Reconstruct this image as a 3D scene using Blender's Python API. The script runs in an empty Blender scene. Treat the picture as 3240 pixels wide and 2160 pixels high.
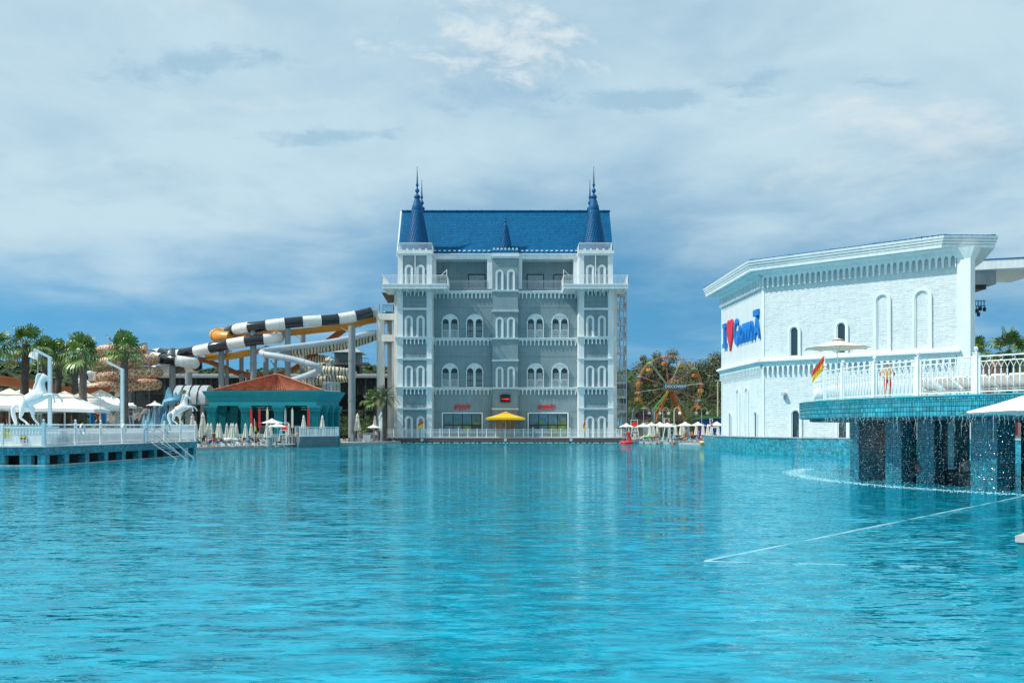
import bpy, bmesh, math, random
from mathutils import Matrix, Vector, Euler
R = math.radians
sc = bpy.context.scene
COL = sc.collection
rnd = random.Random(7)

# ---------------------------------------------------------------- camera
CH = 2.42            # eye height above the pool water (m)
FPX = 2900.0         # focal length in photograph pixels
HY = 1350.0          # horizon row in the photograph
cam_d = bpy.data.cameras.new("camera")
cam = bpy.data.objects.new("camera", cam_d)
COL.objects.link(cam)
cam.location = (0, 0, CH)
cam.rotation_euler = (R(90), 0, 0)
cam_d.sensor_width = 36
cam_d.lens = FPX / 3240 * 36
cam_d.shift_y = (HY - 1080) / 3240
cam_d.clip_start = 0.1
cam_d.clip_end = 8000
sc.camera = cam

def PX(px, Y): return (px - 1620) / FPX * Y
def PZ(py, Y): return CH + (HY - py) / FPX * Y
def PT(px, py, Y): return Vector((PX(px, Y), Y, PZ(py, Y)))
def GY(py, z=0.0): return (CH - z) * FPX / (py - HY)

# ---------------------------------------------------------------- sky, sun, exposure
SUN = Vector((-0.74, -0.205, 1.0)).normalized()
elev = math.asin(SUN.z)
azim = math.atan2(SUN.x, SUN.y)
W = bpy.data.worlds.new("World")
sc.world = W
W.use_nodes = True
nt = W.node_tree
nt.nodes.clear()
def wn(t, **k):
    n = nt.nodes.new(t)
    for a, b in k.items(): setattr(n, a, b)
    return n
def wmath(op, a, b=None, c=None, clamp=False):
    n = wn('ShaderNodeMath', operation=op, use_clamp=clamp)
    for i, q in enumerate((a, b, c)):
        if q is None: continue
        if isinstance(q, (int, float)): n.inputs[i].default_value = q
        else: nt.links.new(q, n.inputs[i])
    return n.outputs[0]
def wmap(v, a, b, c, d, smooth=True):
    n = wn('ShaderNodeMapRange')
    n.interpolation_type = 'SMOOTHSTEP' if smooth else 'LINEAR'
    nt.links.new(v, n.inputs[0])
    for i, q in enumerate((a, b, c, d)): n.inputs[i + 1].default_value = q
    return n.outputs[0]
def wmix(f, a, b):
    n = wn('ShaderNodeMix', data_type='RGBA')
    nt.links.new(f, n.inputs[0])
    for i, q in ((6, a), (7, b)):
        if isinstance(q, tuple): n.inputs[i].default_value = q
        else: nt.links.new(q, n.inputs[i])
    return n.outputs[2]
tc = wn('ShaderNodeTexCoord')
sky = wn('ShaderNodeTexSky', sky_type='NISHITA', sun_disc=False)
sky.sun_elevation = elev
sky.sun_rotation = azim
sky.air_density = 1.0
sky.dust_density = 0.3
sky.ozone_density = 5.0
sv = wn('ShaderNodeSeparateXYZ'); nt.links.new(tc.outputs['Generated'], sv.inputs[0])
cv = wn('ShaderNodeCombineXYZ')
nt.links.new(sv.outputs[0], cv.inputs[0]); nt.links.new(sv.outputs[1], cv.inputs[1])
nt.links.new(wmath('ADD', wmath('MULTIPLY', wmath('MAXIMUM', sv.outputs[2], 0.0), 0.8), 0.26), cv.inputs[2])
nv = wn('ShaderNodeVectorMath', operation='NORMALIZE'); nt.links.new(cv.outputs[0], nv.inputs[0])
nt.links.new(nv.outputs[0], sky.inputs[0])
tint = wn('ShaderNodeMix', data_type='RGBA', blend_type='MULTIPLY')
tint.inputs[0].default_value = 1.0
nt.links.new(sky.outputs[0], tint.inputs[6])
tint.inputs[7].default_value = (0.80, 1.58, 1.50, 1)
sep = wn('ShaderNodeSeparateXYZ')
nt.links.new(tc.outputs['Generated'], sep.inputs[0])
zc = wmath('MAXIMUM', sep.outputs[2], 0.0)
zz = wmath('ADD', zc, 0.16)
cmb = wn('ShaderNodeCombineXYZ')
nt.links.new(wmath('DIVIDE', sep.outputs[0], zz), cmb.inputs[0])
nt.links.new(wmath('DIVIDE', sep.outputs[1], zz), cmb.inputs[1])
def wnoise(scale, detail, rough, off, dist=0.0):
    m = wn('ShaderNodeMapping')
    nt.links.new(cmb.outputs[0], m.inputs[0])
    m.inputs[1].default_value = off
    n = wn('ShaderNodeTexNoise')
    nt.links.new(m.outputs[0], n.inputs[0])
    n.inputs['Scale'].default_value = scale
    n.inputs['Detail'].default_value = detail
    n.inputs['Roughness'].default_value = rough
    n.inputs['Distortion'].default_value = dist
    return n.outputs[0]
big = wnoise(0.75, 5, 0.55, (3.1, 1.7, 0))
fine = wnoise(2.6, 8, 0.6, (7.3, 2.2, 0), 0.35)
puff = wnoise(2.1, 7, 0.55, (1.15, 4.35, 0), 0.2)
horizon_clear = wmap(zc, 0.0, 0.32, -0.38, 0.24)
mask = wmap(wmath('ADD', wmath('ADD', big, wmath('MULTIPLY', fine, 0.25)), horizon_clear), 0.30, 0.86, 0.0, 0.97)
shade = wmap(wmath('ADD', wmath('MULTIPLY', big, 0.6), wmath('MULTIPLY', fine, 0.5)), 0.42, 0.66, 0.0, 1.0)
ccol = wmix(shade, (4.6, 6.5, 7.8, 1), (5.7, 7.5, 8.5, 1))
dark = wmap(puff, 0.585, 0.68, 0.0, 0.2)
ccol = wmix(wmath('MULTIPLY', dark, wmap(zc, 0.14, 0.26, 0.0, 1.0)), ccol, (3.0, 4.9, 6.3, 1))
puff2 = wnoise(1.35, 8, 0.6, (5.42, 0.30, 0), 0.3)
bright = wmap(puff2, 0.58, 0.72, 0.0, 0.8)
ccol = wmix(wmath('MULTIPLY', bright, wmap(zc, 0.16, 0.30, 0.0, 1.0)), ccol, (7.6, 8.4, 8.6, 1))
edge_n = wnoise(8.0, 8, 0.62, (2.0, 9.0, 0), 0.3)
sx_c = wn('ShaderNodeSeparateXYZ'); nt.links.new(cmb.outputs[0], sx_c.inputs[0])
def wblob(cx, cy, rx, ry):
    a = wmath('DIVIDE', wmath('SUBTRACT', sx_c.outputs[0], cx), rx); b = wmath('DIVIDE', wmath('SUBTRACT', sx_c.outputs[1], cy), ry)
    d = wmath('SQRT', wmath('ADD', wmath('MULTIPLY', a, a), wmath('MULTIPLY', b, b)))
    return wmap(wmath('ADD', d, wmath('MULTIPLY', wmath('SUBTRACT', edge_n, 0.5), 5.0)), 0.1, 1.35, 1.0, 0.0)
base_sky = wmix(mask, tint.outputs[2], ccol)
allsky = wmix(wmath('MULTIPLY', wblob(-0.03, 1.87, 0.15, 0.07), 0.55), base_sky, (3.2, 5.2, 7.0, 1))
for q in ((0.29, 1.89, 0.16, 0.05), (0.47, 1.82, 0.09, 0.06), (-0.60, 1.73, 0.17, 0.05), (0.73, 1.80, 0.06, 0.03), (-0.42, 2.05, 0.12, 0.04)):
    allsky = wmix(wmath('MULTIPLY', wblob(*q), 0.6), allsky, (2.9, 5.0, 6.7, 1))
allsky = wmix(wmath('MULTIPLY', wblob(-0.02, 1.70, 0.15, 0.10), 0.85), allsky, (7.4, 8.3, 8.7, 1))
bg = wn('ShaderNodeBackground')
bg.inputs[1].default_value = 0.1
nt.links.new(allsky, bg.inputs[0])
wo = wn('ShaderNodeOutputWorld')
nt.links.new(bg.outputs[0], wo.inputs[0])

sun_d = bpy.data.lights.new("sun", 'SUN')
sun_d.energy = 4.9
sun_d.angle = R(0.53)
sun_d.color = (1.0, 0.955, 0.88)
sun_o = bpy.data.objects.new("sun", sun_d)
COL.objects.link(sun_o)
sun_o.location = SUN * 300
sun_o.rotation_euler = (-SUN).to_track_quat('-Z', 'Y').to_euler()

sc.view_settings.view_transform = 'Standard'
sc.view_settings.look = 'None'
sc.view_settings.exposure = 0.0
sc.view_settings.gamma = 1.0
sc.view_settings.use_curve_mapping = False
sc.cycles.max_bounces = 6
sc.cycles.sample_clamp_indirect = 6.0

# ---------------------------------------------------------------- materials
MATS = {}
def M(name, col, rough=0.6, var=0.10, vs=1.2, bump=0.0, bs=25.0, metal=0.0, streak=0.0, spec=0.4, rv=0.0, hv=0.0, coat=0.0, em=0.0):
    if name in MATS: return MATS[name]
    m = bpy.data.materials.new(name)
    m.use_nodes = True
    t = m.node_tree
    b = t.nodes['Principled BSDF']
    L = t.links.new
    b.inputs['Roughness'].default_value = rough
    b.inputs['Metallic'].default_value = metal
    b.inputs['Specular IOR Level'].default_value = spec
    if coat: b.inputs['Coat Weight'].default_value = coat
    geo = t.nodes.new('ShaderNodeNewGeometry')
    nz = t.nodes.new('ShaderNodeTexNoise')
    nz.inputs['Scale'].default_value = vs
    nz.inputs['Detail'].default_value = 6
    L(geo.outputs['Position'], nz.inputs['Vector'])
    hsv = t.nodes.new('ShaderNodeHueSaturation')
    hsv.inputs['Color'].default_value = (*col, 1)
    val = t.nodes.new('ShaderNodeMapRange')
    val.inputs[1].default_value = 0.3; val.inputs[2].default_value = 0.7
    val.inputs[3].default_value = 1 - var; val.inputs[4].default_value = 1 + var
    L(nz.outputs[0], val.inputs[0])
    out = val.outputs[0]
    def mul(a, bb):
        n = t.nodes.new('ShaderNodeMath'); n.operation = 'MULTIPLY'
        L(a, n.inputs[0]); L(bb, n.inputs[1]); return n.outputs[0]
    if streak:
        mp = t.nodes.new('ShaderNodeMapping'); mp.inputs[3].default_value = (2.2, 2.2, 0.16)
        L(geo.outputs['Position'], mp.inputs[0])
        n2 = t.nodes.new('ShaderNodeTexNoise'); n2.inputs['Scale'].default_value = 1.6; n2.inputs['Detail'].default_value = 7
        L(mp.outputs[0], n2.inputs['Vector'])
        r2 = t.nodes.new('ShaderNodeMapRange'); r2.inputs[1].default_value = 0.35; r2.inputs[2].default_value = 0.62
        r2.inputs[3].default_value = 1 - streak; r2.inputs[4].default_value = 1.0
        L(n2.outputs[0], r2.inputs[0])
        out = mul(out, r2.outputs[0])
    if rv or hv:
        oi = t.nodes.new('ShaderNodeObjectInfo')
        ad = t.nodes.new('ShaderNodeMath'); ad.operation = 'ADD'
        L(geo.outputs['Random Per Island'], ad.inputs[0]); L(oi.outputs['Random'], ad.inputs[1])
        fr = t.nodes.new('ShaderNodeMath'); fr.operation = 'FRACT'; L(ad.outputs[0], fr.inputs[0])
        if rv:
            r3 = t.nodes.new('ShaderNodeMapRange'); r3.inputs[3].default_value = 1 - rv; r3.inputs[4].default_value = 1 + rv
            L(fr.outputs[0], r3.inputs[0]); out = mul(out, r3.outputs[0])
        if hv:
            m7 = t.nodes.new('ShaderNodeMath'); m7.operation = 'MULTIPLY'; m7.inputs[1].default_value = 7.31; L(fr.outputs[0], m7.inputs[0])
            f7 = t.nodes.new('ShaderNodeMath'); f7.operation = 'FRACT'; L(m7.outputs[0], f7.inputs[0])
            r4 = t.nodes.new('ShaderNodeMapRange'); r4.inputs[3].default_value = 0.5 - hv; r4.inputs[4].default_value = 0.5 + hv
            L(f7.outputs[0], r4.inputs[0]); L(r4.outputs[0], hsv.inputs['Hue'])
    L(out, hsv.inputs['Value'])
    L(hsv.outputs[0], b.inputs['Base Color'])
    if em:
        L(hsv.outputs[0], b.inputs['Emission Color']); b.inputs['Emission Strength'].default_value = em
    if bump:
        n3 = t.nodes.new('ShaderNodeTexNoise'); n3.inputs['Scale'].default_value = bs; n3.inputs['Detail'].default_value = 5
        L(geo.outputs['Position'], n3.inputs['Vector'])
        bp = t.nodes.new('ShaderNodeBump'); bp.inputs['Strength'].default_value = bump; bp.inputs['Distance'].default_value = 0.05
        L(n3.outputs[0], bp.inputs['Height']); L(bp.outputs[0], b.inputs['Normal'])
    MATS[name] = m
    return m

white = M('white_paint', (0.70, 0.765, 0.775), 0.55, 0.05, 0.5, streak=0.11)
cream = M('cream_paint', (0.72, 0.71, 0.66), 0.6, 0.06, 0.6, streak=0.16)
stucco = M('grey_stucco', (0.225, 0.305, 0.335), 0.9, 0.10, 0.5, bump=0.7, bs=6.0, streak=0.09)
stuccod = M('grey_stucco_smooth', (0.15, 0.20, 0.22), 0.9, 0.06, 0.5)
roofblue = M('blue_roof_tile', (0.001, 0.112, 0.258), 0.6, 0.08, 0.8, rv=0.14, spec=0.15)
spireblue = M('blue_spire_metal', (0.002, 0.090, 0.225), 0.55, 0.10, 1.5, rv=0.14, spec=0.18)
glass = M('dark_window_glass', (0.018, 0.035, 0.042), 0.06, 0.2, 0.5, spec=0.8)
black = M('black_metal', (0.015, 0.018, 0.022), 0.45, 0.15)
curtain = M('pale_curtain', (0.22, 0.28, 0.30), 0.8, 0.25, 6.0)
railw = M('white_railing_paint', (0.74, 0.78, 0.79), 0.45, 0.05)
galv = M('galvanised_steel', (0.42, 0.47, 0.50), 0.42, 0.10, 2.0, metal=0.35)
steel = M('polished_steel', (0.55, 0.60, 0.63), 0.22, 0.06, 2.0, metal=0.9)
concrete = M('grey_concrete', (0.33, 0.36, 0.37), 0.85, 0.12, 0.9, streak=0.18, bump=0.1)
wood = M('dark_deck_wood', (0.105, 0.085, 0.08), 0.7, 0.25, 4.0, bump=0.2)
canvas = M('cream_canvas', (0.66, 0.61, 0.52), 0.85, 0.07, 2.0, bump=0.08, bs=9)
canvasw = M('white_canvas', (0.78, 0.77, 0.74), 0.85, 0.05, 2.0, bump=0.06, bs=9)
yellowc = M('yellow_canvas', (0.80, 0.42, 0.015), 0.75, 0.06, 2.0)
red = M('red_paint', (0.62, 0.03, 0.03), 0.5, 0.08)
leafy = M('palm_leaf', (0.120, 0.210, 0.050), 0.42, 0.30, 3.0, rv=0.35, hv=0.03, spec=0.45)
datel = M('date_palm_leaf', (0.095, 0.135, 0.075), 0.55, 0.25, 3.0, rv=0.3, hv=0.02)
deadl = M('dry_palm_leaf', (0.30, 0.22, 0.06), 0.75, 0.25, 3.0, rv=0.3)
bark = M('palm_bark', (0.115, 0.095, 0.08), 0.95, 0.45, 7.0, bump=0.6, bs=14, rv=0.4)
treel = M('tree_leaf', (0.080, 0.125, 0.040), 0.65, 0.35, 0.5, rv=0.4, hv=0.035)
treed = M('grey_green_leaf', (0.105, 0.130, 0.080), 0.7, 0.35, 0.5, rv=0.4, hv=0.03)
hillm = M('hill_scrub', (0.060, 0.090, 0.040), 0.95, 0.4, 0.08, rv=0.35, hv=0.03)
statue = M('white_statue_paint', (0.80, 0.82, 0.83), 0.42, 0.05, 2.0, bump=0.12, bs=8)

def water_material():
    m = bpy.data.materials.new('pool_water')
    m.use_nodes = True
    t = m.node_tree
    L = t.links.new
    b = t.nodes['Principled BSDF']
    b.inputs['Roughness'].default_value = 0.025
    b.inputs['IOR'].default_value = 1.40
    b.inputs['Specular Tint'].default_value = (0.42, 0.90, 1.0, 1)
    b.inputs['Specular IOR Level'].default_value = 0.5
    geo = t.nodes.new('ShaderNodeNewGeometry')
    def nz(sx, sy, scale, detail, rough, off=0.0, dist=0.0):
        mp = t.nodes.new('ShaderNodeMapping')
        mp.inputs[1].default_value = (off, off * 1.7, 0)
        mp.inputs[3].default_value = (sx, sy, 1)
        L(geo.outputs['Position'], mp.inputs[0])
        n = t.nodes.new('ShaderNodeTexNoise')
        n.inputs['Scale'].default_value = scale
        n.inputs['Detail'].default_value = detail
        n.inputs['Roughness'].default_value = rough
        n.inputs['Distortion'].default_value = dist
        L(mp.outputs[0], n.inputs['Vector'])
        return n.outputs[0]
    def mth(op, a, bb, c=None):
        n = t.nodes.new('ShaderNodeMath'); n.operation = op
        for i, q in enumerate((a, bb, c)):
            if q is None: continue
            if isinstance(q, (int, float)): n.inputs[i].default_value = q
            else: L(q, n.inputs[i])
        return n.outputs[0]
    def nvec(sx, sy, scale, detail, off, dist, ax, ay):
        mp = t.nodes.new('ShaderNodeMapping')
        mp.inputs[1].default_value = (off, off * 1.7, 0)
        mp.inputs[3].default_value = (sx, sy, 1)
        L(geo.outputs['Position'], mp.inputs[0])
        n = t.nodes.new('ShaderNodeTexNoise')
        n.inputs['Scale'].default_value = scale
        n.inputs['Detail'].default_value = detail
        n.inputs['Distortion'].default_value = dist
        L(mp.outputs[0], n.inputs['Vector'])
        v = t.nodes.new('ShaderNodeVectorMath'); v.operation = 'MULTIPLY_ADD'
        L(n.outputs['Color'], v.inputs[0])
        v.inputs[1].default_value = (ax, ay, 0); v.inputs[2].default_value = (-ax / 2, -ay / 2, 0)
        return v.outputs[0]
    def vadd(p, q):
        v = t.nodes.new('ShaderNodeVectorMath'); v.operation = 'ADD'; L(p, v.inputs[0])
        if isinstance(q, tuple): v.inputs[1].default_value = q
        else: L(q, v.inputs[1])
        return v.outputs[0]
    sl = vadd(nvec(0.28, 1.0, 2.2, 2.0, 0.0, 0.5, 0.08, 0.26), nvec(0.26, 1.1, 7.5, 3.5, 3.1, 0.5, 0.24, 0.54))
    sl = vadd(sl, nvec(0.40, 1.2, 19.0, 1.5, 9.2, 0.4, 0.20, 0.38))
    gust = nz(1, 1, 0.09, 3, 0.5, 5.5)
    gr = t.nodes.new('ShaderNodeMapRange')
    L(gust, gr.inputs[0]); gr.inputs[1].default_value = 0.35; gr.inputs[2].default_value = 0.65
    gr.inputs[3].default_value = 0.60; gr.inputs[4].default_value = 1.25
    vs_ = t.nodes.new('ShaderNodeVectorMath'); vs_.operation = 'SCALE'
    L(sl, vs_.inputs[0]); L(gr.outputs[0], vs_.inputs['Scale'])
    nn = t.nodes.new('ShaderNodeVectorMath'); nn.operation = 'NORMALIZE'
    L(vadd(vs_.outputs[0], (0, 0, 1.0)), nn.inputs[0])
    # lit pool floor painted into the opaque surface colour: broken turquoise patches
    c1 = nz(0.45, 1.2, 2.6, 4, 0.6, 12.0, 0.9)
    cr = t.nodes.new('ShaderNodeValToRGB')
    cr.color_ramp.elements[0].position = 0.30; cr.color_ramp.elements[0].color = (0.0, 0.105, 0.170, 1)
    cr.color_ramp.elements[1].position = 0.72; cr.color_ramp.elements[1].color = (0.0, 0.370, 0.520, 1)
    L(c1, cr.inputs[0])
    t.nodes.remove(b)
    df = t.nodes.new('ShaderNodeBsdfDiffuse'); L(cr.outputs[0], df.inputs['Color'])
    gl = t.nodes.new('ShaderNodeBsdfGlossy'); gl.inputs['Color'].default_value = (0.52, 0.92, 1.0, 1); gl.inputs['Roughness'].default_value = 0.03
    L(nn.outputs[0], gl.inputs['Normal'])
    fr = t.nodes.new('ShaderNodeFresnel'); fr.inputs['IOR'].default_value = 1.46; L(nn.outputs[0], fr.inputs['Normal'])
    mx = t.nodes.new('ShaderNodeMixShader')
    L(fr.outputs[0], mx.inputs[0]); L(df.outputs[0], mx.inputs[1]); L(gl.outputs[0], mx.inputs[2])
    L(mx.outputs[0], t.nodes['Material Output'].inputs['Surface'])
    return m
waterm = water_material()

# ---------------------------------------------------------------- mesh helpers
class MB:
    def __init__(s, xf=None):
        s.v = []; s.f = []; s.mi = []; s.xf = xf; s.cur = 0
    def add(s, vs, fs):
        o = len(s.v)
        if s.xf is not None: vs = [s.xf @ Vector(p) for p in vs]
        s.v.extend(tuple(p) for p in vs)
        for f in fs:
            s.f.append(tuple(o + i for i in f)); s.mi.append(s.cur)
    def box(s, x0, x1, y0, y1, z0, z1):
        s.add([(x0,y0,z0),(x1,y0,z0),(x1,y1,z0),(x0,y1,z0),(x0,y0,z1),(x1,y0,z1),(x1,y1,z1),(x0,y1,z1)],
              [(3,2,1,0),(4,5,6,7),(0,1,5,4),(1,2,6,5),(2,3,7,6),(3,0,4,7)])
        return s
    def hexa(s, lo, hi):
        n = len(lo)
        s.add(list(lo) + list(hi), [tuple(range(n - 1, -1, -1)), tuple(range(n, 2 * n))] +
              [(i, (i + 1) % n, n + (i + 1) % n, n + i) for i in range(n)])
        return s
    def prism(s, pts, y0, y1):          # outline in x,z pushed from y0 to y1
        return s.hexa([(p[0], y0, p[1]) for p in pts], [(p[0], y1, p[1]) for p in pts])
    def slab(s, pts, z0, z1):           # outline in x,y
        return s.hexa([(p[0], p[1], z0) for p in pts], [(p[0], p[1], z1) for p in pts])
    def ring(s, outer, inner, y0, y1, closed=False):
        n = len(outer)
        vs = [(p[0], y0, p[1]) for p in outer] + [(p[0], y0, p[1]) for p in inner] + \
             [(p[0], y1, p[1]) for p in outer] + [(p[0], y1, p[1]) for p in inner]
        fs = []
        for i in range(n if closed else n - 1):
            j = (i + 1) % n
            fs += [(i, j, n + j, n + i), (2*n + i, 2*n + j, j, i), (n + i, n + j, 3*n + j, 3*n + i), (3*n + i, 3*n + j, 2*n + j, 2*n + i)]
        if not closed:
            fs += [(0, n, 3*n, 2*n), (n - 1, 2*n - 1, 4*n - 1, 3*n - 1)]
        s.add(vs, fs)
        return s
    def tube(s, path, r, n=8, caps=True, closed=False, sx=1.0):
        path = [Vector(p) for p in path]
        m = len(path)
        rr = r if isinstance(r, (list, tuple)) else [r] * m
        vs = []
        ref = None
        for i, p in enumerate(path):
            a = path[(i - 1) % m] if (closed or i > 0) else p
            b = path[(i + 1) % m] if (closed or i < m - 1) else p
            d = (b - a).normalized()
            if ref is None:
                ref = Vector((0, 0, 1)) if abs(d.z) < 0.9 else Vector((0, 1, 0))
            u = d.cross(ref).normalized()
            w = u.cross(d).normalized()
            if abs(d.z) >= 0.9 or True: ref = w if abs(d.dot(Vector((0,0,1)))) > 0.95 else Vector((0,0,1)) if abs(d.z) < 0.9 else w
            for k in range(n):
                t = 2 * math.pi * k / n
                vs.append(p + (u * math.cos(t) * sx + w * math.sin(t)) * rr[i])
        fs = []
        for i in range(m if closed else m - 1):
            j = (i + 1) % m
            for k in range(n):
                l = (k + 1) % n
                fs.append((i*n + k, i*n + l, j*n + l, j*n + k))
        if caps and not closed:
            fs.append(tuple(range(n - 1, -1, -1)))
            fs.append(tuple((m - 1) * n + k for k in range(n)))
        s.add(vs, fs)
        return s
    def cyl(s, p0, p1, r0, r1=None, n=12):
        return s.tube([p0, p1], [r0, r0 if r1 is None else r1], n)
    def bar(s, p0, p1, w, h=None):      # square bar
        h = w if h is None else h
        p0 = Vector(p0); p1 = Vector(p1); d = (p1 - p0).normalized()
        ref = Vector((0, 0, 1)) if abs(d.z) < 0.95 else Vector((0, 1, 0))
        u = d.cross(ref).normalized() * w / 2; q = u.cross(d).normalized() * h / 2
        return s.hexa([p0 - u - q, p0 + u - q, p0 + u + q, p0 - u + q], [p1 - u - q, p1 + u - q, p1 + u + q, p1 - u + q])
    def lathe(s, prof, c=(0, 0, 0), n=16):
        vs = []; fs = []
        for r, z in prof:
            for k in range(n):
                t = 2 * math.pi * k / n
                vs.append((c[0] + r * math.cos(t), c[1] + r * math.sin(t), c[2] + z))
        for i in range(len(prof) - 1):
            for k in range(n):
                l = (k + 1) % n
                fs.append((i*n + k, i*n + l, (i+1)*n + l, (i+1)*n + k))
        fs.append(tuple(range(n - 1, -1, -1)))
        fs.append(tuple((len(prof) - 1) * n + k for k in range(n)))
        s.add(vs, fs)
        return s
    def ball(s, c, r, n=10, m=6):
        rx, ry, rz = r if isinstance(r, (tuple, list)) else (r, r, r)
        vs = [(c[0], c[1], c[2] - rz)]
        for i in range(1, m):
            a = math.pi * i / m - math.pi / 2
            for k in range(n):
                t = 2 * math.pi * k / n
                vs.append((c[0] + rx * math.cos(a) * math.cos(t), c[1] + ry * math.cos(a) * math.sin(t), c[2] + rz * math.sin(a)))
        vs.append((c[0], c[1], c[2] + rz))
        fs = [(0, 1 + (k + 1) % n, 1 + k) for k in range(n)]
        for i in range(m - 2):
            for k in range(n):
                a = 1 + i*n + k; b = 1 + i*n + (k + 1) % n
                fs.append((a, b, b + n, a + n))
        last = len(vs) - 1
        fs += [(last, 1 + (m-2)*n + k, 1 + (m-2)*n + (k + 1) % n) for k in range(n)]
        s.add(vs, fs)
        return s
    def mesh(s, name, mats, smooth=False, off=None):
        me = bpy.data.meshes.new(name)
        vs = s.v if off is None else [(p[0]-off[0], p[1]-off[1], p[2]-off[2]) for p in s.v]
        me.from_pydata(vs, [], s.f)
        for m in (mats if isinstance(mats, (list, tuple)) else [mats]): me.materials.append(m)
        if any(s.mi): me.polygons.foreach_set('material_index', s.mi)
        if smooth: me.polygons.foreach_set('use_smooth', [True] * len(me.polygons))
        me.update()
        return me

def woff(o):
    v = Vector((0, 0, 0))
    while o is not None:
        v = v + o.location; o = o.parent
    return v
def put(mb, name, mat, parent=None, smooth=False, label=None, kind=None):
    me = mb.mesh(name, mat, smooth, woff(parent) if parent else None)
    o = bpy.data.objects.new(name, me)
    COL.objects.link(o)
    if parent: o.parent = parent
    if label: o['label'] = label
    if kind: o['kind'] = kind
    if smooth: smooth_by_angle(me)
    return o
def smooth_by_angle(me, a=R(40)):
    try: me.set_sharp_from_angle(angle=a)
    except Exception: pass
def inst(me, name, parent, mtx):
    o = bpy.data.objects.new(name, me)
    COL.objects.link(o)
    o.parent = parent
    o.matrix_local = mtx
    return o
def tag(o, label, cat, group=None, kind=None):
    o['label'] = label; o['category'] = cat
    if group: o['group'] = group
    if kind: o['kind'] = kind
    return o
def T(name, label, cat, loc=(0, 0, 0), group=None):
    o = bpy.data.objects.new(name, None)
    o.empty_display_size = 0.2
    COL.objects.link(o)
    o.location = loc
    return tag(o, label, cat, group)
def S(mb, name, mat, kind='structure', smooth=False):
    o = put(mb, name, mat, None, smooth); o['kind'] = kind
    return o
def dup(root, loc, rz=0.0, label=None, group=None, sc_=1.0):
    def cp(o, par):
        c = o.copy(); COL.objects.link(c); c.parent = par
        for ch in list(o.children): cp(ch, c)
        return c
    r = cp(root, None)
    r.location = loc; r.rotation_euler = (0, 0, rz); r.scale = (sc_,) * 3
    if label: r['label'] = label
    if group: r['group'] = group
    return r
def arch(x0, x1, z0, z1, n=10):
    cx = (x0 + x1) / 2; r = (x1 - x0) / 2; zs = z1 - r
    return [(x0, z0)] + [(cx - r * math.cos(math.pi * i / n), zs + r * math.sin(math.pi * i / n)) for i in range(n + 1)] + [(x1, z0)]
def corbel(mb, x0, x1, n, zt, zb, y0, y1, leg=0.28, pointed=1.0):
    w = (x1 - x0) / n
    for i in range(n):
        a = x0 + i * w; b = a + w; l = w * leg / 2
        r = (w - 2 * l) / 2; cx = (a + b) / 2; zs = zt - (zt - zb) * 0.22 - r * pointed
        pts = [(a, zt), (a, zb), (a + l * 0.75, zb), (a + l, zs)]
        pts += [(cx - r * math.cos(math.pi * k / 8), zs + r * pointed * math.sin(math.pi * k / 8)) for k in range(1, 8)]
        pts += [(b - l, zs), (b - l * 0.75, zb), (b, zb), (b, zt)]
        mb.prism(pts[::-1], y0, y1)
def textmesh(txt, size, ext, mat, bold=0.0, shear=0.0):
    cu = bpy.data.curves.new('lettering', 'FONT')
    cu.body = txt; cu.size = size; cu.extrude = ext; cu.offset = bold; cu.shear = shear
    cu.resolution_u = 3
    cu.align_x = 'CENTER'
    o = bpy.data.objects.new('lettering', cu)
    COL.objects.link(o)
    dg = bpy.context.evaluated_depsgraph_get()
    me = bpy.data.meshes.new_from_object(o.evaluated_get(dg))
    bpy.data.objects.remove(o); bpy.data.curves.remove(cu)
    me.materials.clear(); me.materials.append(mat)
    return me
def skinned(pts, edges, rad, root, mats, classify=None, sub=1):
    names = list(pts)
    me = bpy.data.meshes.new('skeleton')
    me.from_pydata([pts[n] for n in names], [(names.index(a), names.index(b)) for a, b in edges], [])
    o = bpy.data.objects.new('skeleton', me)
    COL.objects.link(o)
    o.modifiers.new('s', 'SKIN').use_smooth_shade = True
    lay = me.skin_vertices[0].data
    for i, n in enumerate(names):
        r = rad[n]
        lay[i].radius = r if isinstance(r, tuple) else (r, r)
        lay[i].use_root = (n == root)
    sb = o.modifiers.new('b', 'SUBSURF'); sb.levels = sub; sb.render_levels = sub
    dg = bpy.context.evaluated_depsgraph_get()
    out = bpy.data.meshes.new_from_object(o.evaluated_get(dg))
    bpy.data.objects.remove(o); bpy.data.meshes.remove(me)
    out.materials.clear()
    for m in mats: out.materials.append(m)
    if classify:
        seg = [(Vector(pts[a]), Vector(pts[b]), (a, b)) for a, b in edges]
        for p in out.polygons:
            c = p.center; best = None
            for a, b, k in seg:
                d = b - a; t = max(0, min(1, (c - a).dot(d) / max(d.length_squared, 1e-9)))
                q = (c - a - d * t).length
                if best is None or q < best[0]: best = (q, k, t)
            p.material_index = classify(best[1], best[2], c)
    out.polygons.foreach_set('use_smooth', [True] * len(out.polygons))
    return out

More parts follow.
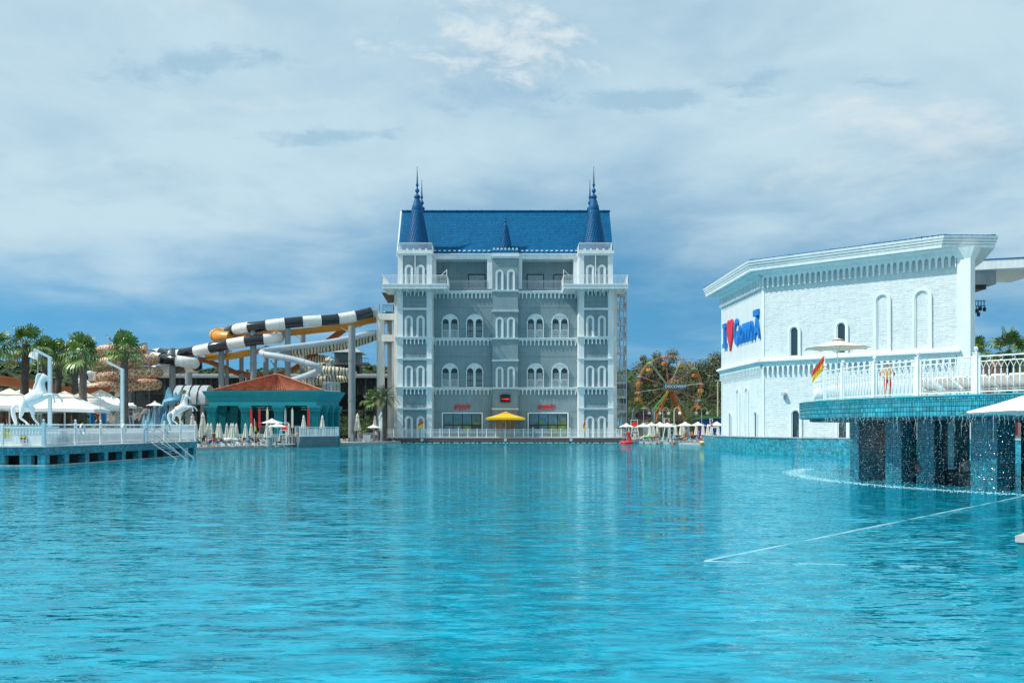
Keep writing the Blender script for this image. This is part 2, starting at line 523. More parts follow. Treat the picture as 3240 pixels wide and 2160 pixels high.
# ---------------------------------------------------------------- ground and water
GZ = 0.22
POOL = [(-90, -40), (70, -40), (70, 104), (28.5, 104), (26.6, 119), (17.6, 142.0), (17.6, 143.5), (-17.3, 143.5), (-17.3, 139.5), (-33.9, 96), (-37.5, 86.5), (-90, 86.5)]
def holed_sheet():
    bm = bmesh.new()
    outer = [bm.verts.new((x, y, GZ)) for x, y in ((-4000, -3000), (4000, -3000), (4000, 6000), (-4000, 6000))]
    inner = [bm.verts.new((x, y, GZ)) for x, y in POOL]
    es = [bm.edges.new((l[i], l[(i + 1) % len(l)])) for l in (outer, inner) for i in range(len(l))]
    bmesh.ops.triangle_fill(bm, edges=es, use_beauty=True)
    low = [bm.verts.new((x, y, -1.2)) for x, y in POOL]
    n = len(POOL)
    for i in range(n):
        bm.faces.new((inner[i], inner[(i + 1) % n], low[(i + 1) % n], low[i]))
    bmesh.ops.recalc_face_normals(bm, faces=bm.faces)
    me = bpy.data.meshes.new('ground'); bm.to_mesh(me); bm.free()
    me.materials.append(M('paved_ground', (0.36, 0.34, 0.30), 0.9, 0.15, 0.4))
    o = bpy.data.objects.new('ground', me); COL.objects.link(o); o['kind'] = 'structure'
    return o
holed_sheet()
mb = MB(); mb.add([(-90, -40, 0), (70, -40, 0), (70, 143.45, 0), (-90, 143.45, 0)], [(0, 1, 2, 3)])
S(mb, 'water', waterm)
# ================================================================ castle hotel
YT, YW, YC = 142.4, 146.0, 145.0
KX = PX(1599, YT)                      # axis of symmetry
castle = T('castle_building', 'grey stucco castle hotel with white trim and steep blue roof behind the pool', 'building', (KX, 150, GZ))
DZ = 0.78                              # terrace level
def tx(px): return PX(px, YT)
def tz(py): return PZ(py, YT)
def wx(px): return PX(px, YW)
def wz(py): return PZ(py, YW)
ZT = wz(804)
mb = MB(); mb.box(wx(1256), wx(1944), YW, 158.5, GZ - 0.4, wz(914))
# upper storey with two open loggias
mb.box(wx(1262), wx(1938), YW + 2.6, 158.5, wz(914), ZT)
put(mb, 'wall', stucco, castle)
mb = MB()
for a, b in ((1366, 1378.8), (1541, 1558), (1640, 1652), (1814.6, 1834)): mb.box(wx(a), wx(b), YW - 0.05, YW + 2.7, wz(914), wz(820))
mb.box(wx(1366), wx(1834), YW - 0.15, YW + 2.7, wz(820), wz(806))
mb.box(wx(1366), wx(1834), YW - 0.30, YW + 0.6, wz(806), wz(803))
put(mb, 'loggia_frame', white, castle)
# cream side buttresses behind the towers
for a, b in ((1249.5, 1262), (1938, 1949.5)):
    put(MB().box(PX(a, 145), PX(b, 145), 144.0, 158.4, GZ - 0.4, PZ(930, 145)), 'side_wall', cream, castle)
# thin horizontal joints in the stucco, string courses and corbel friezes between the towers
for a, b in ((1366.5, 1557), (1640.5, 1833)):
    for zt, zb in ((1072, 1093), (1228, 1248.5), (923.5, 944.5)):
        mb = MB()
        corbel(mb, wx(a), wx(b), 15, wz(zt), wz(zb), YW - 0.22, YW + 0.02)
        mb.box(wx(a), wx(b), YW - 0.34, YW + 0.02, wz(zt) , wz(zt - 3.2))
        put(mb, 'corbel_band', white, castle)
    for py in (973, 1040, 1128, 1194.5, 1303):
        put(MB().box(wx(a), wx(b), YW - 0.012, YW + 0.02, wz(py) - 0.03, wz(py) + 0.03), 'stucco_joint', stuccod, castle)

def corner_tower(sgn):
    def fx(px): return tx(px) if sgn < 0 else 2 * KX - tx(px)
    def bx(m, a, b, *r):
        p, q = fx(a), fx(b); m.box(min(p, q), max(p, q), *r)
    tw = put((lambda m: (bx(m, 1258, 1365, YT + 0.12, YW + 1.5, GZ - 0.4, tz(916)), bx(m, 1262, 1362, YT + 0.12, YW + 3.2, tz(916), tz(800)), m)[2])(MB()), 'corner_tower', stucco, castle)
    for a, b, c, d in ((1256.5, 1274.5, 1256.55, 1259), (1349.8, 1366.3, 1364, 1366.25)):
        m = MB(); bx(m, a, b, YT, YT + 1.2, GZ - 0.4, tz(917)); bx(m, c, d, YT + 1.2, YW + 1.4, GZ, tz(917))
        put(m, 'pilaster', white, tw)
    for a, b, c, d in ((1258.5, 1274.5, 1258.55, 1262), (1349.8, 1366.3, 1362, 1366.2)):
        m = MB(); bx(m, a, b, YT + 0.02, YT + 1.2, tz(900), tz(806)); bx(m, c, d, YT + 1.2, YW + 2.8, tz(900), tz(806))
        put(m, 'pilaster', white, tw)
    for py in (1293.7, 1137, 978): # string courses with a little nose
        m = MB()
        bx(m, 1255.6, 1367.3, YT - 0.13, YW + 0.3, tz(py + 2.4), tz(py - 2.4))
        bx(m, 1255.0, 1368.0, YT - 0.19, YW + 0.3, tz(py - 2.3), tz(py - 4.0))
        put(m, 'string_course', white, tw)
    for zt, zb in ((1068, 1089), (1226.5, 1247.5), (918, 936.5)):
        m = MB()
        p, q = fx(1274.5), fx(1349.8)
        corbel(m, min(p, q), max(p, q), 6, tz(zt), tz(zb), YT - 0.30, YT + 0.14)
        for a, b in ((1250.5, 1274.5), (1349.8, 1371.5)):
            p, q = sorted((fx(a), fx(b)))
            # flared bracket blocks over the pilasters
            e = 0.28
            lo = [(p + (e if a < 1300 and sgn < 0 or a > 1300 and sgn > 0 else 0), YT - 0.02), (q - (e if a > 1300 and sgn < 0 or a < 1300 and sgn > 0 else 0), YT - 0.02), (q - (e if a > 1300 and sgn < 0 or a < 1300 and sgn > 0 else 0), YW + 0.2), (p + (e if a < 1300 and sgn < 0 or a > 1300 and sgn > 0 else 0), YW + 0.2)]
            hi = [(p, YT - 0.31), (q, YT - 0.31), (q, YW + 0.4), (p, YW + 0.4)]
            m.hexa([(x, y, tz(zb)) for x, y in lo], [(x, y, tz(zt)) for x, y in hi])
        bx(m, 1249.8, 1372.2, YT - 0.42, YW + 0.5, tz(zt), tz(zt - 3.6))
        put(m, 'corbel_band', white, tw)
    for k, (p0, p1) in enumerate(((998, 1064.4), (1156.6, 1222.9), (1316, 1388), (837.6, 902))):
        for x0, x1 in ((1281, 1306.5), (1317.8, 1343.5)):
            mf = MB(); a, b = sorted((fx(x0), fx(x1)))
            t = (b - a) * 0.17
            o = arch(a, b, tz(p1), tz(p0)); i = arch(a + t, b - t, tz(p1), tz(p0) - t)
            i2 = arch(a + t * 1.7, b - t * 1.7, tz(p1), tz(p0) - t * 1.7)
            mf.ring(o, i, YT - 0.06, YT + 0.14); mf.ring(i, i2, YT + 0.03, YT + 0.14)
            put(mf, 'niche_frame', white, tw)
    for py in (1118, 1195, 1277, 1335, 870, 955, 1040):
        m = MB(); bx(m, 1274.5, 1349.8, YT + 0.105, YT + 0.14, tz(py) - 0.03, tz(py) + 0.03)
        put(m, 'stucco_joint', stuccod, tw)
    m = MB()
    bx(m, 1256.5, 1367.5, YT - 0.15, YW + 3.5, tz(808), tz(803)); bx(m, 1255, 1369, YT - 0.32, YW + 3.7, tz(803), tz(794))
    put(m, 'cornice', white, tw)
    # railing round the spire
    xa, xb = sorted((fx(1261), fx(1365)))
    railing(tw, [(xa, YT - 0.15), (xb, YT - 0.15), (xb, YW + 2)], tz(794), 1.22, 0.16, railw, first=(xa, YW + 2))
    m = MB(); cx = fx(1314); m.cyl((cx, YT - 0.2, tz(794)), (cx, YT - 0.2, tz(903)), 0.06, n=6)
    put(m, 'downpipe', railw, tw)
    for k in range(5):
        m = MB(); x = fx(1268 + k * 20); m.box(x - .22, x + .22, YT + .3, YT + .6, tz(794), tz(794) + .16); m.box(x - .16, x + .16, YT + .25, YT + .4, tz(794) + .16, tz(794) + .46)
        put(m, 'floodlight', white, tw)
    spire(fx(1314), YT + 2.9, 1.0, tw)

def railing(par, pts, z, h, step, mat, first=None, r=0.028, name='railing', post=0.0):
    if first: pts = [first] + pts
    m = MB()
    for (x0, y0), (x1, y1) in zip(pts[:-1], pts[1:]):
        d = math.hypot(x1 - x0, y1 - y0)
        m.bar((x0, y0, z + h), (x1, y1, z + h), r * 2.6)
        m.bar((x0, y0, z + h * 0.86), (x1, y1, z + h * 0.86), r * 1.8)
        m.bar((x0, y0, z + 0.08), (x1, y1, z + 0.08), r * 2)
        n = max(2, int(d / step))
        for i in range(n + 1):
            t = i / n; x = x0 + (x1 - x0) * t; y = y0 + (y1 - y0) * t
            big = post and i % max(1, int(post / step)) == 0
            m.bar((x, y, z), (x, y, z + (h if big else h * 0.86)), r * (3.2 if big else 1.5))
    return put(m, name, mat, par)

def spire(cx, cy, s, par, name='spire', tiles=True):
    z0 = tz(794); k = YT / FPX * s * (cy / YT if False else 1)
    def zz(py): return z0 + (794 - py) * k * (cy / YT)
    def rr(px): return px * k * (cy / YT)
    m = MB()
    m.lathe([(rr(41), 0), (rr(41), zz(783) - z0), (rr(37), zz(781) - z0), (rr(36), zz(765) - z0), (rr(17.2), zz(656) - z0), (rr(17.8), zz(652) - z0), (rr(15.6), zz(640) - z0), (rr(13.2), zz(636) - z0),
             (rr(11.5), zz(628) - z0), (rr(8.5), zz(621) - z0), (rr(7.2), zz(618) - z0)], (cx, cy, z0), 24)
    sp = put(m, name, spireblue, par, True)
    m = MB()
    m.lathe([(rr(6.5), 0), (rr(9.5), zz(616) - zz(619)), (rr(10.2), zz(612.5) - zz(619)), (rr(8.6), zz(608) - zz(619)), (rr(4), zz(604.5) - zz(619)), (rr(2.6), zz(601) - zz(619)), (rr(4.5), zz(598) - zz(619)), (rr(7.1), zz(594) - zz(619)),
             (rr(6.4), zz(590) - zz(619)), (rr(2.6), zz(585) - zz(619)), (rr(2.0), zz(581) - zz(619)), (rr(4.2), zz(577) - zz(619)), (rr(4.5), zz(574.5) - zz(619)), (rr(2.7), zz(569) - zz(619)), (rr(1.5), zz(545) - zz(619)), (rr(0.6), zz(522) - zz(619)), (rr(1.0), zz(519) - zz(619)), (rr(0.3), zz(516) - zz(619))],
            (cx, cy, zz(619)), 14)
    put(m, 'finial', spireblue, sp, True)
    if tiles:                            # raised scale tiles up the cone
        m = MB(); rows = 15
        for j in range(rows):
            f0 = j / rows; f1 = (j + 1.25) / rows
            p0 = 765 - (765 - 658) * f0; p1 = 765 - (765 - 658) * min(f1, 1.02)
            r0 = rr(36 - 18.8 * f0) + 0.07; r1 = rr(36 - 18.8 * f1) + 0.015
            n = max(12, int(30 * (1 - 0.45 * f0)))
            for q in range(n):
                a = 2 * math.pi * (q + 0.5 * (j % 2)) / n; w = math.pi / n * 0.96
                def P(r, an, z): return (cx + r * math.cos(an), cy + r * math.sin(an), z)
                zm = zz(p0) + (zz(p1) - zz(p0)) * 0.45; rm = r0 + (r1 - r0) * 0.45
                m.add([P(r0 + .01, a, zz(p0)), P(rm + .02, a + w, zm), P(r1, a + w * .8, zz(p1)), P(r1, a - w * .8, zz(p1)), P(rm + .02, a - w, zm)], [(0, 1, 2, 3, 4)])
        put(m, 'spire_tile', spireblue, sp, kind='stuff')
    return sp
corner_tower(-1)
corner_tower(1)
# rear pair of spires, seen over the ridge
for s in (-1, 1):
    m = MB(); cx = KX + s * PX(1620 + 266, 153.5); m.box(cx - 2.6, cx + 2.6, 150.8, 156, tz(916), tz(797)); 
    rt = put(m, 'rear_tower', stucco, castle)
    spire(cx, 153.5, 0.955, rt, tiles=False)

# centre tower
ct = put(MB().box(PX(1558.5, YC), PX(1639, YC), YC, YW + 3, GZ - 0.4, PZ(806, YC)), 'centre_tower', stucco, castle)
def cxp(px): return PX(px, YC)
def czp(py): return PZ(py, YC)
for py in (984.7, 1071.5, 1141, 1228, 1294, 921):
    m = MB(); m.box(cxp(1556.5), cxp(1641), YC - 0.14, YW + .1, czp(py + 2), czp(py - 2)); m.box(cxp(1556), cxp(1641.6), YC - 0.22, YW + .1, czp(py - 2), czp(py - 3.4))
    put(m, 'string_course', white, ct)
m = MB(); m.box(cxp(1556.5), cxp(1641), YC - 0.2, YW + 2.9, czp(817), czp(812)); m.box(cxp(1554.5), cxp(1643), YC - 0.36, YW + 2.9, czp(812), czp(802))
put(m, 'cornice', white, ct)
for p0, p1 in ((853.5, 917.6), (1003.4, 1068), (1159.4, 1224.6)):
    for x0, x1 in ((1568.3, 1593), (1604.6, 1629.4)):
        m = MB(); a, b = cxp(x0), cxp(x1); t = (b - a) * .16
        m.ring(arch(a, b, czp(p1), czp(p0)), arch(a + t, b - t, czp(p1), czp(p0) - t), YC - .14, YC + .02)
        m.ring(arch(a + t, b - t, czp(p1), czp(p0) - t), arch(a + 1.7*t, b - 1.7*t, czp(p1), czp(p0) - 1.7*t), YC - .07, YC + .02)
        put(m, 'niche_frame', white, ct)
m = MB(); m.box(cxp(1558), cxp(1639.5), YC - .05, YW + 2.9, czp(802), czp(791.5)); put(m, 'spire_base', roofblue, ct)
zb = czp(791.5); cx = cxp(1599); k = YC / FPX
m = MB(); m.lathe([(24*k, 0), (23*k, 6*k), (20.5*k, 10*k), (6*k, 84*k), (4.6*k, 88*k), (3*k, 92*k), (3*k, 94*k)], (cx, YC + 1.3, zb), 18)
sp = put(m, 'spire', spireblue, ct, True)
m = MB()
for j in range(11):
    f0 = j / 11; r0 = (20.8 - 14.6 * f0) * k + .05; n = max(8, int(20 * (1 - .5 * f0)))
    for q in range(n):
        a = 2*math.pi*(q + .5*(j % 2))/n; w = math.pi/n*.95; z0 = zb + (9 + 74*f0)*k; z1 = z0 + 8.2*k; r1 = r0 - 1.3*k
        P = lambda r, an, z: (cx + r*math.cos(an), YC + 1.3 + r*math.sin(an), z)
        m.add([P(r0, a, z0), P((r0+r1)/2 + .02, a + w, (z0+z1)/2), P(r1, a + w*.7, z1), P(r1, a - w*.7, z1), P((r0+r1)/2 + .02, a - w, (z0+z1)/2)], [(0,1,2,3,4)])
put(m, 'spire_tile', spireblue, sp, kind='stuff')
m = MB(); m.lathe([(2.6*k, 0), (5*k, 4*k), (3*k, 7*k), (1.6*k, 9*k), (3*k, 12*k), (1.6*k, 16*k), (1*k, 22*k), (.4*k, 38*k)], (cx, YC + 1.3, zb + 93.5*k), 10)
put(m, 'finial', spireblue, sp, True)
m = MB()
for q in range(7): x = cxp(1563 + q*12); m.box(x - .2, x + .2, YC + .1, YC + .35, zb, zb + .16); m.box(x - .15, x + .15, YC + .05, YC + .15, zb + .16, zb + .36)
put(m, 'floodlight', white, ct)

# main roof
YE, YR = 146.4, 151.5
zr, ze = PZ(669, YR), PZ(806, YE)
xl0, xl1, xr1, xr0 = PX(1259, YE), PX(1262, YR), PX(1936, YR), PX(1941, YE)
xl1 = xl0 + .1; xr1 = xr0 - .1
m = MB(); m.hexa([(xl0, YE, ze - .25), (xr0, YE, ze - .25), (xr1, YR, zr - .25), (xl1, YR, zr - .25)], [(xl0, YE, ze), (xr0, YE, ze), (xr1, YR, zr), (xl1, YR, zr)])
m.hexa([(xl1, YR + .002, zr - .25), (xr1, YR + .002, zr - .25), (xr0, 159, ze - .25), (xl0, 159, ze - .25)], [(xl1, YR + .002, zr), (xr1, YR + .002, zr), (xr0, 159, ze), (xl0, 159, ze)])
roof = put(m, 'roof', roofblue, castle)
m = MB()
U = Vector((1, 0, 0)); V = Vector((0, YR - YE, zr - ze)); LV = V.length; V.normalize(); Nn = U.cross(V)
tw, th = 0.41, 0.35
rows = int(LV / th); cols = int((xr0 - xl0) / tw)
for j in range(rows):
    for i in range(cols):
        c = Vector((xl0 + .3 + (i + .5 * (j % 2)) * tw, YE, ze)) + V * (j * th + .02)
        h = .055
        a, b = tw * .49, th * 1.15
        m.add([c - U*a*.35 + Nn*h, c + U*a*.35 + Nn*h, c + U*a + V*b*.45 + Nn*h*.8, c + U*a*.95 + V*b + Nn*.012, c - U*a*.95 + V*b + Nn*.012, c - U*a + V*b*.45 + Nn*h*.8, c - U*a*.35, c + U*a*.35],
              [(0,1,2,3,4,5), (0,6,7,1)])
put(m, 'roof_tile', roofblue, roof, kind='stuff')
m = MB(); m.bar((xl0, YR, zr + .05), (xr0, YR, zr + .05), .5, .22)
for q in range(17): x = xl0 + (xr0 - xl0) * (q + .5) / 17; m.bar((x - .05, YR, zr + .06), (x + .05, YR, zr + .06), .58, .32)
put(m, 'ridge_cap', roofblue, roof)
m = MB()
for x, e in ((xl0, -.22),):
    m.hexa([(x + e, YE, ze - .35), (x + e + .22, YE, ze - .35), (x + e + .22, YR, zr - .35), (x + e, YR, zr - .35)], [(x + e, YE, ze + .12), (x + e + .22, YE, ze + .12), (x + e + .22, YR, zr + .12), (x + e, YR, zr + .12)])
put(m, 'barge_board', white, roof)
m = MB()
for q in range(24):
    px = 1376 + q * 15.6 if q < 12 else 1652 + (q - 12) * 15.6
    m = MB(); p = Vector((PX(px, 147), YE, ze)) + V * .75 + Nn * .12; m.box(p.x - .2, p.x + .2, p.y - .15, p.y + .1, p.z - .1, p.z + .08)
    put(m, 'snow_guard', white, roof)
m = MB()
for x in (xl0 + .15, xr0 - .15): m.hexa([(x, YE, ze - .3), (x + .05, YE, ze - .3), (x + .05, YR, zr - .3), (x, YR, zr - .3)], [(x, 158.9, ze - .3), (x + .05, 158.9, ze - .3), (x + .05, YR + .01, zr - .29), (x, YR + .01, zr - .29)])
put(m, 'gable', cream, castle)

# loggia back wall doors, railings
for px, w in ((1395, 42), (1509, 54), (1694, 54), (1773, 44)):
    y = YW + 2.6
    m = MB(); a, b = PX(px - w/2, y), PX(px + w/2, y); z0, z1 = wz(914), PZ(867, y)
    fr = put(MB().ring([(a, z0), (a, z1), (b, z1), (b, z0)], [(a + .12, z0), (a + .12, z1 - .12), (b - .12, z1 - .12), (b - .12, z0)], y - .1, y + .02), 'loggia_door', black, castle)
    put(MB().box(a + .12, b - .12, y - .04, y - .01, z0, z1 - .12), 'glass_pane', glass, fr)
    mc = MB()
    for q in range(8): x = a + .3 + (b - a - .6) * q / 7; mc.box(x - .15, x + .15, y - .06, y - .045, z0, z1 - .2)
    put(mc, 'curtain', M('white_curtain', (.30, .36, .39), .8, .2, 5), fr)
for a, b in ((1380, 1541), (1653, 1814)): railing(castle, [(wx(a), YW - .1), (wx(b), YW - .1)], wz(914), 1.3, .17, galv)
# wrap-round balconies under the upper tower storey
for s in (-1, 1):
    def fx(px, Y): return PX(px, Y) if s < 0 else 2 * KX - PX(px, Y)
    yb = 139.9
    a, b = sorted((fx(1209.5, yb), fx(1413.5, yb))); z = PZ(901, yb)
    m = MB(); m.box(a, b, yb, YT + .2, z - .55, z - .02); m.box(a - .08, b + .08, yb - .08, YT + .2, z - .02, z + .1)
    p, q = sorted((fx(1209.5, yb), fx(1258, yb)))
    m.box(p, q, YT + .2, 149, z - .55, z - .02)
    p, q = sorted((fx(1369, yb), fx(1413.5, yb)))
    m.box(p, q, YT + .2, YW - .03, z - .55, z - .02)
    bal = put(m, 'balcony', white, castle)
    m = MB()
    for i in range(9):
        x = a + .4 + (b - a - .8) * i / 8
        m.hexa([(x - .08, yb + .3, z - .75), (x + .08, yb + .3, z - .75), (x + .08, YT, z - 1.0), (x - .08, YT, z - 1.0)], [(x - .08, yb + .1, z - .55), (x + .08, yb + .1, z - .55), (x + .08, YT, z - .55), (x - .08, YT, z - .55)])
    put(m, 'balcony_bracket', white, bal)
    inner, outer = (b, a) if s < 0 else (a, b)
    railing(bal, [(outer, 148.5), (outer, yb), (inner, yb), (inner, YW - .1)], z + .1, 1.38, .19, railw)
    m = MB(); m.cyl((inner, yb + .2, z), (inner, yb + .2, z + 2.4), .05, n=6); m.cyl((inner, yb + .2, z + 2.3), (inner - (1 if s < 0 else -1) * .95, yb + .2, z + 1.4), .04, n=6)
    put(m, 'stay_pole', railw, bal)

# arched twin windows
def twin_window(px0, px1, p0, p1, mull):
    a, b = wx(px0), wx(px1); w = b - a
    z0, z1 = wz(p1), wz(p0)
    m = MB(); m.prism(arch(a, b, z0, z1, 14)[::-1], YW - .10, YW + .02)
    wd = put(m, 'window', white, castle)
    m = MB(); m.ring(arch(a, b, z0, z1, 14), arch(a + .14, b - .14, z0, z1 - .14, 14), YW - .24, YW - .09)
    m.box(a - .06, a + .2, YW - .27, YW - .02, z0 + (z1 - z0) * .61, z0 + (z1 - z0) * .64); m.box(b - .2, b + .06, YW - .27, YW - .02, z0 + (z1 - z0) * .61, z0 + (z1 - z0) * .64)
    put(m, 'frame', white, wd)
    for c0, c1 in ((3.2, 22.2), (30.4, 50.2)):
        u0 = a + w * c0 / 53.5; u1 = a + w * c1 / 53.5; zt = z1 - w * 16 / 53.5; zb_ = z0 + .18
        put(MB().prism(arch(u0, u1, zb_, zt)[::-1], YW - .125, YW - .102), 'pane', glass, wd)
        m = MB(); m.ring(arch(u0, u1, zb_, zt), arch(u0 + .09, u1 - .09, zb_, zt - .09), YW - .16, YW - .10)
        xm = (u0 + u1) / 2
        if mull:
            m.box(xm - .05, xm + .05, YW - .15, YW - .126, zb_, zt)
            for f in (.33, .66): m.box(u0, u1, YW - .15, YW - .127, zb_ + (zt - zb_) * f - .06, zb_ + (zt - zb_) * f + .06)
        else:
            m.box(u0, u1, YW - .15, YW - .127, zb_ + (zt - zb_) * .82 - .06, zb_ + (zt - zb_) * .82 + .06)
        put(m, 'sash', black, wd)
        m = MB()
        for q in range(4): x = u0 + .16 + (u1 - u0 - .32) * q / 3; m.box(x - .09, x + .09, YW - .124 - .012, YW - .1256, zb_ + .1, zb_ + (zt - zb_) * .74)
        put(m, 'curtain', curtain, wd)
        if not mull:
            m = MB(); zh = zb_ + 1.15; m.box(u0 + .03, u1 - .03, YW - .24, YW - .19, zh - .06, zh); m.box(u0 + .03, u1 - .03, YW - .24, YW - .19, zb_ + .06, zb_ + .12)
            for q in range(6): x = u0 + .06 + (u1 - u0 - .12) * q / 5; m.box(x - .022, x + .022, YW - .23, YW - .2, zb_ + .1, zh)
            put(m, 'balustrade', railw, wd)
for p0, p1 in ((993.5, 1070.4), (1148.8, 1226.4)):
    twin_window(1397.5, 1451, p0, p1, False); twin_window(1475, 1529, p0, p1, True)
    twin_window(1667, 1720.4, p0, p1, False); twin_window(1744.8, 1798.8, p0, p1, False)

# shop windows with printed panes
pr_sky = M('print_sky_blue', (.10, .20, .25), .35, .2, .8); pr_green = M('print_green', (.13, .20, .04), .35, .35, 1.2); pr_gr = M('print_grey', (.10, .15, .17), .3, .3, 1.5)
pr_br = M('print_brown_red', (.26, .10, .07), .4, .3, 2)
for sx, pat in ((1398, 'gsssbgyk'), (1669, 'gsssskyy')):
    a, b, z0, z1 = wx(sx), wx(sx + 130), DZ, wz(1304)
    sh = put(MB().ring([(a, z0), (a, z1), (b, z1), (b, z0)], [(a + .22, z0), (a + .22, z1 - .22), (b - .22, z1 - .22), (b - .22, z0)], YW - .2, YW + .02), 'shop_window', white, castle)
    put(MB().box(a + .2, b - .2, YW - .04, YW - .01, z0, z1 - .2), 'mullion', black, sh)
    w = (b - a - .6) / 4
    for r in range(2):
        for c in range(4):
            x0 = a + .3 + c * w + .07; x1 = x0 + w - .14
            zz1 = z1 - .34 if r == 0 else z1 - .34 - 1.75; zz0 = zz1 - 1.6 if r == 0 else z0 + .1
            k = r * 4 + c
            dark = (sx < 1500 and k == 7) or (sx > 1500 and k == 4)
            pn = put(MB().box(x0, x1, YW - .06, YW - .042, zz0, zz1), 'pane', glass if dark else (pr_sky, pr_sky, pr_sky, pr_gr, pr_sky, pr_sky, pr_green, pr_green)[k], sh)
            if dark: continue
            m = MB()
            for q in range(5):
                rr_ = random.Random(sx + k * 9 + q); cx = x0 + (x1 - x0) * rr_.random(); 
                h = (zz1 - zz0) * rr_.uniform(.12, .45); ww = rr_.uniform(.15, .4)
                cx = min(max(cx, x0 + ww), x1 - ww)
                m.prism([(cx - ww, zz0), (cx + ww, zz0), (cx + ww * .5, zz0 + h * .8), (cx, zz0 + h), (cx - ww * .6, zz0 + h * .7)], YW - .068 - .001 * q, YW - .059)
            put(m, 'printed_foliage', pr_green if k % 2 else pr_gr, pn)
            if k == 1:                    # butterfly print
                m = MB(); xm = (x0 + x1) / 2; zm = (zz0 + zz1) / 2 + .1
                for s in (-1, 1): m.prism([(xm, zm), (xm + s*.55, zm + .38), (xm + s*.5, zm - .02), (xm + s*.3, zm - .35)][::(1 if s < 0 else -1)], YW - .075, YW - .06)
                put(m, 'printed_butterfly', M('print_teal', (.03, .17, .24), .4), pn)
# carved timber doors in the centre tower
m = MB(); dr = put(m.box(cxp(1566), cxp(1630), YC - .08, YC + .02, DZ, czp(1324)), 'door', M('carved_door', (.30, .20, .13), .6, .25, 6, bump=.5, bs=8), ct)
m = MB()
for x in (1566, 1581, 1597, 1613, 1628): m.box(cxp(x), cxp(x + 2.4), YC - .16, YC - .07, DZ, czp(1324))
put(m, 'door_frame', M('door_frame_wood', (.40, .33, .26), .6, .2), dr)
m = MB()
for x in (1590, 1606.5):
    for q in range(7): m.ball((cxp(x) + .25 * math.sin(q * 1.4), YC - .1, DZ + .5 + q * .4), (.22, .07, .24), 6, 4)
put(m, 'carving', M('carving_wood', (.36, .25, .17), .6, .2), dr)
# LED board
m = MB(); m.box(cxp(1583), cxp(1614.3), YC - .3, YC + .01, czp(1272), czp(1250)); m.prism([(cxp(1580.5), czp(1250)), (cxp(1617), czp(1250)), (cxp(1599), czp(1246))], YC - .4, YC + .01)
bd = tag(put(m, 'led_board', black), 'black LED board with red script on the centre tower above the doors', 'sign')
m = MB()
pts = [(1587 + q * .6, 1262 + 1.1 * math.sin(q * 1.9) * (1 if q < 18 else 2.2)) for q in range(42)]
m.tube([(cxp(x), YC - .315, czp(y)) for x, y in pts], .05, 4)
put(m, 'red_script', M('red_led', (.9, .03, .05), .5, em=.6), bd)
# shop lettering
for px in (1463.5, 1729.5):
    me = textmesh('grandy', 1.0, .03, red, .03)
    o = bpy.data.objects.new('wall_lettering', me); COL.objects.link(o)
    o.location = (wx(px), YW - .045, wz(1290)); o.rotation_euler = (R(90), 0, 0)
    tag(o, 'red grandy lettering above the shop window, ' + ('below black mullioned arched windows' if px < 1600 else 'below two balustraded arched windows'), 'sign', 'shop lettering on the castle')
    m = MB()
    m.tube([(wx(px + 13 * math.cos(t)), YW - .04, wz(1291 + 4 * math.sin(t))) for t in [R(10 + 16 * q) for q in range(11)]], .05, 4)
    o2 = put(m, 'underline_arc', red, None); o2.parent = o; o2.matrix_parent_inverse = (Matrix.Translation(o.location) @ Matrix.Rotation(R(90), 4, 'X')).inverted()

# terrace in front of the castle
m = MB(); m.box(PX(1214, 140.2), PX(1982, 140.2), 140.15, 147, -.6, DZ - .06)
terr = tag(put(m, 'terrace', wood), 'timber edged terrace along the water below the castle', 'terrace')
m = MB(); m.box(PX(1213, 140), PX(1983, 140), 140.0, 147.2, DZ - .06, DZ); put(m, 'paving', M('pale_paving', (.5, .49, .46), .85, .1), terr)
m = MB()
for q in range(90):
    x = PX(1216, 140) + (PX(1980, 140) - PX(1216, 140)) * (q + .5) / 90
    m.box(x - .195, x + .195, 140.02, 140.16, .16, DZ - .09)
put(m, 'fascia_board', wood, terr)
m = MB()
for q in range(64):
    x = PX(1216, 140) + (PX(1980, 140) - PX(1216, 140)) * (q + rnd.uniform(.2, .8)) / 64; w = rnd.uniform(.08, .3)
    m.box(x - w, x + w, 139.86, 139.98, -.02, .05)
put(m, 'overflow_grating', white, terr)
fn = T('fence', 'white metal baluster fence along the castle terrace edge', 'fence', (KX, 140.4, DZ))
fx0, fx1 = PX(1216, 140.4), PX(1980, 140.4)
npan = 26
for q in range(npan):
    a = fx0 + (fx1 - fx0) * q / npan; b = fx0 + (fx1 - fx0) * (q + 1) / npan
    m = MB(); y = 140.4
    m.box(a, b, y - .03, y + .03, DZ + 1.22, DZ + 1.28); m.box(a, b, y - .02, y + .02, DZ + 1.06, DZ + 1.1); m.box(a, b, y - .03, y + .03, DZ + .1, DZ + .15)
    n = 9
    for i in range(n):
        x = a + (b - a) * (i + .5) / n
        m.bar((x, y, DZ + .12), (x, y, DZ + 1.08), .035); m.ball((x, y, DZ + .78), (.05, .05, .09), 5, 4)
    put(m, 'fence_panel', railw, fn)
    m = MB(); m.box(a - .05, a + .05, y - .06, y + .06, DZ, DZ + (1.42 if q % 4 == 0 else 1.28)); m.ball((a, y, DZ + (1.5 if q % 4 == 0 else 1.33)), .07, 6, 4)
    put(m, 'post', railw, fn)
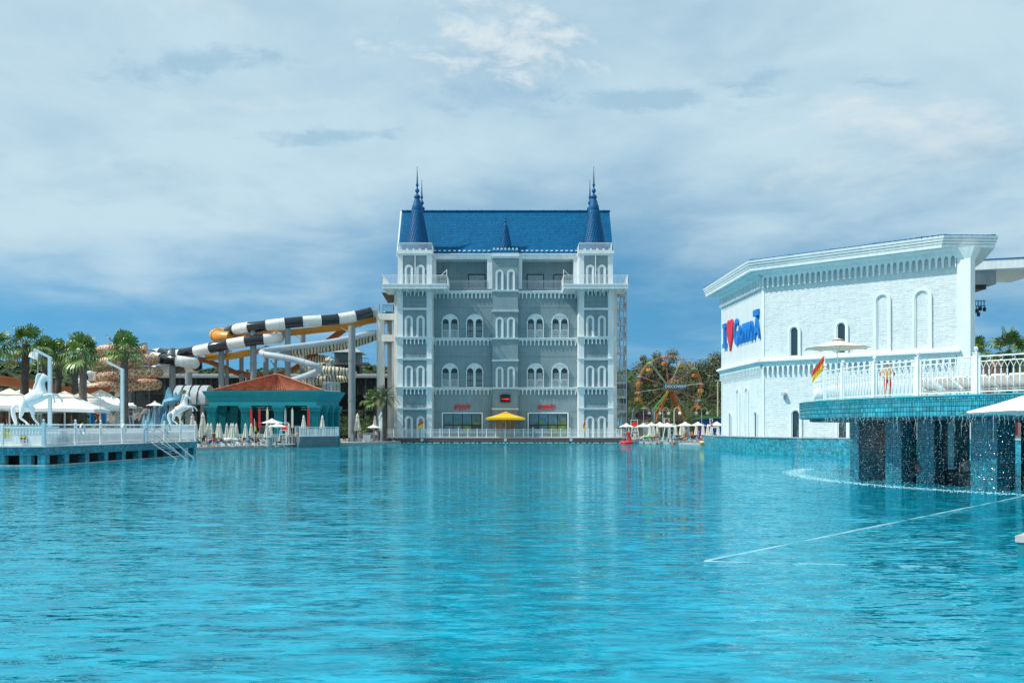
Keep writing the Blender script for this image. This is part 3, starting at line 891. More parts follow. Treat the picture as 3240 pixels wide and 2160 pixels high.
for px in (1335.5, 1599, 1806.6):
    m = MB(); x = PX(px, 140); m.cyl((x, 139.98, PZ(1391, 140)), (x, 140.06, PZ(1391, 140)), .22, n=16)
    d = tag(put(m, 'no_diving_sign', M('sign_white', (.7, .75, .78), .5)), 'small round no diving sign on the timber face of the castle terrace', 'sign', 'no diving signs on the terrace face')
    m = MB(); m.bar((x - .13, 139.97, PZ(1391, 140) + .1), (x + .13, 139.97, PZ(1391, 140) - .1), .02, .07); put(m, 'sign_mark', M('sign_navy', (.03, .08, .18), .5), d)

# white service frame that carries the slide platform
sf = T('slide_tower', 'white concrete frame tower with slide launch platform beside the castle', 'tower', (PX(1222, 148), 148, GZ))
m = MB()
def sx_(px): return PX(px, 147)
def sz_(py): return PZ(py, 147)
for a, b, y0, y1 in ((1197, 1216, 146.4, 147.4), (1216.5, 1230, 150.5, 151.5), (1240, 1249.3, 147, 148)): m.box(sx_(a), sx_(b), y0, y1, GZ - .3, sz_(994))
for p0, p1 in ((993, 1013), (1060, 1081)):
    m.box(sx_(1197), sx_(1250), 146.3, 146.9, sz_(p1), sz_(p0)); m.box(sx_(1197), sx_(1216), 146.9, 152, sz_(p1), sz_(p0)); m.box(sx_(1197), sx_(1250), 151.4, 152, sz_(p1), sz_(p0))
put(m, 'frame', cream, sf)
m = MB(); m.box(sx_(1197), sx_(1250), 146.9, 151.4, sz_(997), sz_(993.2)); m.box(sx_(1216), sx_(1250), 146.9, 151.4, sz_(1064), sz_(1060.2)); put(m, 'platform', concrete, sf)
railing(sf, [(sx_(1211), 146.5), (sx_(1249), 146.5)], sz_(993), 1.35, .2, black)
railing(sf, [(sx_(1178), 146.7), (sx_(1200), 146.7)], sz_(993), 1.1, .2, galv)
railing(sf, [(sx_(1217), 151), (sx_(1249), 151)], sz_(1060), 1.2, .2, black)
m = MB(); m.hexa([(sx_(1211), 146, sz_(930)), (sx_(1250), 146, sz_(930)), (sx_(1250), 150, sz_(945)), (sx_(1220), 150, sz_(952))], [(sx_(1211), 146, sz_(928)), (sx_(1250), 146, sz_(928)), (sx_(1250), 150, sz_(943)), (sx_(1220), 150, sz_(950))])
for i in range(6): x = sx_(1213 + i * 6.5); m.bar((x, 146.05, sz_(930)), (x + .5, 150, sz_(950)), .12)
put(m, 'canopy', M('brown_canopy', (.10, .07, .055), .7, .2), sf)
m = MB(); m.cyl((sx_(1196), 146.2, GZ), (sx_(1196), 146.2, sz_(1000)), .09, n=8); put(m, 'drain_pipe', galv, sf)

# steel fire stair on the other flank
fs = T('fire_escape_stair', 'galvanised steel fire stair climbing the flank of the castle', 'stair', (PX(1964, 148), 148, GZ))
def fX(px): return PX(px, 147)
m = MB()
for px in (1949, 1980):
    for y in (146.2, 149.8): m.bar((fX(px), y, GZ), (fX(px), y, PZ(930, 147)), .14)
put(m, 'stair_frame', galv, fs)
lev = [PZ(p, 147) for p in (1384, 1333, 1258, 1183, 1105, 1060, 1030, 985, 945)]
lev = [GZ + .1 + i * (PZ(935, 147) - GZ - .1) / 10 for i in range(11)]
for i in range(10):
    z0, z1 = lev[i], lev[i + 1]
    x0, x1 = fX(1950), fX(1979)
    m = MB(); m.box(x0, x1, 146.2, 147.0, z1 - .28, z1); put(m, 'landing', galv, fs)
    m = MB(); n = 10
    ya, yb2 = (147.0, 149.6) if i % 2 == 0 else (149.6, 147.0)
    xa, xb = (fX(1952), fX(1964)) if i % 2 == 0 else (fX(1965), fX(1978))
    for q in range(n): t = (q + .5) / n; y = ya + (yb2 - ya) * t; z = z0 + (z1 - z0) * t; m.box(xa, xb, y - .12, y + .12, z - .03, z)
    for x in (xa, xb): m.bar((x, ya, z0), (x, yb2, z1), .06, .34); m.bar((x, ya, z0 + 1), (x, yb2, z1 + 1), .05)
    put(m, 'stair_flight', galv, fs)
    railing(fs, [(x0, 146.2), (x1, 146.2)], z1, 1.15, .17, galv, r=.036)
    railing(fs, [(x1, 146.2), (x1, 149.8)], z1, 1.15, .3, galv, r=.036)
# ================================================================ white theatre building with the sign
wbrick = M('white_painted_brick', (.615, .665, .67), .7, .04, .8, rv=.03, bump=.12, bs=18, streak=.07)
wall_in = M('mortar_white', (.54, .60, .61), .8, .05)
tile = M('turquoise_mosaic_tile', (.030, .255, .325), .18, .12, .5, rv=.36, hv=.02, spec=.6)
grout = M('pale_tile_grout', (.13, .33, .38), .7, .1)
def frame_at(p, d):
    d = Vector((d[0], d[1], 0)).normalized(); q = Vector((0, 0, 1)).cross(d)
    m = Matrix.Identity(4)
    for i in range(3): m[i][0] = d[i]; m[i][1] = q[i]; m[i][3] = (p[0], p[1], 0)[i]
    return m
C0, CR, CL = Vector((23.3, 85, 0)), Vector((35.95, 73.75, 0)), Vector((22.75, 99.2, 0))
thea = T('theatre_building', 'white brick octagonal theatre with overhanging cornice and arched windows in the pool', 'building', (28, 88, 0))
BZ, MZ, SZ = 1.5, 8.6, 16.75
poly = [(CL.x, CL.y), (C0.x, C0.y), (CR.x, CR.y), (CR.x + 3.2, CR.y + 5.0), (44, 99.2)]
unit_brick = None
def brick_mesh(name, mat, b=.12):
    m = MB(); i = b
    m.add([(-.5, 0, -.5), (.5, 0, -.5), (.5, 0, .5), (-.5, 0, .5), (-.5 + i*.4, -1, -.5 + i), (.5 - i*.4, -1, -.5 + i), (.5 - i*.4, -1, .5 - i), (-.5 + i*.4, -1, .5 - i)],
          [(4,5,6,7), (0,1,5,4), (1,2,6,5), (2,3,7,6), (3,0,4,7)])
    return m.mesh(name, mat)
UB = brick_mesh('brick', wbrick)
put(MB().slab(poly, BZ - .6, SZ), 'wall', wall_in, thea)
class Face:
    def __init__(s, a, b):
        s.a = a; s.d = (b - a).normalized(); s.len = (b - a).length; s.xf = frame_at(a, s.d)
    def u(s, px):
        k = (px - 1620) / FPX
        return (k * s.a.y - s.a.x) / (s.d.x - k * s.d.y)
    def z(s, px, py):
        Y = s.a.y + s.d.y * s.u(px)
        return PZ(py, Y)
FF, FL = Face(C0, CR), Face(CL, C0)
def bricks(face, z0, z1, holes, part, rowh=.19, keep=0, keep_from=0.0):
    rr_ = random.Random(11); n = int((z1 - z0) / rowh); rowh = (z1 - z0) / n
    mbj = MB(face.xf); cand = []
    for j in range(n):
        zc = z0 + (j + .5) * rowh; x = .05
        while x < face.len - .1:
            w = rr_.uniform(.28, .62); w = min(w, face.len - .04 - x)
            split = rr_.random() < .22
            rows = ((zc, rowh),) if not split else ((zc - rowh*.25, rowh*.5), (zc + rowh*.25, rowh*.5))
            for zq, hq in rows:
                xa, xb = x, x + w
                bad = False
                for (h0, h1, hz0, hz1) in holes:
                    if xb > h0 and xa < h1 and zq + hq*.5 > hz0 and zq - hq*.5 < hz1: bad = True
                if not bad and w > .06:
                    cand.append((xa, xb, zq, hq, .015 + .016 * rr_.random()))
            x += w
    cand.sort(key=lambda c: -c[0])
    for k, (xa, xb, zq, hq, dp) in enumerate(cand):
        mt = Matrix.Translation(((xa + xb)/2, 0, zq)) @ Matrix.Diagonal((xb - xa - .014, dp, hq - .016, 1))
        if k < keep:
            inst(UB, 'brick', part, Matrix.Translation(-woff(part)) @ face.xf @ mt)
        else:
            mm = mt
            mbj.add([mm @ v.co for v in UB.vertices], [tuple(p.vertices) for p in UB.polygons])
    o = put(mbj, 'brick_courses', wbrick, part); o['kind'] = 'stuff'
WF = [(2494.6, 2535, 1027, 1126.5), (2642, 2685.6, 1012.6, 1117.7)]          # upper glazed windows
BA = [(2766, 2820, 925, 1109.5), (2888, 2950, 912, 1103)]                    # tall blind arches
WLo = [(2499.5, 2539, 1290, 1386), (2645, 2689, 1286, 1388), (2790, 2840, 1281, 1392)]
def rect(face, r):
    um = (r[0] + r[1]) / 2
    return face.u(r[0]), face.u(r[1]), face.z(um, r[3]), face.z(um, r[2])
fu = put(MB(FF.xf).box(.02, FF.len - .02, -.012, .02, MZ, SZ - .8), 'front_wall', wall_in, thea)
fl = put(MB(FF.xf).box(.02, FF.len - .02, -.012, .02, BZ, MZ - .4), 'lower_front_wall', wall_in, thea)
sl = put(MB(FL.xf).box(.02, FL.len - .02, -.012, .02, BZ, MZ - .4), 'lower_side_wall', wall_in, thea)
su = put(MB(FL.xf).box(.02, FL.len - .02, -.04, .02, MZ, SZ - .8), 'sign_wall', M('pale_grey_render', (.58, .625, .63), .7, .04, .5, streak=.08), thea)
bricks(FF, MZ + .02, SZ - .75, [rect(FF, r) for r in WF], fu, keep=300)
SLW = [(2309, 2317.5, 1301, 1383), (2389, 2399.5, 1296, 1383)]
SLB = [(2332, 2344, 1226, 1383), (2359, 2371.5, 1221, 1383)]
bricks(FF, BZ, MZ - 1.1, [rect(FF, r) for r in WLo], fl, keep=300)
bricks(FL, BZ, MZ - 1.1, [rect(FL, r) for r in SLW], sl)
def arched_window(face, r, par, blind=False):
    a, b, z0, z1 = rect(face, r); w = b - a; t = min(.2, w * .16)
    m = MB(face.xf); m.ring(arch(a, b, z0, z1, 12), arch(a + t, b - t, z0, z1 - t, 12), -.17, .0); m.ring(arch(a + t, b - t, z0, z1 - t, 12), arch(a + t*1.5, b - t*1.5, z0, z1 - t*1.5, 12), -.10, .0)
    if r[3] < 1200: m.box(a - .05, b + .05, -.22, 0, z0 - .12, z0 + .05)
    wd = put(m, 'blind_arch' if blind else 'window', white, par)
    if not blind:
        i = t * 1.5
        put(MB(face.xf).prism(arch(a + i, b - i, z0 + .05, z1 - i, 12)[::-1], -.035, -.014), 'pane', glass, wd)
        m = MB(face.xf); m.ring(arch(a + i, b - i, z0 + .05, z1 - i, 12), arch(a + i + .06, b - i - .06, z0 + .1, z1 - i - .06, 12), -.07, -.02)
        put(m, 'sash', black, wd)
for r in WF: arched_window(FF, r, fu)
for r in BA: arched_window(FF, r, fu, True)
for r in WLo: arched_window(FF, r, fl)
for r in SLW: arched_window(FL, r, sl)
for r in SLB: arched_window(FL, r, sl, True)
# mid cornice and corbels on both faces
for f, n, par in ((FF, 34, fl), (FL, 30, sl)):
    m = MB(f.xf); corbel(m, .1, f.len - .1, n, MZ - .42, MZ - 1.25, -.30, .0, .34, 1.35)
    put(m, 'corbel_band', white, par)
    m = MB(f.xf)
    for o, za, zb in ((.34, .42, .30), (.46, .30, .18), (.58, .18, .0)): m.box(-o * .45, f.len + o * .4, -o, .02, MZ - za, MZ - zb - .004)
    m.hexa([(0, -.58, MZ - .004), (f.len, -.58, MZ - .004), (f.len, 0, MZ - .004), (0, 0, MZ - .004)], [(0, -.5, MZ + .05), (f.len, -.5, MZ + .05), (f.len, 0, MZ + .22), (0, 0, MZ + .22)])
    put(m, 'cornice', white, par)
for f, n, par in ((FF, 33, fu), (FL, 30, su)):
    m = MB(f.xf); corbel(m, .1, f.len - .1, n, SZ - .30, SZ - 1.50, -.36, .0, .36, 1.9)
    put(m, 'corbel_band', white, par)
    m = MB(f.xf); m.box(-.1, f.len + .1, -.40, .02, SZ - .32, SZ - .02); m.hexa([(0, -.40, SZ - .25), (f.len, -.40, SZ - .25), (f.len, 0, SZ - .25), (0, 0, SZ - .25)], [(-.4, -.9, SZ - .01), (f.len + .1, -.9, SZ - .01), (f.len + .1, 0, SZ - .01), (-.4, 0, SZ - .01)])
    put(m, 'frieze', white, par)
for z0, z1 in ((BZ, MZ - .5), (MZ + .2, SZ - .5)):
    put(MB(FF.xf).box(-.12, .13, -.08, .2, z0, z1), 'corner_trim', white, thea)
    put(MB(FL.xf).box(-.05, .2, -.08, .2, z0, z1), 'corner_trim', white, thea)
# stage pillar
xfP = frame_at(CR, FF.d)
m = MB(xfP); m.box(-.05, .95, -.28, 1.0, BZ - .5, SZ - .9); m.hexa([(-.05, -.28, SZ - .9), (.95, -.28, SZ - .9), (.95, 1, SZ - .9), (-.05, 1, SZ - .9)], [(-.25, -.6, SZ - .02), (1.35, -.6, SZ - .02), (1.35, 1.2, SZ - .02), (-.25, 1.2, SZ - .02)])
put(m, 'pillar', white, thea)
# roof: stepped fascia over a deep overhang
def ring3(z0, z1, e):
    return None
out0 = [(21.25, 101.4), (21.78, 84.4), (34.4, 73.15), (38.8, 73.3), (41.2, 80), (47, 101.4)]
def grow(pts, e):
    c = Vector((32, 90)); r = []
    for x, y in pts:
        d = (Vector((x, y)) - c); r.append((x + d.x / d.length * e, y + d.y / d.length * e))
    return r
rf = put(MB().hexa([(x, y, SZ + .01) for x, y in grow(out0, -.2)], [(x, y, SZ + .25) for x, y in grow(out0, -.16)]), 'roof', white, thea)
for k, (e0, e1, z0, z1) in enumerate(((-.14, -.06, .29, .47), (-.02, .05, .51, .69), (.09, .14, .73, .93))):
    put(MB().hexa([(x, y, SZ + z0 + .002) for x, y in grow(out0, e0)], [(x, y, SZ + z1) for x, y in grow(out0, e1)]), 'fascia', white, rf)
m = MB(); apex = [(30, 96, SZ + 1.9), (36, 92, SZ + 1.9)]
top = [(x, y, SZ + .94) for x, y in grow(out0, .0)]
m.add(top + [(33, 90, SZ + 2.0)], [(i, (i + 1) % 6, 6) for i in range(6)])
put(m, 'tiled_slope', roofblue, rf)
m = MB()
for (xa, ya), (xb, yb) in zip(out0[:3], out0[1:4]):
    n = int(math.hypot(xb - xa, yb - ya) / .42)
    for i in range(n):
        t = (i + .5) / n; x = xa + (xb - xa) * t; y = ya + (yb - ya) * t; d = Vector((32 - x, 90 - y, 0)).normalized() * .7
        m.bar((x, y, SZ + .97), (x + d.x, y + d.y, SZ + 1.03), .38, .09 + .05 * (i % 9 == 0))
put(m, 'eaves_tile', roofblue, rf, kind='stuff')
# stage roof further back and its lighting truss
m = MB(); Yb = 95
m.slab([(PX(3060, Yb), Yb), (PX(3330, Yb), Yb - 3), (PX(3330, Yb), Yb + 8), (PX(3060, Yb), Yb + 8)], PZ(855, Yb), PZ(826, Yb))
sr = tag(put(m, 'stage_roof', white), 'flat white stage roof with blue edge projecting from the theatre', 'roof')
sr['category'] = 'canopy'; sr['label'] = 'flat white stage canopy with blue edge behind the theatre pillar'
put(MB().slab([(PX(3060, Yb), Yb + .4), (PX(3155, Yb), Yb + .2), (PX(3155, Yb), Yb + 7.6), (PX(3060, Yb), Yb + 7.6)], PZ(898, Yb), PZ(855, Yb) - .003), 'downstand_beam', concrete, sr)
put(MB().slab([(PX(3060, Yb), Yb + .8), (PX(3130, Yb), Yb + .6), (PX(3130, Yb), Yb + 7), (PX(3060, Yb), Yb + 7)], PZ(912, Yb), PZ(898, Yb) - .003), 'soffit_panel', black, sr)
put(MB().slab([(PX(3058, Yb), Yb - .02), (PX(3331, Yb), Yb - 3.1), (PX(3331, Yb), Yb + 8), (PX(3058, Yb), Yb + 8)], PZ(826, Yb) + .002, PZ(822.5, Yb)), 'roof_edge', roofblue, sr)
m = MB(); put(m.box(PX(3290, Yb), PX(3320, Yb), Yb, Yb + 2, GZ - 1, PZ(860, Yb)), 'stage_column', white, sr)
tr = T('lighting_truss', 'black lighting truss with spotlights hanging beside the theatre pillar', 'lighting', PT(3090, 960, 84))
m = MB(); A = [(3058, 952), (3118, 950)]
for dy in (0, .5):
    for py in (951, 968): m.cyl(PT(3040, py, 84 + dy), PT(3118, py, 84 + dy), .035, n=6)
for i in range(8): m.cyl(PT(3045 + i*9.5, 951, 84), PT(3050 + i*9.5, 968, 84), .025, n=5); m.cyl(PT(3045 + i*9.5, 968, 84), PT(3050 + i*9.5, 951, 84.5), .025, n=5)
put(m, 'truss', black, tr)
for px, py in ((3078, 972), (3090, 983), (3102, 976), (3115, 978), (3080, 990), (3096, 994)):
    m = MB(); p = PT(px, py, 83.8); m.lathe([(.10, -.2), (.16, -.05), (.14, .12), (.06, .2)], p, 10); m.bar(p + Vector((0, 0, .15)), (p.x, p.y, PZ(968, 83.8)), .05)
    put(m, 'spotlight', black, tr)
# raised sign on the side wall
sg = T('raised_lettering_sign', 'raised blue I and GRANADA letters round a red heart on white wall', 'sign', tuple(FL.xf @ Vector((6, -.05, 11))))
sblue = M('sign_blue', (.005, .185, .56), .45, .06)
ub, ue = FL.u(2292), FL.u(2411)
zb0 = 9.95
def letter(ch, u0, u1, z0, z1):
    me = textmesh(ch, 1.0, .08, sblue, .022)
    xs = [v.co.x for v in me.vertices]; ys = [v.co.y for v in me.vertices]
    sx_, sy_ = (u1 - u0) / (max(xs) - min(xs)), (z1 - z0) / (max(ys) - min(ys))
    for v in me.vertices:
        x, y, z = v.co
        v.co = (u0 + (x - min(xs)) * sx_, -.15 - z, z0 + (y - min(ys)) * sy_)
    o = bpy.data.objects.new('letter', me); COL.objects.link(o); o.parent = sg
    o.matrix_local = Matrix.Translation(-woff(sg)) @ FL.xf
    return o
L_ = ue - ub
def lz(py, px): return FL.z(px, py)
m = MB(FL.xf)   # slab-serif I
a = FL.u(2294.5); b = FL.u(2304)
za, zb_ = lz(1100, 2300), lz(1024, 2300)
m.prism([(a, za), (b, za), (b, za + .45), ((a+b)/2 + .28, za + .45), ((a+b)/2 + .28, zb_ - .45), (b, zb_ - .45), (b, zb_), (a, zb_), (a, zb_ - .45), ((a+b)/2 - .28, zb_ - .45), ((a+b)/2 - .28, za + .45), (a, za + .45)], -.32, -.05)
put(m, 'letter', sblue, sg)
m = MB(FL.xf)   # heart
hc = (FL.u(2305) + FL.u(2327)) / 2; hw = (FL.u(2327) - FL.u(2305)) / 2; zt, zl = lz(1010, 2316), lz(1111, 2316)
pts = []
for i in range(28):
    t = 2 * math.pi * i / 28; x = 16 * math.sin(t) ** 3; y = 13*math.cos(t) - 5*math.cos(2*t) - 2*math.cos(3*t) - math.cos(4*t)
    pts.append((hc + x / 16 * hw * .84, zl + (y + 17) / 29.2 * (zt - zl)))
m.hexa([(x, -.26, z) for x, z in pts][::-1], [(x, -.05, z) for x, z in pts][::-1])
put(m, 'heart', M('sign_red', (.62, .03, .05), .45, .06), sg)
edges = [2327, 2342, 2350.5, 2359.5, 2369, 2379, 2389, 2411]
for ch, p0, p1 in zip('GRANADA', edges[:-1], edges[1:]):
    pm = (p0 + p1) / 2
    zbot = lz(1092 - (pm - 2334) * .30, pm); ztop = lz({'G': 1008}.get(ch, 1028 - (pm - 2345) * .36), pm)
    if p1 == 2411: ztop = lz(996, pm)
    letter(ch, FL.u(p0) + .12, FL.u(p1) - .10, zbot, ztop)
m = MB(FL.xf); a, b = FL.u(2392), FL.u(2406); z = lz(1000, 2399); m.box(a, b, -.32, -.05, z, z + .6)
put(m, 'letter_cap', sblue, sg)
m = MB(FF.xf); u = FF.u(2482); z = FF.z(2482, 1247); m.box(u - .1, u + .25, -.55, -.05, z - .1, z + .12); m.box(u - .02, u + .06, -.2, 0, z - .5, z)
tag(put(m, 'security_camera', galv), 'small security camera fixed to the white brick wall of the theatre', 'camera')

# tiled pool tub below the theatre
pp = [(21.4, 102), (21.35, 95), (22.2, 87), (23.3, 82.6), (27.6, 75.0), (37, 64.3), (58, 64), (58, 102)]
tub = T('tiled_pedestal', 'turquoise mosaic tiled pool pedestal round the foot of the white theatre', 'pedestal', (30, 85, -.6))
put(MB().slab(pp, -.8, BZ - .06), 'pedestal_core', grout, tub)
put(MB().slab(grow(pp, .12), BZ - .06, BZ), 'pedestal_rim', M('tub_rim', (.25, .36, .38), .5, .1), tub)
def tile_strip(pts, z0, z1, tw, par, keep=0, name='tile', dep=.02, mat=None, grp=True):
    mat = mat or tile; UT = brick_mesh('tile', mat, .06)
    mj = MB(); cnt = 0; cand = []
    for (xa, ya), (xb, yb) in zip(pts[:-1], pts[1:]):
        d = math.hypot(xb - xa, yb - ya)
        if d < .03: continue
        n = max(1, int(d / tw)); w = d / n; rows = max(1, int((z1 - z0) / tw)); h = (z1 - z0) / rows
        xf = frame_at((xa, ya), (xb - xa, yb - ya))
        for i in range(n):
            for j in range(rows):
                k = (i * 7 + j * 3) % 5
                sp = [(0, 0, 1, 1)] if k in (0, 3) else [(0, 0, .5, 1), (.5, 0, 1, 1)] if k in (1,) else [(0, 0, 1, .5), (0, .5, 1, 1)] if k == 2 else [(0, 0, .5, .5), (.5, 0, 1, .5), (0, .5, 1, 1)]
                for (a0, b0, a1, b1) in sp:
                    mt = xf @ Matrix.Translation(((i + (a0 + a1)/2) * w, 0, z0 + (j + (b0 + b1)/2) * h)) @ Matrix.Diagonal(((a1 - a0) * w - .014, dep, (b1 - b0) * h - .014, 1))
                    cand.append((xa*xa + ya*ya if False else (mt.translation.x**2 + mt.translation.y**2), mt))
    if keep: cand.sort(key=lambda c: c[0])
    off = Matrix.Translation(-woff(par))
    for q, (dd, mt) in enumerate(cand):
        if q < keep: inst(UT, name, par, off @ mt)
        else: mj.add([mt @ v.co for v in UT.vertices], [tuple(p.vertices) for p in UT.polygons])
    if mj.v:
        o = put(mj, 'mosaic_tiles', mat, par); o['kind'] = 'stuff'
tile_strip(pp[:6], -.2, BZ - .08, .26, tub)

# ================================================================ round bar island with waterfall
IC = Vector((30.8, 43.7, 0)); IR = 16.3; IZ0, IZ1 = 2.80, 3.60
isl = T('waterfall_island', 'round turquoise tiled sun deck on pillars with water falling from its rim', 'pool bar', (IC.x, IC.y, -.5))
def ip(a, r): return (IC.x + r * math.cos(R(a)), IC.y + r * math.sin(R(a)))
def iang(px, r):
    k = (px - 1620) / FPX; best = None
    for q in range(1500, 2700):
        x, y = ip(q / 10, r)
        e = abs(x / y - k)
        if math.hypot(x, y) < math.hypot(*ip(210, IR)) + 14 and (best is None or e < best[0]) and (x * (IC.x - x) + y * (IC.y - y) > -4): best = (e, q / 10)
    return best[1]
put(MB().slab([ip(a * 3, IR - .03) for a in range(120)], IZ0 + .02, IZ1), 'deck_slab', grout, isl)
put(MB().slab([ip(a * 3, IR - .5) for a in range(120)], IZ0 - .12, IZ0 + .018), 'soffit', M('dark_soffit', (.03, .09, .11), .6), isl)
m = MB(); m.ring([ip(a, IR + .05) for a in range(0, 360, 3)], [ip(a, IR - 1.3) for a in range(0, 360, 3)], 0, 1, True)
m.v = [(x, z, IZ1 + .001 + .06 * y) for (x, y, z) in m.v]
put(m, 'tiled_coping', tile, isl)
put(MB().slab([ip(a * 3, IR - 1.3) for a in range(120)], IZ1 + .002, IZ1 + .05), 'deck_paving', M('pale_deck', (.62, .58, .50), .8, .08), isl)
tile_strip([ip(a, IR) for a in [157 + i * .55 for i in range(160)]], IZ0 + .05, IZ1 - .02, .158, isl, keep=300, dep=.03)
TZ = IZ1 + .05
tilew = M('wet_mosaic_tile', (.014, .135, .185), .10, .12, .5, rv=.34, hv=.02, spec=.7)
colm = [((15.6, 41.3), .45, 2.0), ((16.8, 39.6), .78, 1.05), ((17.9, 38.9), .8, .95), ((18.5, 35.0), 1.05, 1.2), ((22.8, 31.2), 1.0, 1.2)]
ca, sa = math.cos(R(60)), math.sin(R(60))
for (x, y), sl_, sr_ in colm:
    p0 = (x - sl_ * ca, y + sl_ * sa); p1 = (x, y); p2 = (x + sr_ * sa, y + sr_ * ca); p3 = (p0[0] + sr_ * sa, p0[1] + sr_ * ca)
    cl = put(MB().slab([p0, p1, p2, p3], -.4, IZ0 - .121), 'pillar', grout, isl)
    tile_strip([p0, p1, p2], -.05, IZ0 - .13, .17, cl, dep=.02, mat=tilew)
# other pillars round the ring, low bar counter and the bar opening's painted shade
for a in (100, 128, 300, 330, 0, 30, 62):
    x, y = ip(a, 14.6); put(MB().box(x - .5, x + .5, y - .5, y + .5, -.4, IZ0 - .121), 'pillar', grout, isl)
m = MB(); cpts = [(18.6, 39.6), (18.9, 36.6)]
m.slab([(18.55, 39.5), (18.2, 36.2), (18.7, 36.2), (19.05, 39.5)], -.4, .58); put(m, 'bar_counter', M('dark_counter', (.02, .035, .04), .4), isl)
m = MB(); m.slab([(20.1, 36.2), (23, 33.2), (26, 35.5), (22.5, 39)], -.4, IZ0 - .13); put(m, 'bar_opening_shade', M('opening_shade_black', (.012, .018, .018), .7), isl)  # solid black block; the open bar's shade is put into its colour
# railing on the deck: posts and ornate balusters
rail = T('balustrade', 'ornate white balustrade with ball topped posts round the waterfall deck', 'balustrade', (IC.x, IC.y, TZ))
RR = IR - .75
posts = [iang(p, RR) for p in (2548, 2612, 2668, 2767, 2905, 3089)]
posts = [posts[0] - 14] + posts
posts += [posts[-1] + (posts[-1] - posts[-2]) * 1.0, posts[-1] + (posts[-1] - posts[-2]) * 2.0]
bspace = .215
bmb = MB()
bmb.tube([(0, 0, .14), (0, 0, .82)], .019, 6)
for z in (.80, .86, .92): bmb.ball((0, 0, z), (.036, .036, .034), 8, 5)
bmb.tube([(0, 0, .93), (0, 0, 1.0)], .016, 6)
for s in (-1, 1): bmb.tube([(0, 0, .98), (s*.02, 0, 1.06), (s*.055, 0, 1.14), (s*.085, 0, 1.20), (s*.107, 0, 1.245)], .013, 5)
BM = bmb.mesh('baluster', railw, True)
rmb = MB(); rmb.tube([(0.062 * math.cos(R(a)), 0, .062 * math.sin(R(a))) for a in range(0, 360, 30)], .011, 5, closed=True)
RM = rmb.mesh('scroll_ring', railw, True)
pmb = MB(); pmb.box(-.085, .085, -.085, .085, 0, 1.58); pmb.box(-.1, .1, -.1, .1, 1.58, 1.62); pmb.lathe([(.04, 0), (.03, .05), (.06, .09), (.085, .15), (.06, .21), (.01, .235)], (0, 0, 1.62), 10)
PM = pmb.mesh('post', railw)
for i, a in enumerate(posts):
    x, y = ip(a, RR)
    inst(PM, 'post', rail, Matrix.Translation((x - IC.x, y - IC.y, 0)) @ Matrix.Rotation(R(a + 90), 4, 'Z'))
for a0, a1 in zip(posts[:-1], posts[1:]):
    arc = [a0 + (a1 - a0) * t / 8 for t in range(9)]
    for z, w in ((1.46, .06), (1.27, .045), (.12, .05)):
        m = MB(); m.tube([(ip(a, RR)[0], ip(a, RR)[1], TZ + z) for a in arc], w / 2, 6); put(m, 'handrail' if z > 1.4 else 'rail', railw, rail)
    for a in (a0 + .55, a1 - .55):
        x, y = ip(a, RR); m = MB(); m.box(-.035, .035, -.035, .035, 0, 1.42)
        inst(m.mesh('stile', railw), 'stile', rail, Matrix.Translation((x - IC.x, y - IC.y, 0)) @ Matrix.Rotation(R(a + 90), 4, 'Z'))
    n = max(2, int(R(a1 - a0 - 1.3) * RR / bspace))
    for q in range(n):
        a = a0 + .65 + (a1 - a0 - 1.3) * (q + .5) / n; x, y = ip(a, RR)
        mt = Matrix.Translation((x - IC.x, y - IC.y, 0)) @ Matrix.Rotation(R(a + 90), 4, 'Z')
        inst(BM, 'baluster', rail, mt)
        if q % 2 == 1: inst(RM, 'scroll_ring', rail, mt @ Matrix.Translation((0, 0, 1.365)))
# falling water: drops and strands under the rim, foam where they land
drop = bpy.data.materials.new('falling_water'); drop.use_nodes = True
_b = drop.node_tree.nodes['Principled BSDF']; _b.inputs['Base Color'].default_value = (.80, .90, .93, 1); _b.inputs['Roughness'].default_value = .08; _b.inputs['IOR'].default_value = 1.33; _b.inputs['Transmission Weight'].default_value = .35
foamm = M('white_foam', (.50, .70, .77), .6, .1)
rw = random.Random(5)
m = MB()
def octa(m, c, rx, rz):
    x, y, z = c
    m.add([(x - rx, y, z), (x, y - rx, z), (x + rx, y, z), (x, y + rx, z), (x, y, z + rz), (x, y, z - rz)], [(0,1,4), (1,2,4), (2,3,4), (3,0,4), (1,0,5), (2,1,5), (3,2,5), (0,3,5)])
for q in range(11000):
    a = rw.uniform(150, 236); t = rw.random() ** .8
    if a < 183 and rw.random() < .55: continue
    if math.sin(a * 9.1) + math.sin(a * 23.7) < -.9: continue
    x, y = ip(a + rw.gauss(0, .06), IR + .02 + rw.gauss(0, .05) + .25 * t); s = rw.uniform(.004, .009) * (1.0 + .6 * (rw.random() < .07))
    octa(m, (x, y, IZ0 * (1 - t) + .02), s, s * rw.uniform(1.0, 2.2))
for q in range(120):
    a = 184 + q * .42 + rw.uniform(-.4, .4); x, y = ip(a, IR + .03); l = rw.uniform(.15, .7) * (1.7 if rw.random() < .2 else .6)
    zs = IZ0 + .05; pts = []; rad = []
    for k in range(6):
        pts.append((x + rw.gauss(0, .02), y + rw.gauss(0, .02), zs - l * k / 5)); rad.append(.0045 * (1 - k / 6.5) + .0015)
    m.tube(pts, rad, 5)
fw = S(m, 'falling_water', drop, 'stuff')
m = MB()
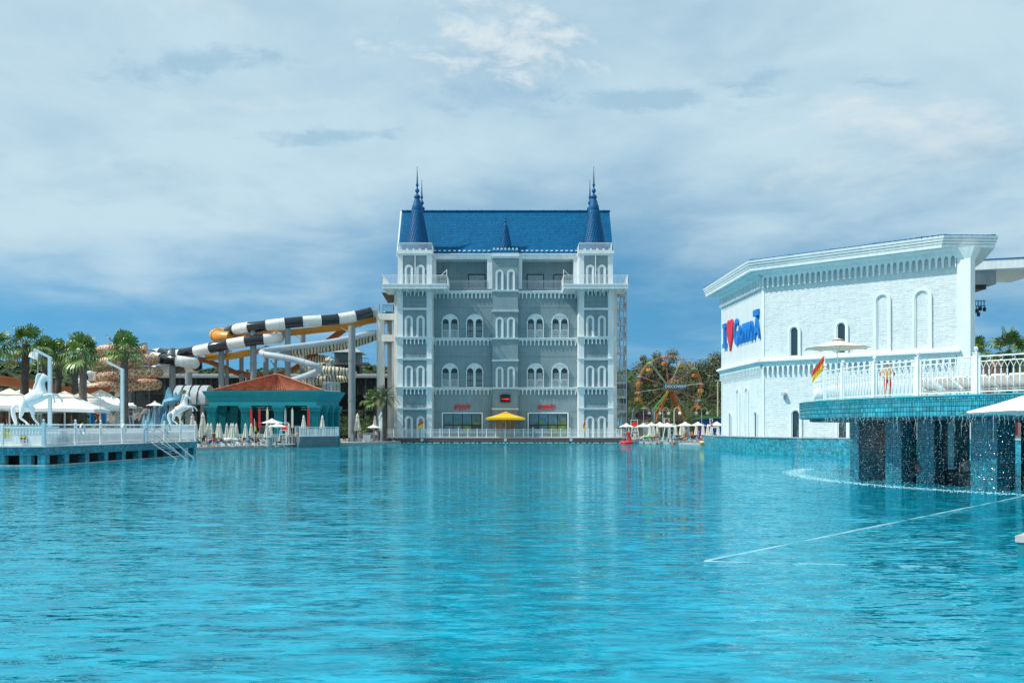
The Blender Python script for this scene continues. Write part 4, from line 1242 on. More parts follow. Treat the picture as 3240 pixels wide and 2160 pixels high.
for q in range(3000):
    a = rw.uniform(146, 238)
    if math.sin(a * 3.1) + math.sin(a * 7.7 + 1) + rw.uniform(-1, 1) < -.3: continue
    g = abs(rw.gauss(0, .33)); x, y = ip(a, IR + .30 + rw.gauss(0, .26) + .1 * math.sin(a * 7))
    s = rw.uniform(.006, .024) * (1 if g < .5 else .7); octa(m, (x, y, .0), s * 1.7, rw.uniform(.003, .009))
    if q % 4 == 0: octa(m, (x, y, rw.random() ** 2 * .3), .009, .012)
S(m, 'foam', foamm, 'stuff')

# submerged overflow ledge and the stone corner in the near pool
led = M('ledge_tile', (.22, .44, .52), .3, .15, 3.0)
def ledge(a, b, w, z0, z1, lab):
    a = Vector(a); b = Vector(b); d = (b - a).normalized(); n = Vector((-d.y, d.x)) * w / 2
    m = MB(); N = 40; pts = [a + (b - a) * i / N for i in range(N + 1)]
    vs = []; fs = []
    for i, p in enumerate(pts):
        wv = 1 + .3 * math.sin(i * 2.3) + .2 * math.sin(i * 5.1)
        z = z0 + (z1 - z0) * i / N + .004 * math.sin(i * 1.7) + .005 * math.sin(i * .53 + 1)
        vs += [(p.x + n.x * wv, p.y + n.y * wv, z), (p.x - n.x * wv, p.y - n.y * wv, z - .01), (p.x - n.x * wv, p.y - n.y * wv, -.3), (p.x + n.x * wv, p.y + n.y * wv, -.3)]
    for i in range(N):
        for k in range(4): fs.append((4*i + k, 4*i + (k+1) % 4, 4*i + 4 + (k+1) % 4, 4*i + 4 + k))
    m.add(vs, fs)
    return tag(put(m, 'pool_ledge', led), lab, 'ledge')
ledge((3.50, 16.55), (18.6, 32.8), .075, .008, .008, 'long pale overflow ledge just breaking the water towards the waterfall')
ledge((3.45, 16.5), (9.4, 15.55), .05, .007, -.006, 'short pale overflow ledge fading under the rippled water')
kb = T('stone_kerb', 'grey stone coping corner rising from the pool under a white parasol', 'kerb', (9.38, 17, 0))
u_ = Vector((.68, .73)); v_ = Vector((.73, -.68)); k0 = Vector((9.40, 17.05))
def kp(s, t): p = k0 + u_ * s + v_ * t; return (p.x, p.y)
put(MB().slab([kp(0, 0), kp(0, 9), kp(9, 9), kp(9, 0)], -.5, .28), 'tiled_wall', tile, kb)
put(MB().slab([kp(-.03, -.03), kp(-.03, 9), kp(9, 9), kp(9, -.03)], .281, .40), 'coping_stone', M('coping_stone', (.42, .41, .38), .8, .12, 4, bump=.2), kb)
# ================================================================ reusable parasols, loungers, people
def open_parasol(name, label, loc, rad=1.75, zr=2.25, rise=.62, sides=8, mat=canvas, pole=True, rz=0.0, group=None, vent=True, cat='parasol', drop_=.0):
    o = T(name, label, cat, (0, 0, 0), group)
    m = MB(); n = sides
    ringv = []
    seg = 3
    vs = [(0, 0, zr + rise)]; fs = []
    for j in range(1, seg + 1):
        t = j / seg
        for k in range(n * 2):
            a = math.pi * k / n; rr_ = rad * t * (1.0 if k % 2 == 0 else math.cos(math.pi / n) * .985)
            z = zr + rise * (1 - t) - (.05 * math.sin(math.pi * t) if k % 2 == 0 else .09 * math.sin(math.pi * t)) + (.04 * t if k % 2 else 0)
            vs.append((rr_ * math.cos(a), rr_ * math.sin(a), z))
    N = n * 2
    for k in range(N):
        fs.append((0, 1 + k, 1 + (k + 1) % N))
        for j in range(seg - 1):
            a, b = 1 + j*N + k, 1 + j*N + (k + 1) % N
            fs.append((a, a + N, b + N, b))
    if drop_:
        base = len(vs)
        for k in range(N): x, y, z = vs[1 + (seg-1)*N + k]; vs.append((x * 1.005, y * 1.005, z - drop_))
        for k in range(N): a, b = 1 + (seg-1)*N + k, 1 + (seg-1)*N + (k+1) % N; fs.append((a, base + k, base + (k+1) % N, b))
    m.add(vs, fs)
    # thickness
    o2 = len(m.v); m.add([(x, y, z - .015) for x, y, z in vs], [f[::-1] for f in fs])
    put(m, 'canopy', mat, o, True)
    if vent:
        m = MB(); n = sides
        m.add([(0, 0, zr + rise + .05)] + [(rad*.2*math.cos(2*math.pi*k/n), rad*.2*math.sin(2*math.pi*k/n), zr + rise * .80 + .03) for k in range(n)], [(0, 1 + k, 1 + (k+1) % n) for k in range(n)])
        put(m, 'vent_cap', mat, o)
    m = MB()
    for k in range(sides):
        a = 2 * math.pi * k / sides
        m.bar((0, 0, zr + rise - .06), (rad * .98 * math.cos(a), rad * .98 * math.sin(a), zr - .03), .022)
        m.bar((0, 0, zr - .25), (rad * .5 * math.cos(a), rad * .5 * math.sin(a), zr + rise * .45), .018)
    put(m, 'rib', railw, o)
    m = MB(); m.cyl((0, 0, 0.05), (0, 0, zr + rise), .028, n=8); put(m, 'pole', railw, o)
    m = MB(); m.lathe([(.26, 0), (.26, .05), (.06, .09), (.04, .3)], (0, 0, 0), 12); put(m, 'base', concrete, o)
    o.location = loc; o.rotation_euler = (0, 0, rz)
    return o
def closed_parasol():
    o = T('closed_parasol', 'x', 'parasol')
    m = MB(); n = 16; vs = []; fs = []
    prof = [(.03, 2.62), (.07, 2.55), (.13, 2.38), (.155, 2.30), (.12, 2.27), (.19, 1.8), (.26, 1.3), (.31, .98), (.27, .96)]
    for j, (r, z) in enumerate(prof):
        for k in range(n):
            a = 2*math.pi*k/n; q = r * (1 + (.2 if k % 2 else -.16) * min(1, j / 4)); vs.append((q*math.cos(a), q*math.sin(a), z + (.05 if j >= 7 and k % 2 else 0)))
    for j in range(len(prof) - 1):
        for k in range(n): fs.append((j*n + k, (j+1)*n + k, (j+1)*n + (k+1) % n, j*n + (k+1) % n))
    fs.append(tuple(range(n)))
    m.add(vs, fs); put(m, 'folded_canopy', canvas, o)
    m = MB(); m.cyl((0, 0, .03), (0, 0, 2.66), .026, n=6); put(m, 'pole', railw, o)
    m = MB(); m.lathe([(.24, 0), (.24, .05), (.05, .09), (.04, .3)], (0, 0, 0), 10); put(m, 'base', concrete, o)
    return o
def lounger(mat, name='sun_lounger'):
    o = T(name, 'x', 'sun lounger')
    m = MB()
    for s in (-.33, .33): m.bar((s, -.98, .32), (s, .55, .32), .05, .07); m.bar((s, .25, .33), (s, .95, .78), .045, .06)
    for q in range(11): y = -.95 + q * .145; m.box(-.33, .33, y - .045, y + .045, .33, .35)
    put(m, 'frame', railw, o)
    for x in (-.31, .31):
        for y in (-.82, .42): m = MB(); m.bar((x, y, 0), (x, y * .93, .32), .05, .07); put(m, 'leg', railw, o)
    m = MB(); m.hexa([(-.31, -.97, .352), (.31, -.97, .352), (.31, .27, .352), (-.31, .27, .352)], [(-.3, -.95, .42), (.3, -.95, .42), (.3, .25, .42), (-.3, .25, .42)])
    m.hexa([(-.31, .275, .36), (.31, .275, .36), (.31, .97, .82), (-.31, .97, .82)], [(-.3, .24, .43), (.3, .24, .43), (.3, .92, .89), (-.3, .92, .89)])
    put(m, 'cushion', mat, o)
    return o
green_c = M('green_cushion', (.02, .095, .085), .8, .12); blue_c = M('blue_towel', (.05, .28, .52), .85, .15); teal_c = M('striped_towel', (.25, .42, .52), .85, .3, 8); sand_c = M('white_towel', (.66, .68, .70), .85, .1)

SK = {}
def skin_m(k): return M('skin_%s' % k, {'tan': (.42, .22, .14), 'fair': (.52, .31, .23), 'brown': (.24, .12, .075), 'dark': (.02, .02, .022)}[k], .55, .06)
BASE = dict(pel=(0, 0, .95), spi=(0, .01, 1.15), che=(0, 0, 1.36), nec=(0, 0, 1.50), hea=(0, -.03, 1.60), top=(0, -.01, 1.71),
            shl=(.175, 0, 1.42), ell=(.24, .03, 1.15), wrl=(.25, -.05, .92), hal=(.25, -.09, .82), shr=(-.175, 0, 1.42), elr=(-.24, .03, 1.15), wrr=(-.25, -.05, .92), har=(-.25, -.09, .82),
            hil=(.095, 0, .90), knl=(.11, -.02, .50), anl=(.11, .03, .08), tol=(.13, -.13, .035), hir=(-.095, 0, .90), knr=(-.11, -.02, .50), anr=(-.11, .03, .08), tor=(-.13, -.13, .035))
RAD = dict(pel=(.15, .11), spi=(.13, .10), che=(.155, .105), nec=.055, hea=(.078, .09), top=(.07, .08), shl=.062, ell=.043, wrl=.03, hal=(.035, .022), hil=.095, knl=.062, anl=.04, tol=(.042, .03))
for k in list(RAD):
    if k.endswith('l') and k[:2] in ('sh', 'el', 'wr', 'ha', 'hi', 'kn', 'an', 'to') and len(k) == 3 and k != 'pel': RAD[k[:2] + 'r'] = RAD[k]
EDG = [('pel', 'spi'), ('spi', 'che'), ('che', 'nec'), ('nec', 'hea'), ('hea', 'top')]
for s in 'lr': EDG += [('che', 'sh' + s), ('sh' + s, 'el' + s), ('el' + s, 'wr' + s), ('wr' + s, 'ha' + s), ('pel', 'hi' + s), ('hi' + s, 'kn' + s), ('kn' + s, 'an' + s), ('an' + s, 'to' + s)]
POSES = {
 'stand': {},
 'walk': dict(knl=(.1, -.14, .52), anl=(.1, -.12, .1), tol=(.11, -.28, .05), knr=(-.1, .06, .5), anr=(-.1, .26, .12), tor=(-.11, .14, .04), ell=(.22, .12, 1.17), wrl=(.22, .06, .95), hal=(.22, .02, .87), elr=(-.22, -.06, 1.16), wrr=(-.2, -.2, .98), har=(-.2, -.26, .93)),
 'hips': dict(ell=(.36, .06, 1.2), wrl=(.2, -.06, 1.04), hal=(.14, -.1, 1.0), elr=(-.36, .06, 1.2), wrr=(-.2, -.06, 1.04), har=(-.14, -.1, 1.0)),
 'bend': dict(spi=(0, -.08, 1.12), che=(0, -.28, 1.24), nec=(0, -.40, 1.30), hea=(0, -.50, 1.32), top=(0, -.60, 1.34), shl=(.17, -.3, 1.26), ell=(.2, -.36, 1.0), wrl=(.16, -.42, .78), hal=(.15, -.44, .7), shr=(-.17, -.3, 1.26), elr=(-.2, -.36, 1.0), wrr=(-.16, -.42, .78), har=(-.15, -.44, .7)),
 'sit': dict(pel=(0, .05, .53), spi=(0, .1, .74), che=(0, .1, .95), nec=(0, .07, 1.09), hea=(0, .03, 1.19), top=(0, .04, 1.30), shl=(.175, .09, 1.01), ell=(.24, .0, .76), wrl=(.18, -.2, .66), hal=(.16, -.27, .64), shr=(-.175, .09, 1.01), elr=(-.24, .0, .76), wrr=(-.18, -.2, .66), har=(-.16, -.27, .64), hil=(.095, -.02, .52), knl=(.13, -.42, .54), anl=(.13, -.44, .1), tol=(.14, -.6, .05), hir=(-.095, -.02, .52), knr=(-.13, -.42, .54), anr=(-.13, -.44, .1), tor=(-.14, -.6, .05)),
 'recline': dict(pel=(0, .1, .54), spi=(0, .28, .66), che=(0, .48, .82), nec=(0, .60, .93), hea=(0, .66, 1.0), top=(0, .72, 1.09), shl=(.175, .5, .86), ell=(.27, .3, .68), wrl=(.2, .06, .64), hal=(.18, -.02, .63), shr=(-.175, .5, .86), elr=(-.27, .3, .68), wrr=(-.2, .06, .64), har=(-.18, -.02, .63), hil=(.095, .03, .53), knl=(.12, -.34, .76), anl=(.12, -.62, .5), tol=(.13, -.76, .5), hir=(-.095, .03, .53), knr=(-.12, -.36, .54), anr=(-.12, -.78, .49), tor=(-.13, -.86, .56)),
 'sunbathe': dict(pel=(0, .1, .55), spi=(0, .3, .62), che=(0, .5, .74), nec=(0, .62, .84), hea=(0, .68, .92), top=(0, .74, 1.0), shl=(.175, .52, .78), ell=(.28, .32, .6), wrl=(.24, .1, .56), hal=(.24, .02, .55), shr=(-.175, .52, .78), elr=(-.28, .32, .6), wrr=(-.24, .1, .56), har=(-.24, .02, .55), hil=(.095, .03, .54), knl=(.12, -.32, .9), anl=(.12, -.5, .5), tol=(.13, -.64, .49), hir=(-.095, .03, .54), knr=(-.12, -.3, .86), anr=(-.12, -.52, .5), tor=(-.13, -.66, .49)),
}
def person(label, loc, rz, pose, skin, hair, top, bot, legs=None, s=1.0, hat=None, group=None):
    pts = dict(BASE); pts.update(POSES[pose])
    pc = {'skin': skin_m(skin), 'hair': M('hair_%s' % hair, {'black': (.015, .012, .01), 'brown': (.07, .04, .025), 'blond': (.35, .24, .12)}[hair], .6)}
    sk = pc['skin']
    mt = [sk, pc['hair'], top or sk, bot or sk, legs or sk]
    face = (Vector(pts['top']) - Vector(pts['nec'])).normalized()
    def cl(e, t, c):
        a, b = e
        if b == 'top' or a == 'hea': return 1
        if b == 'hea' and t > .6:
            return 1 if (c - Vector(pts['hea'])).y > .015 else 0
        if e in (('pel', 'spi'),): return 3 if t < .35 else 2
        if a == 'spi' or (a == 'che' and b.startswith('sh')): return 2
        if a == 'che': return 2 if t < .3 else 0
        if a == 'pel': return 3
        if a.startswith('hi'): return 3 if t < (.75 if bot else 0) else (4 if legs else 0)
        if a.startswith('sh'): return 2 if t < .45 else 0
        if a.startswith('kn'): return 4 if legs and t < .8 else 0
        return 0
    me = skinned(pts, EDG, RAD, 'pel', mt, cl)
    me.name = 'person'
    o = bpy.data.objects.new('person', me); COL.objects.link(o)
    tag(o, label, 'person', group)
    if hat:
        m = MB(); tp = pts['top']; m.lathe([(.15, -.06), (.15, -.045), (.09, -.03), (.085, .06), (.03, .08)], (tp[0], tp[1], tp[2] + .0), 10)
        h = put(m, 'hat', hat); h.parent = o
    o.location = loc; o.rotation_euler = (0, 0, rz); o.scale = (s, s, s)
    return o
c_black = M('cloth_black', (.012, .013, .016), .8); c_red = M('cloth_red', (.55, .04, .03), .8); c_blue = M('cloth_blue', (.02, .26, .50), .8); c_yel = M('cloth_yellow', (.70, .35, .03), .8)
c_wht = M('cloth_white', (.72, .74, .76), .8); c_org = M('cloth_orange', (.70, .20, .04), .8); c_pur = M('cloth_purple', (.10, .05, .30), .8); c_gry = M('cloth_grey', (.14, .15, .17), .8); c_nav = M('cloth_navy', (.02, .03, .07), .8)

def flag(name, label, p, h, w, fh, mirrored=False, tilt=.35):
    o = T(name, label, 'flag', p)
    x, y, z = p
    put(MB().cyl((x, y, z), (x, y, z + h), .025, n=6), 'pole', railw, o)
    s = -1 if mirrored else 1
    for k, mt in ((0, M('flag_red', (.70, .06, .02), .7)), (1, M('flag_yellow', (.80, .55, .02), .7))):
        m = MB(); vs = []; fs = []
        for i in range(7):
            t = i / 6
            for j in range(2):
                zz = z + h - .05 - (k + j) * fh / 2 - tilt * w * t * 1.6
                vs.append((x + s * w * t * .85, y + .07 * math.sin(t * 7 + j), zz))
        for i in range(6): fs.append((2*i, 2*i + 1, 2*i + 3, 2*i + 2))
        m.add(vs, fs); put(m, 'cloth', mt, o)
    return o

# ================================================================ timber-free pier with tiled fascia
PD = 1.24
pe = [(-29.0, 57.0), (-26.9, 78.2)]                      # side along the open water
pier = T('pier', 'turquoise tiled pier on short pillars with dark gaps above the water', 'pier', (-36, 68, 0))
outline = [(-62, 55.2), pe[0], pe[1], (-33.5, 78.6), (-62, 80)]
put(MB().slab(outline, .66, PD - .08), 'slab', grout, pier)
put(MB().slab([(-62, 55.1), (pe[0][0] + .08, pe[0][1] - .1), (pe[1][0] + .1, pe[1][1] + .1), (-33.5, 78.8), (-62, 80)], PD - .08, PD), 'deck', M('pale_deck_stone', (.60, .60, .57), .8, .08), pier)
tile_strip([(-33.5, 56.74), pe[0], pe[1]], .68, PD - .1, .19, pier, keep=300, dep=.02)
put(MB().slab([(-61, 56.2), (-30.0, 58.0), (-28.0, 78), (-34, 78.2), (-61, 79.6)], -.3, .655), 'gap_shade_core', M('underside_shade', (.01, .016, .02), .6), pier)  # near-black block behind the pillars, shade of the gaps put into its colour
def along(t): return (pe[0][0] + (pe[1][0] - pe[0][0]) * t, pe[0][1] + (pe[1][1] - pe[0][1]) * t)
for q in range(10):
    x, y = along(q / 9); x -= .28
    if q == 9: y -= .3
    if q == 0: y += .3
    pq = put(MB().box(x - .24, x + .22, y - .28, y + .28, -.4, .658), 'pillar', grout, pier)
    tile_strip([(x - .24, y - .28), (x + .22, y - .28), (x + .22, y + .28)], -.02, .65, .19, pq, dep=.015)
for x in (-30.3, -31.9, -33.6): put(MB().box(x - .35, x + .35, 57.0 + (x + 29) * .055 + .12, 57.6 + (x + 29) * .055, -.4, .658), 'pillar', grout, pier); tile_strip([(x - .35, 57.0 + (x + 29) * .055 + .12), (x + .35, 57.0 + (x + 29) * .055 + .12)], -.02, .65, .19, pier, dep=.015)
m = MB(); m.hexa([(-33, 56.6, -.1), (pe[0][0] + .05, pe[0][1] - .1, -.1), (pe[0][0] + .05, pe[0][1] + .1, -.1), (-33, 56.9, -.1)], [(-33, 56.6, .05), (pe[0][0] + .05, pe[0][1] - .1, .05), (pe[0][0] + .05, pe[0][1] + .1, .05), (-33, 56.9, .05)])
m.hexa([(pe[0][0] - .05, pe[0][1], -.1), (pe[0][0] + .1, pe[0][1], -.1), (pe[1][0] + .1, pe[1][1], -.1), (pe[1][0] - .05, pe[1][1], -.1)], [(pe[0][0] - .05, pe[0][1], .05), (pe[0][0] + .1, pe[0][1], .05), (pe[1][0] + .1, pe[1][1], .05), (pe[1][0] - .05, pe[1][1], .05)])
put(m, 'waterline_kerb', M('waterline_stone', (.42, .50, .51), .6, .3, 3), pier)
# fence on the pier
pf = T('fence', 'white baluster fence with ball posts along the tiled pier', 'fence', (-29, 57, PD))
ft = [0, .162, .305, .44, .60, .74, .87, 1.0]
pblue = M('pale_blue_post', (.46, .60, .66), .5, .06)
def fence_run(p, q, n, par, mat, ornate=False):
    m = MB(); (xa, ya), (xb, yb) = p, q
    for z, w in ((1.28, .045), (1.12, .035), (.14, .04)): m.bar((xa, ya, PD + z), (xb, yb, PD + z), w)
    for i in range(n):
        t = (i + .5) / n; x = xa + (xb - xa) * t; y = ya + (yb - ya) * t
        m.bar((x, y, PD + .12), (x, y, PD + 1.13), .028); m.ball((x, y, PD + .78), (.04, .04, .1), 5, 4); m.ball((x, y, PD + 1.33), .045, 5, 4)
    return put(m, 'fence_panel', mat, par)
prev = None
for i, t in enumerate(ft):
    x, y = along(t); x -= .12
    m = MB(); w = .13 if i == 4 else .09 if i == 0 else .07
    m.box(x - w, x + w, y - w, y + w, PD, PD + 1.45); m.lathe([(.05, 0), (.04, .05), (.085, .13), (.06, .2), (.01, .22)], (x, y, PD + 1.45), 8)
    put(m, 'post', pblue if i in (0, 4) else railw, pf)
    if prev: fence_run(prev, (x, y), int(math.dist(prev, (x, y)) / .15), pf, railw)
    prev = (x, y)
c0 = (pe[0][0] - .12, pe[0][1])
for k in range(3):
    a = (c0[0] - k * 2.5, c0[1] - k * .14); b = (a[0] - 2.5, a[1] - .14)
    fence_run(a, b, 13, pf, railw)
    m = MB(); m.box(b[0] - .06, b[0] + .06, b[1] - .06, b[1] + .06, PD, PD + 1.4); put(m, 'post', railw, pf)
# plinth box with warning signs, horse on top
pl = T('plinth', 'white plinth box with yellow warning sign under the rearing horse', 'plinth', (-31.3, 58.4, PD))
put(MB().box(-32.6, -29.6, 57.7, 59.6, PD, 2.36), 'box', white, pl)
put(MB().box(-32.7, -29.5, 57.6, 59.7, 2.36, 2.46), 'cap', white, pl)
yel = M('warning_yellow', (.72, .55, .02), .5)
m = MB(); m.box(-32.4, -31.6, 57.66, 57.69, 1.72, 2.28); sg1 = put(m, 'warning_sign', M('faded_yellow', (.50, .50, .16), .5, .1), pl)
m = MB(); m.box(-32.15, -31.85, 57.64, 57.655, 1.80, 2.26); put(m, 'sign_plate', yel, sg1)
m = MB(); m.prism([(-32.11, 2.02), (-31.89, 2.02), (-32.0, 2.22)][::-1], 57.625, 57.638)
for z in (1.96, 1.91, 1.86): m.box(-32.09, -31.91, 57.625, 57.638, z - .012, z + .012)
put(m, 'sign_print', black, sg1)
m = MB(); m.box(-30.95, -30.55, 57.62, 57.69, 1.66, 1.86); cb = put(m, 'control_box', black, pl); 
m = MB(); m.box(-30.92, -30.58, 57.6, 57.618, 1.74, 1.84); put(m, 'label_plate', yel, cb)
m = MB(); m.box(-30.9, -30.5, 57.62, 57.69, 1.36, 1.62); cb2 = put(m, 'switch_box', galv, pl); m = MB(); m.cyl((-30.68, 57.6, 1.5), (-30.68, 57.62, 1.5), .07, n=10); put(m, 'red_button', red, cb2)

def horse_mesh():
    k = .00396
    def H(x, z, y=0.0): return ((x - 500) * k, y, (975 - z) * k)
    P = dict(rump=H(395, 610), loin=H(480, 575), bar=H(570, 545), che=H(680, 470), wit=H(695, 405), nk1=H(690, 330), nk2=H(693, 255), pol=H(722, 178), hd1=H(775, 190), hd2=H(825, 228), muz=H(862, 262))
    Rr = dict(rump=(.33, .36), loin=(.31, .33), bar=(.33, .36), che=(.30, .36), wit=(.24, .30), nk1=(.17, .24), nk2=(.14, .20), pol=(.115, .15), hd1=(.115, .15), hd2=(.08, .10), muz=(.075, .085))
    E = [('rump', 'loin'), ('loin', 'bar'), ('bar', 'che'), ('che', 'wit'), ('wit', 'nk1'), ('nk1', 'nk2'), ('nk2', 'pol'), ('pol', 'hd1'), ('hd1', 'hd2'), ('hd2', 'muz')]
    for s, y, st, hk, ft_, hf in (('a', -.17, (430, 690), (383, 840), (470, 900), (520, 958)), ('b', .17, (535, 700), (548, 830), (585, 885), (640, 945))):
        P['st' + s] = H(*st, y); P['hk' + s] = H(*hk, y); P['fk' + s] = H(*ft_, y); P['hf' + s] = H(*hf, y)
        Rr['st' + s] = .19; Rr['hk' + s] = .088; Rr['fk' + s] = .065; Rr['hf' + s] = .085
        E += [('rump', 'st' + s), ('st' + s, 'hk' + s), ('hk' + s, 'fk' + s), ('fk' + s, 'hf' + s)]
    for s, y, el, kn, fk, hf in (('c', -.2, (775, 490), (905, 460), (938, 545), (942, 605)), ('d', .2, (800, 475), (925, 462), (1005, 530), (1018, 590))):
        P['el' + s] = H(*el, y); P['kn' + s] = H(*kn, y); P['fk' + s] = H(*fk, y); P['hf' + s] = H(*hf, y)
        Rr['el' + s] = .15; Rr['kn' + s] = .09; Rr['fk' + s] = .06; Rr['hf' + s] = .085
        E += [('che', 'el' + s), ('el' + s, 'kn' + s), ('kn' + s, 'fk' + s), ('fk' + s, 'hf' + s)]
    tl = [(335, 625), (275, 640), (238, 700), (250, 790), (280, 880), (295, 965)]
    pr = 'rump'
    for i, (x, z) in enumerate(tl):
        n = 'tl%d' % i; P[n] = H(x, z); Rr[n] = (.09, .11, .13, .14, .13, .06)[i]; E.append((pr, n)); pr = n
    for s, y in (('l', .06), ('r', -.06)):
        P['ear' + s] = H(745, 118, y); Rr['ear' + s] = .03; E.append(('pol', 'ear' + s))
    for q in ('rump', 'loin', 'bar', 'che', 'wit', 'nk1', 'nk2', 'pol', 'hd1'): Rr[q] = tuple(v * 1.24 for v in Rr[q])
    return skinned(P, E, Rr, 'bar', [statue], None, 2), H
hm, HH = horse_mesh()
def mane_mesh():
    m = MB(); rr_ = random.Random(3)
    for i in range(9):
        t = i / 8; x = 700 - 58 * t + 12 * math.sin(t * 3); z = 140 + 235 * t
        for q in range(2):
            p0 = Vector(HH(x + 8, z + 5, (q - .5) * .12)); p1 = p0 + Vector((-.2 - .05 * rr_.random(), (q - .5) * .1, -.02)); p2 = p1 + Vector((-.12, 0, -.16))
            m.tube([p0, (p0 + p1) / 2 + Vector((0, 0, .05)), p1, p2], [.06, .075, .06, .015], 6)
    m.ball(HH(752, 205, -.105), (.03, .02, .025), 6, 4); m.ball(HH(752, 205, .105), (.03, .02, .025), 6, 4)
    return m.mesh('mane', statue, True)
mm_ = mane_mesh()
for lab, loc, s in (('white rearing horse statue on the plinth of the tiled pier', (-30.95, 58.7, 2.46), 1.0), ('white rearing horse statue on a plinth beside the ice sculpture', (PX(562, 100), 100, 2.6), 1.0)):
    h = T('horse_statue', lab, 'statue', loc, 'rearing horse statues')
    inst(hm, 'horse_body', h, Matrix.Identity(4)); inst(mm_, 'mane', h, Matrix.Identity(4))
    h.scale = (s,) * 3
put(MB().box(PX(520, 100), PX(605, 100), 99, 101.2, GZ - .1, 2.6), 'plinth', white)
bpy.data.objects['plinth.001']['label'] = 'low white plinth under the horse near the ice sculpture'; bpy.data.objects['plinth.001']['category'] = 'plinth'

# white rounded bolster wall behind the pier fence
m = MB(); vs = []
for t in [i / 24 for i in range(25)]:
    x, y = along(.05 + t * .93); 
    for a in range(0, 181, 30): vs.append((x - 1.6 - .45 * math.cos(R(a)), y, PD + .62 + .42 * math.sin(R(a))))
    vs += [(x - 1.15 - .9, y, PD), (x - 1.15, y, PD)]
fs = []
for i in range(24):
    for k in range(9): fs.append((9*i + k, 9*i + (k+1) % 9, 9*i + 9 + (k+1) % 9, 9*i + 9 + k))
fs += [tuple(range(9)), tuple(24*9 + k for k in range(9))]
m.add(vs, fs); tag(put(m, 'splash_wall', M('splash_wall_white', (.50, .53, .54), .6, .12, 1.0, streak=.2), None, True), 'long white rounded splash wall behind the pier fence', 'wall')
# life rings
for t in (.185, .435, .755):
    x, y = along(t); m = MB(); m.tube([(x + .06, y + .3 * math.cos(R(a)), PD + 1.0 + .36 * math.sin(R(a))) for a in range(0, 360, 24)], .065, 7, closed=True)
    lr = tag(put(m, 'life_ring', railw, None, True), 'white life ring hanging on the pier fence', 'life ring', 'life rings on the pier fence')
# ladder with handrails into the water
ld = T('pool_ladder', 'steel pool ladder with long sloping handrails at the pier edge', 'ladder', (along(.62)[0], along(.62)[1], 0))
x0, y0 = along(.62)
for dy in (-.9, .9):
    for z, ln in ((1.05, 1.0), (.1, .78)):
        m = MB(); m.tube([(x0 - .1, y0 + dy, PD), (x0 - .1, y0 + dy, PD + z * .85), (x0 + .05, y0 + dy, PD + z), (x0 + .35, y0 + dy, PD + z - .06), (x0 + 2.9 * ln + .3, y0 + dy, -.15)], .045, 7); put(m, 'handrail', steel, ld, True)
for q in range(7):
    t = (q + 1) / 8; x = x0 + .3 + 2.3 * t; z = PD - t * 1.35
    put(MB().box(x - .14, x + .14, y0 - .86, y0 + .86, z - .03, z), 'tread', steel, ld)
# square lamp posts
for lab, px, pyt, Yl, dx in (('pale blue angled lamp post standing behind the pier horse', 158, 1132, 66, -1), ('pale blue angled lamp post standing in front of the giraffe slide', 387, 1170, 72, -1)):
    o = T('lamp_post', lab, 'lamp', (PX(px, Yl), Yl, PD))
    x = PX(px, Yl); zt = PZ(pyt, Yl); zb = PZ(pyt - 26, Yl) + .25
    put(MB().box(x - .11, x + .11, Yl - .11, Yl + .11, PD, zt), 'post', pblue, o)
    put(MB().bar((x + .1, Yl, zt - .03), (x - 1.15, Yl, zt + .62), .2, .14), 'arm', pblue, o)
    put(MB().bar((x - .75, Yl, zt + .32), (x - 1.15, Yl, zt + .52), .14, .06), 'lamp_head', white, o)
# white pennant on a mast
o = T('mast_flag', 'small white flag on a thin steel mast among the fan palms', 'flag', (PX(120, 80), 80, GZ))
put(MB().cyl((PX(120, 80), 80, GZ), (PX(120, 80), 80, PZ(1100, 80)), .035, n=6), 'pole', galv, o)
m = MB(); vs = []; 
for i in range(7):
    t = i / 6; x = PX(119 - 26 * t, 80)
    vs += [(x, 80 + .08 * math.sin(6 * t), PZ(1107 + 10 * t + 2 * math.sin(7 * t), 80)), (x + .12 * math.sin(5 * t), 80 + .08 * math.sin(6 * t + 1), PZ(1135 - 3 * t + 4 * math.sin(5 * t), 80))]
m.add(vs, [(2*i, 2*i + 1, 2*i + 3, 2*i + 2) for i in range(6)]); put(m, 'cloth', canvasw, o)
put(MB().cyl((PX(317, 76), 76, PD), (PX(317, 76), 76, PZ(1236, 76)), .03, n=6), 'flag_mast', galv)
tag(bpy.data.objects['flag_mast'], 'bare thin steel mast between the white canopies and lamp post', 'mast')
